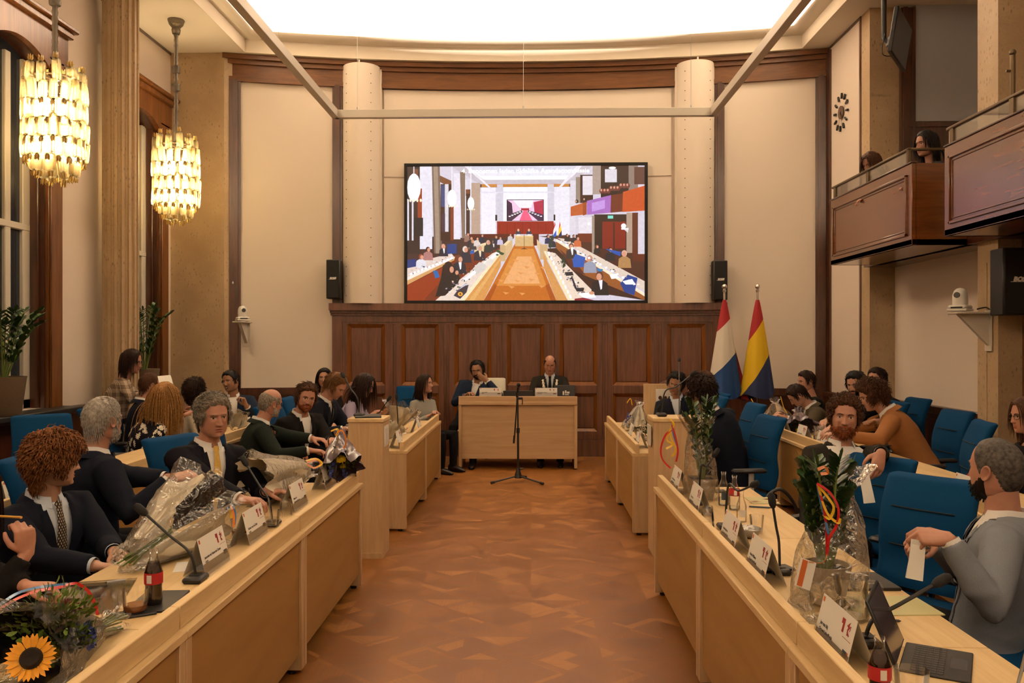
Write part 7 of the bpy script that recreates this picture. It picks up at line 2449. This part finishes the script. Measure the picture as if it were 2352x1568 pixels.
mic('gooseneck microphone on the far right desk beside the bouquet', (1.12, 7.95, ZT), P(1512, 940, 7.9), .3)
mic('gooseneck microphone beside the white square pot on the right desk', (.98, 4.85, ZT), P(1640, 1046, 4.85), .75)
mic('gooseneck microphone arching in front of the three small bottles', (.985, 4.22, ZT), P(1728, 1114, 4.0), .85)
mic('gooseneck microphone between sweet bowl and large wrapped plant', (1.02, 3.42, ZT), P(1775, 1160, 3.45), .4)
mic('large gooseneck microphone in front of the tablet at the right', (1.05, 2.62, ZT), P(2150, 1340, 2.62), .32, .0065)

# ---------------- bottles and glasses
def bottle(label, loc, kind, h=.19, group='small glass bottles'):
    t = thing('bottle', label, 'bottle', loc, 0, group)
    k = h / .19
    if kind == 'cola':
        prof = [(.027, 0), (.029, .006), (.0285, .04), (.0265, .065), (.029, .095), (.0285, .115), (.021, .142), (.0135, .160), (.0125, .178), (.0145, .180), (.0145, .190)]
    else:
        prof = [(.028, 0), (.030, .006), (.030, .09), (.029, .105), (.020, .130), (.0135, .148), (.0125, .178), (.0145, .180), (.0145, .190)]
    pr = [(r * k, z * k) for r, z in prof]
    c = MB(); c.lathe(pr, 22, cap=False); c.lathe([(0, .001), (pr[0][0], .001)], 22, cap=False); c.build('glass_body', M['glass'], t, ang=60)
    lev = {'cola': .148, 'water': .045, 'empty': 0, 'colaempty': .02}[kind]
    if lev:
        li = [(0, .004)] + [(r * k * .93, max(z * k, .004)) for r, z in prof if z < lev]
        rr = np.interp(lev, [z for _, z in prof], [r for r, _ in prof]) * k * .93
        li += [(rr, lev * k), (0, lev * k)]
        c = MB(); c.lathe(li, 22, cap=False); c.build('liquid', M['cola' if kind == 'cola' else 'water'], t, ang=60)
    if kind in ('cola', 'colaempty'):
        c = MB(); c.lathe([(.0296 * k, .078 * k), (.0300 * k, .095 * k), (.0296 * k, .115 * k)], 22, cap=False); lb = c.build('label', M['label_red'], t)
        c = MB()
        for j in range(5):
            a0 = -1.9 + .11 * j
            c.add([(.0306 * k * math.cos(a), .0306 * k * math.sin(a), z) for a, z in ((a0, .083 * k), (a0 + .11, .083 * k), (a0 + .11, .110 * k), (a0, .110 * k))], [(0, 1, 2, 3)])
        c.build('barcode_panel', M['label_white'], lb, normals=False)
    else:
        c = MB()
        for j in range(8):
            a0 = -2.2 + .17 * j
            c.add([(.0308 * k * math.cos(a), .0308 * k * math.sin(a), z) for a, z in ((a0, .035 * k), (a0 + .17, .035 * k), (a0 + .17, .075 * k), (a0, .075 * k))], [(0, 1, 2, 3)])
        c.build('label', M['label_white'] if kind == 'empty' else M['logo_blue'], t, normals=False)
    return t
if True:
    M['colaempty'] = None
bottle('full dark cola bottle with red label on the left desk', Pz(338, 1402, ZT) + V(.0, .05, 0), 'cola', .205)
bottle('full dark cola bottle with red label in front of the tablet', (.905, 2.17, ZT), 'cola', .185)
bottle('clear bottle, leftmost of the three small bottles on the right desk', Pz(1662, 1160, ZT), 'water', .195)
bottle('red-labelled bottle, middle of the three small bottles on the right desk', Pz(1687, 1170, ZT), 'colaempty', .195)
bottle('round-shouldered bottle, nearest of the three small bottles on the right desk', Pz(1703, 1198, ZT), 'empty', .165)
bottle('red-labelled bottle beside the name card behind the empty blue chair', (2.78, 5.28, ZT), 'colaempty', .19)
bottle('small bottle beside the name card at the left picture edge', (-3.12, 5.08, ZT), 'empty', .17)
def tumbler(mb, z0=0, inv=False, r=.036, h=.085):
    p = [(r * .74, 0), (r * .8, .004), (r, h), (r * .95, h), (r * .70, .010), (0, .010)]
    if inv:
        p = [(a, h - z) for a, z in p]
    mb.lathe([(a, z + z0) for a, z in p], 20, cap=False)
def glass(label, loc, fn, group='drinking glasses', cat='glass', name='drinking_glass'):
    o = MB(); fn(o); q = o.build(name, M['glass'], ang=50); q.location = loc; return tag(q, label, cat, group)
q = Pz(1627, 1216, ZT)
glass('upturned ribbed tumbler, lower of the stack on the right desk', q + V(.0, .02, 0), lambda m_: tumbler(m_, 0, True))
glass('upturned ribbed tumbler, upper of the stack on the right desk', q + V(.0, .02, .042), lambda m_: tumbler(m_, 0, True, .034, .075))
glass('straight tumbler behind the wrapped plant on the right desk', Pz(1738, 1222, ZT), lambda m_: tumbler(m_))
glass('upturned tumbler beside the tea cup on the left desk', Pz(646, 1190, ZT) + V(0, .08, 0), lambda m_: tumbler(m_, 0, True))
glass('glass tumbler on the presiding desk at its left end', P(1068, 909, 10.72) + V(0, .12, -.07), lambda m_: tumbler(m_, 0, False, .04, .09))
glass('tumbler near the dark foil bouquet on the second right row', (2.72, 8.25, ZT), lambda m_: tumbler(m_))
glass('tumbler stacked before the second right row name cards', (2.72, 7.68, ZT), lambda m_: tumbler(m_, 0, True))
glass('clear tumbler behind the bald man on the second left row', (-3.05, 9.2, ZT), lambda m_: tumbler(m_))
glass('clear tumbler on the far left desk behind the narrow pillar', (-1.30, 8.12, ZT), lambda m_: tumbler(m_))
def mug(label, loc, tea=None, spoon=False, r=.042, h=.088, ang=2.6):
    t = thing('glass_mug', label, 'mug', loc, 0, 'glass mugs')
    c = MB(); c.lathe([(r * .8, 0), (r * .9, .006), (r, h * .6), (r * 1.05, h), (r * 1.0, h), (r * .93, .5 * h), (r * .8, .012), (0, .012)], 26, cap=False); c.build('glass_body', M['glass'], t, ang=50)
    d = V(math.cos(ang), math.sin(ang), 0)
    c = MB(); c.tube(bez([d * r * .98 + V(0, 0, h * .85), d * (r + .022) + V(0, 0, h * .78), d * (r + .024) + V(0, 0, h * .4), d * r * .92 + V(0, 0, h * .22)], 6), .005, 8); c.build('handle', M['glass'], t)
    if tea:
        c = MB(); c.lathe([(0, .0125), (r * .80, .0125), (r * .9, h * .22), (r * .92, h * tea), (0, h * tea)], 24, cap=False); c.build('drink', M['tea' if tea < .5 else 'water'], t, ang=50)
    if spoon:
        c = MB(); c.tube([(.01, 0, .015), (-.012, .01, h + .06)], .003, 6); c.build('spoon', M['steel'], t)
mug('glass mug with a little amber tea left of the cola bottle', Pz(295, 1420, ZT) + V(0, .05, 0), .38, False, ang=2.9)
mug('glass cup with a dark stirrer behind the second name card on the left desk', Pz(618, 1218, ZT) + V(-.02, .08, 0), .55, True, .048, .085, 1.0)
mug('glass mug at the bottom edge left of the cola bottle on the right desk', (1.00, 2.20, ZT), None, False, ang=2.0)
mug('glass mug hidden between the two nearest name cards on the left desk', Pz(543, 1240, ZT) + V(-.02, .1, 0), .3, False)
def jug(label, loc, s=1.0, ang=-.6):
    t = thing('glass_jug', label, 'jug', loc, 0, 'glass water jugs')
    c = MB(); c.lathe([(.045 * s, 0), (.052 * s, .006), (.055 * s, .06 * s), (.046 * s, .10 * s), (.052 * s, .135 * s), (.056 * s, .14 * s), (.05 * s, .138 * s), (.043 * s, .10 * s), (.050 * s, .06 * s), (.045 * s, .012), (0, .012)], 28, cap=False); c.build('glass_body', M['glass'], t, ang=50)
    d = V(math.cos(ang), math.sin(ang), 0)
    c = MB(); c.tube(bez([d * .05 * s + V(0, 0, .13 * s), d * .085 * s + V(0, 0, .125 * s), d * .09 * s + V(0, 0, .06 * s), d * .055 * s + V(0, 0, .035 * s)], 6), .006 * s, 8); c.build('handle', M['glass'], t)
    c = MB(); c.lathe([(0, .0125), (.046 * s, .0125), (.050 * s, .05 * s), (0, .05 * s)], 24, cap=False); c.build('water', M['water'], t, ang=50)
jug('glass water jug with handle behind the largest name card', V(1.10, 2.86, ZT), 1.05)
jug('glass water jug behind the second right row name cards', (2.76, 8.0, ZT), 1.0)
# sweet bowl
t = thing('sweet_bowl', 'small metal bowl of wrapped sweets behind a name card on the right desk', 'bowl', Pz(1715, 1240, ZT) + V(.02, .06, 0))
c = MB(); c.lathe([(.03, 0), (.05, .012), (.066, .045), (.064, .046), (.048, .016), (0, .010)], 26, cap=False); c.build('bowl_shell', M['steel'], t, ang=50)
rnd = random.Random(9); c = MB()
for k in range(14):
    a = rnd.uniform(0, 6.3); r = rnd.uniform(0, .042)
    c.box((0, 0, 0), (.02, .028, .012), M=T(r * math.cos(a), r * math.sin(a), .03 + rnd.uniform(0, .018)) @ R('Z', rnd.uniform(0, 3)) @ R('X', rnd.uniform(-.6, .6)), b=.003)
o = c.build('wrapped_sweets', M['label_white'], t); o['kind'] = 'stuff'

# ---------------- gadgets and papers
def slab(name, label, cat, loc, d, rz, mat, z=0.0, b=.003, group=None, rot=None):
    c = MB(); c.box((0, 0, d[2] / 2), d, b=b)
    o = c.build(name, mat); o.location = loc; o.rotation_euler = rot or (0, 0, rz)
    return tag(o, label, cat, group)
M['folder'] = M_plain('black folder cover', (.02, .018, .017, 1), .45)
slab('document_folder', 'black folder lying behind the glass jug on the right desk', 'folder', Pz(1930, 1338, ZT) + V(.04, 0, 0), (.30, .22, .012), .05, M['folder'])
# tablet with keyboard
hd = V(.118, .213, 0).normalized(); ud = V(hd.y, -hd.x, 0)
t = thing('tablet_computer', 'black tablet standing on its keyboard cover at the right desk', 'tablet', (1.11, 2.52, ZT))
c = MB(); c.box((.10, 0, .004), (.185, .25, .008), M=frame((0, 0, 0), ud, hd, V(0, 0, 1)), b=.003); kb = c.build('keyboard_cover', M['black'], t)
c = MB()
for i in range(5):
    for j in range(12):
        c.box((.045 + .0175 * i, -.105 + .0191 * j, .0088), (.0145, .0160, .002), M=frame((0, 0, 0), ud, hd, V(0, 0, 1)), b=.0006)
c.build('keys', M['folder'], kb)
c = MB(); c.box((.158, 0, .0086), (.045, .09, .0012), M=frame((0, 0, 0), ud, hd, V(0, 0, 1)), b=.0004); c.build('touchpad', M['dark_screen'], kb)
su = (V(0, 0, 1) * .92 - ud * .40).normalized(); sn = hd.cross(su) * -1
sn = ud * .92 + V(0, 0, .40)
c = MB(); c.box((0, .10, 0), (.25, .195, .009), M=frame((0, 0, .008), hd, su, sn), b=.003); dv = c.build('tablet_body', M['black'], t)
c = MB(); c.box((0, .10, .0052), (.235, .178, .0012), M=frame((0, 0, .008), hd, su, sn)); c.build('display', M_plain('dark plum display', (.045, .030, .040, 1), .12, spec=.8), dv)
# laptop and screens on the presiding desk
t = thing('laptop', 'open black laptop at the right end of the presiding desk', 'laptop', P(1296, 909, 10.78) + V(0, .02, -.07))
c = MB(); c.box((0, .11, .008), (.29, .22, .016), b=.004); c.build('keyboard_base', M['black'], t)
c = MB(); c.box((.01, 0, .11), (.27, .012, .20), M=R('X', -.12), b=.004); ld = c.build('lid', M['black'], t)
c = MB(); c.M = R('X', -.12); c.span(-.02, .0, -.0075, -.006, .08, .13); c.span(.01, .06, -.0075, -.006, .08, .09); c.span(.01, .03, -.0075, -.006, .10, .14); c.span(.035, .07, -.0075, -.006, .10, .125); c.build('lid_logo', M['label_white'], ld)
for px, lab in ((1173, 'low black monitor behind the microphone on the presiding desk, left one'), (1206, 'low black monitor behind the microphone on the presiding desk, right one')):
    p = P(px, 909, 10.80)
    slab('desk_monitor', lab, 'monitor', (p.x, 10.86, .87), (.20, .03, .135), 0, M['black'], group='low monitors on the presiding desk')
slab('tablet_computer', 'black tablet lying on top of the narrow left pillar', 'tablet', (-1.27, 6.42, 1.064), (.20, .24, .012), .2, M['black'], rot=(-.0, .0, .2))
slab('smartphone', 'black phone with a ring holder on the left desk behind the ribbons', 'phone', Pz(248, 1440, ZT) + V(.02, .12, 0), (.078, .155, .009), -1.0, M['black'])
slab('smartphone', 'black phone beside the small bottles on the right desk', 'phone', Pz(1640, 1130, ZT), (.15, .07, .012), .1, M['black'])
slab('tablet_computer', 'black tablet leaning flat beside the nearest name card on the left desk', 'tablet', V(-1.36, 2.98, ZT), (.16, .24, .010), .1, M['black'])
slab('smartphone', 'black phone between the two name cards on the right desk', 'phone', V(1.02, 3.47, ZT), (.14, .08, .01), .3, M['black'])
slab('brochure', 'red and white leaflet under the large cream bouquet', 'leaflet', Pz(432, 1304, ZT) + V(0, .02, 0), (.12, .16, .003), .3, M['paper'], b=0)
def printed(label, loc, w_, h, rz):
    t = thing('booklet', label, 'booklet', loc, rz, 'printed booklets')
    c = MB(); c.box((0, 0, .002), (w_, h, .004)); pg = c.build('cover', M_plain('pale green print', (.50, .47, .24, 1), .5), t)
    c = MB(); rnd = random.Random(int(w_ * 1000))
    for k in range(9):
        x, y, s = rnd.uniform(-.4, .4) * w_, rnd.uniform(-.35, .35) * h, rnd.uniform(.02, .05)
        c.add([(x + s * math.cos(a) * rnd.uniform(.5, 1.2), y + s * .5 * math.sin(a), .0043) for a in [2 * PI * q / 9 for q in range(9)]], [tuple(range(9))])
    c.build('printed_picture', M_plain('pale orange print', (.55, .36, .20, 1), .5), pg, normals=False)
printed('pale green printed booklet with orange picture on the right desk', Pz(2045, 1396, ZT) + V(0, .02, 0), .30, .21, .05)
printed('pale green booklet behind the round-shouldered bottle', Pz(1742, 1150, ZT) + V(.02, 0, 0), .16, .20, .0)
def pen(label, a, b_, mat):
    a, b_ = Vector(a), Vector(b_)
    t = thing('pen', label, 'pen', a, 0, 'ballpoint pens')
    d = b_ - a
    c = MB(); c.tube([d * .10, d * .95], .0045, 10); c.build('barrel', mat, t)
    c = MB(); c.tube([(0, 0, 0), d * .10], [.0008, .004], 8); c.build('tip', M['black'], t)
zz = V(0, 0, .006)
pen('grey pen lying beside the green stems on the left desk', Pz(240, 1341, ZT) + zz, Pz(290, 1334, ZT) + zz, M['steel'])
pen('dark blue pen beside the booklet at the small bottles', Pz(1772, 1168, ZT) + zz, Pz(1718, 1165, ZT) + zz, M['logo_blue'])
pen('black pen in front of the tablet on the right desk', Pz(2070, 1430, ZT) + zz, Pz(2022, 1426, ZT) + zz, M['black'])
pen('grey pen held by the writing hand in the bottom right corner', V(1.29, 2.235, ZT + .01), V(1.31, 2.21, ZT + .155), M['steel'])
pen('yellow pencil held to the mouth of the woman at the left edge', P(-6, 1185, 3.02), P(52, 1188, 2.93), M_plain('yellow pencil lacquer', (.60, .33, .06, 1), .4))
slab('paper_sheet', 'white sheet under the writing hand in the bottom right corner', 'paper', V(1.22, 2.19, ZT), (.30, .21, .002), .08, M['paper'], b=0)
c = MB(); c.box((0, 0, .0), (.30, .44, .003)); c.box((.0, .04, .006), (.12, .16, .002))
o = c.build('acrylic_sheet', M['glass']); o.location = Pz(185, 1385, ZT) + V(-.02, .06, .004); o.rotation_euler = (0, 0, .3); tag(o, 'clear acrylic sheet over a small card behind the sunflower bouquet', 'sheet')
slab('paper_note', 'small folded white note under the clear acrylic sheet', 'paper', Pz(205, 1372, ZT) + V(0, .03, 0), (.09, .07, .002), .5, M['paper'], b=0)
def folded(label, top, bot, w_, side=V(1, 0, 0)):
    top, bot = Vector(top), Vector(bot)
    d = bot - top; t_ = d.normalized(); s = (side - t_ * side.dot(t_)).normalized(); n = t_.cross(s)
    c = MB(); c.add([top - s * w_ / 2, top + s * w_ / 2, bot + s * w_ * .55 + n * .01, bot - s * w_ * .55 + n * .01, top - s * w_ * .45 + n * .004, top + s * w_ * .45 + n * .004, bot + s * w_ * .6 - n * .018, bot - s * w_ * .4 - n * .018], [(0, 1, 2, 3), (4, 5, 6, 7), (0, 3, 7, 4)])
    o = c.build('folded_paper', M['paper'], smooth=False, normals=False); return tag(o, label, 'paper', 'folded voting papers')
folded('folded white paper hanging from the hand over the chair back', P(1985, 1092, 4.50), P(1996, 1155, 4.47), .055)
folded('folded white paper held by the man in grey blazer', P(2110, 1240, 3.10), P(2098, 1330, 3.08), .055)
folded('folded white paper held by the white-haired man', P(424, 1105, 4.25), P(432, 1128, 4.22), .03)
c = MB()
for k in range(6):
    c.box((0, 0, 0), (.30, .21, .0015), M=T(.004 * k, 0, .004 * k) @ R('Z', .08 * k) @ R('X', .06 * k))
o = c.build('paper_bundle', M['paper'], smooth=False); o.location = P(358, 884, 8.75); o.rotation_euler = (.5, .12, .3); tag(o, 'bundle of white papers held by the woman in plaid jacket', 'papers')
c = MB(); c.add([(-.10, -.07, 0), (.10, -.07, 0), (.10, .07, 0), (-.10, .07, 0), (-.10, .06, .14), (.10, .06, .14)], [(0, 3, 2, 1), (0, 1, 5, 4), (3, 4, 5, 2), (0, 4, 3), (1, 2, 5)])
o = c.build('lectern_wedge', M['wrap'], smooth=False); o.location = (-3.08, 7.95, ZT); o.rotation_euler = (0, 0, 1.2); tag(o, 'cream paper wedge behind the head of the yellow tie man', 'paper')
bouquet('cream paper parcel on the second left row beside the blue suit', V(-3.08, 8.55, .74), V(-3.0, 8.4, .84), .10, paper='wrap', leaves=0, stems=False, seed=18)
c = MB(); c.box((0, 0, .02), (.17, .10, .04), b=.015); o = c.build('pouch', M_plain('red and white knitted pouch', (.42, .06, .05, 1), .8, var=.6, scale=120)); o.location = (2.70, 7.12, ZT); tag(o, 'red pouch on the second right row behind the red-bearded man', 'pouch')
# card easel with a framed print near the panelling
t = thing('display_board', 'pale board with a white framed print behind the dark-haired man', 'board', (1.50, 9.6, .80))
c = MB(); c.span(-.20, .20, 0, .02, -.10, .36, .003); c.build('board', M['birch_v'], t)
c = MB(); c.span(-.06, .12, -.008, 0, .10, .30, .002); pc = c.build('print', M['paper'], t)
c = MB()
for (x, z, r) in ((-.01, .20, .022), (.02, .16, .03), (.05, .20, .02), (.04, .13, .035), (.0, .13, .03)):
    c.add([(x + r * math.cos(a), -.0086, z + r * math.sin(a) * 1.1) for a in [2 * PI * q / 8 for q in range(8)]], [tuple(range(8))])
c.build('printed_figure', M['wood_dark'], pc, normals=False)
c = MB(); c.span(-.20, .20, .0, .18, -.10, -.085); c.build('foot', M['birch_v'], t)

# ---------------- plants
def zz_plant(t, n, h, spread, seed, leafL=.075, leafW=.034, z0=0.0, base_r=.05, xmin=-9):
    def lim(mb):
        mb.v = [V(p.x if p.x > xmin else xmin + (p.x - xmin) * .06, p.y, p.z + z0) for p in mb.v]
        return mb
    rnd = random.Random(seed)
    for k in range(n):
        a = 2 * PI * k / n + rnd.uniform(-.3, .3)
        sp = spread * rnd.uniform(.3, 1.1); hh = h * rnd.uniform(.7, 1.05)
        d = V(math.cos(a), math.sin(a), 0)
        p = bez([d * base_r * .4, d * (base_r + sp * .25) + V(0, 0, hh * .45), d * (base_r + sp * .75) + V(0, 0, hh * .85), d * (base_r + sp * 1.2) + V(0, 0, hh)], 7)
        c = MB(); c.tube(p, [.0085 * (1 - .7 * i / len(p)) for i in range(len(p))], 6)
        fr = lim(c).build('leaf_stalk', M['stem'], t)
        c = MB()
        for i in range(5, len(p), 2):
            tg = (p[i] - p[i - 1]).normalized()
            s = tg.cross(V(0, 0, 1)); s = s.normalized() if s.length > .05 else d.cross(V(0, 0, 1))
            for sg in (-1, 1):
                dd = (s * sg * .9 + tg * .55 + V(0, 0, rnd.uniform(.1, .4))).normalized()
                nn = (V(0, 0, 1) - dd * dd.z).normalized()
                petal(c, p[i], dd, nn, leafL * rnd.uniform(.75, 1.1) * (1.05 - .35 * i / len(p)), leafW * rnd.uniform(.75, 1.05), .05)
        petal(c, p[-1], (p[-1] - p[-2]).normalized(), V(0, 0, 1), leafL * .7, leafW * .8)
        lim(c).build('foliage', M['leaf'], fr, ang=180, normals=False)
p = V(-4.82, 7.44, .97)
t = thing('potted_plant', 'large dark green plant in a brown granite pot on the sill of the first window', 'plant', p, 0, 'plants on the window sills')
c = MB(); c.lathe([(.13, 0), (.15, .02), (.19, .34), (.195, .36), (.175, .36), (.165, .32), (0, .32)], 30); c.build('pot', M['terracotta'], t)
c = MB(); c.lathe([(.168, .325), (0, .33)], 20, cap=False); c.build('soil', M['soil'], t)
zz_plant(t, 16, .66, .27, 4, .11, .05, base_r=.06, z0=.32, xmin=-.15)
p = V(-4.82, 10.2, .97)
t = thing('potted_plant', 'dark green plant on the sill of the second window behind the plaid jacket', 'plant', p, 0, 'plants on the window sills')
c = MB(); c.lathe([(.13, 0), (.15, .02), (.18, .34), (.165, .34), (0, .32)], 26); c.build('pot', M['terracotta'], t)
zz_plant(t, 13, .80, .24, 7, .105, .046, base_r=.05, z0=.32, xmin=-.15)

def cello_bag(t, h, r0, rn, hn, seed=1, flare=.10, lean=V(0, 0, 0)):
    rows = []
    n = 46
    for i in range(22):
        f = i / 21
        z = h * f
        if z < hn: r = r0 + (rn - r0) * (max(0, (z / hn) - .35) / .65) ** 1.7 if z > hn * .35 else r0 * (1 + .05 * math.sin(z * 20))
        else: r = rn + flare * ((z - hn) / (h - hn)) ** .8
        row = []
        for j in range(n + 1):
            a = 2 * PI * j / n
            nz = noise.noise(V(math.cos(a) * 2 + seed, math.sin(a) * 2, z * 7))
            pl = math.sin(9 * a + seed) * (.10 if z > hn * .7 else .03)
            row.append(V(r * (1 + pl + .12 * nz) * math.cos(a), r * (1 + pl + .12 * nz) * math.sin(a), z + (.03 * nz if z > hn else 0)) + lean * f)
        rows.append(row)
    c = MB(); c.sheet(rows); c.build('cellophane_bag', M['cello'], t, ang=30, normals=False)
# gift plant in the square white pot at the far end of the right desk
p = Pz(1588, 1128, ZT)
t = thing('gift_plant', 'green plant in a square pale pot with hanging ribbons, far end of right desk', 'plant', (1.03, 5.02, ZT), 0, 'wrapped gift plants')
c = MB(); c.add([(-.055, -.055, .002), (.055, -.055, .002), (.055, .055, .002), (-.055, .055, .002), (-.075, -.075, .13), (.075, -.075, .13), (.075, .075, .13), (-.075, .075, .13)], [(0, 3, 2, 1), (0, 1, 5, 4), (1, 2, 6, 5), (2, 3, 7, 6), (3, 0, 4, 7)]); c.build('pot', M['pot_beige'], t, smooth=False)
c = MB(); c.span(-.07, .07, -.07, .07, .11, .12); c.build('soil', M['soil'], t)
zz_plant(t, 10, .46, .06, 11, .07, .034, base_r=.025, z0=.12)
cello_bag(t, .50, .10, .05, .40, 2, .06, V(-.03, 0, 0))
b = V(1.03, 5.02, ZT)
for col, pts in (('yellow', [(1540, 962), (1548, 975), (1538, 990), (1532, 1010), (1545, 1020), (1530, 1030)]), ('red', [(1545, 985), (1528, 1000), (1518, 1030), (1522, 1055), (1540, 1075)]), ('yellow', [(1545, 970), (1540, 1000), (1552, 1030), (1544, 1048)]), ('blue', [(1543, 972), (1548, 1000), (1556, 1025)]), ('red', [(1544, 975), (1552, 1005), (1557, 1035), (1553, 1060)])):
    ribbon(t, [P(x, y, 4.88) - b for x, y in pts], col, .012)
# large gift plant
t = thing('gift_plant', 'large wrapped green plant with a gift tag and ribbons on the right desk', 'plant', (1.07, 3.03, ZT), 0, 'wrapped gift plants')
c = MB(); c.lathe([(.055, .002), (.065, .01), (.086, .13), (.088, .145), (.080, .145), (.076, .12), (0, .12)], 28); c.build('pot', M['pot_beige'], t)
c = MB(); c.lathe([(.077, .125), (0, .128)], 20, cap=False); c.build('soil', M['soil'], t)
zz_plant(t, 15, .40, .05, 13, .075, .038, base_r=.035, z0=.12)
cello_bag(t, .50, .125, .035, .40, 5, .07, V(.07, .02, 0))
b = V(1.07, 3.03, ZT)
for col, pts in (('red', [(1876, 1110), (1905, 1130), (1925, 1165), (1922, 1205), (1905, 1235), (1900, 1270)]), ('yellow', [(1877, 1112), (1900, 1140), (1915, 1165), (1905, 1190), (1890, 1180)]), ('blue', [(1877, 1112), (1885, 1150), (1895, 1190), (1902, 1225)]), ('red', [(1878, 1115), (1890, 1155), (1897, 1200), (1899, 1250), (1900, 1275)]), ('yellow', [(1880, 1118), (1892, 1160), (1905, 1185), (1925, 1200), (1930, 1190)]), ('orange', [(1878, 1078), (1895, 1072), (1901, 1085), (1885, 1088)])):
    ribbon(t, [P(x, y, 2.93) - b for x, y in pts], col, .011)
c = MB(); c.box((0, 0, 0), (.065, .095, .0015), M=frame(P(1850, 1318, 2.80) - b, V(.88, .3, -.37), V(.30, .2, .93), V(.35, -.93, .1)))
tg = c.build('gift_tag', M['paper'], t, smooth=False)
c = MB(); c.box((-.014, .0, .0014), (.022, .088, .0006), M=frame(P(1850, 1318, 2.80) - b, V(.88, .3, -.37), V(.30, .2, .93), V(.35, -.93, .1))); c.build('orange_stripe', M['logo_orange'], tg, smooth=False)
c = MB(); c.tube(bez([P(1858, 1290, 2.80) - b, P(1890, 1292, 2.85) - b, P(1900, 1272, 2.9) - b], 5), .0012, 5); c.build('tag_cord', RB['orange'], tg)
c = MB(); wrap_cone(c, V(-.06, -.14, .03), V(-.2, -.5, .15), .10, .03, .09, .2, 8); above(c, .003); c.build('loose_cellophane', M['cello'], t, ang=30, normals=False)
# black bag on the floor beyond the right desk
t = thing('shoulder_bag', 'black bag with a loop handle on the floor behind the right desk', 'bag', (1.72, 5.75, 0))
c = MB(); c.lathe([(.16, 0), (.19, .03), (.18, .25), (.12, .40), (.05, .47), (0, .48)], 20, M=Matrix.Diagonal((1, .6, 1, 1))); c.build('bag_body', M_plain('black bag cloth', (.010, .009, .009, 1), .7, bmp=.3, scale=40), t)
c = MB(); c.tube(bez([(-.12, 0, .38), (-.10, 0, .56), (.0, 0, .63), (.10, 0, .52), (.12, 0, .38)], 6), .012, 8); c.build('handle', M['black'], t)
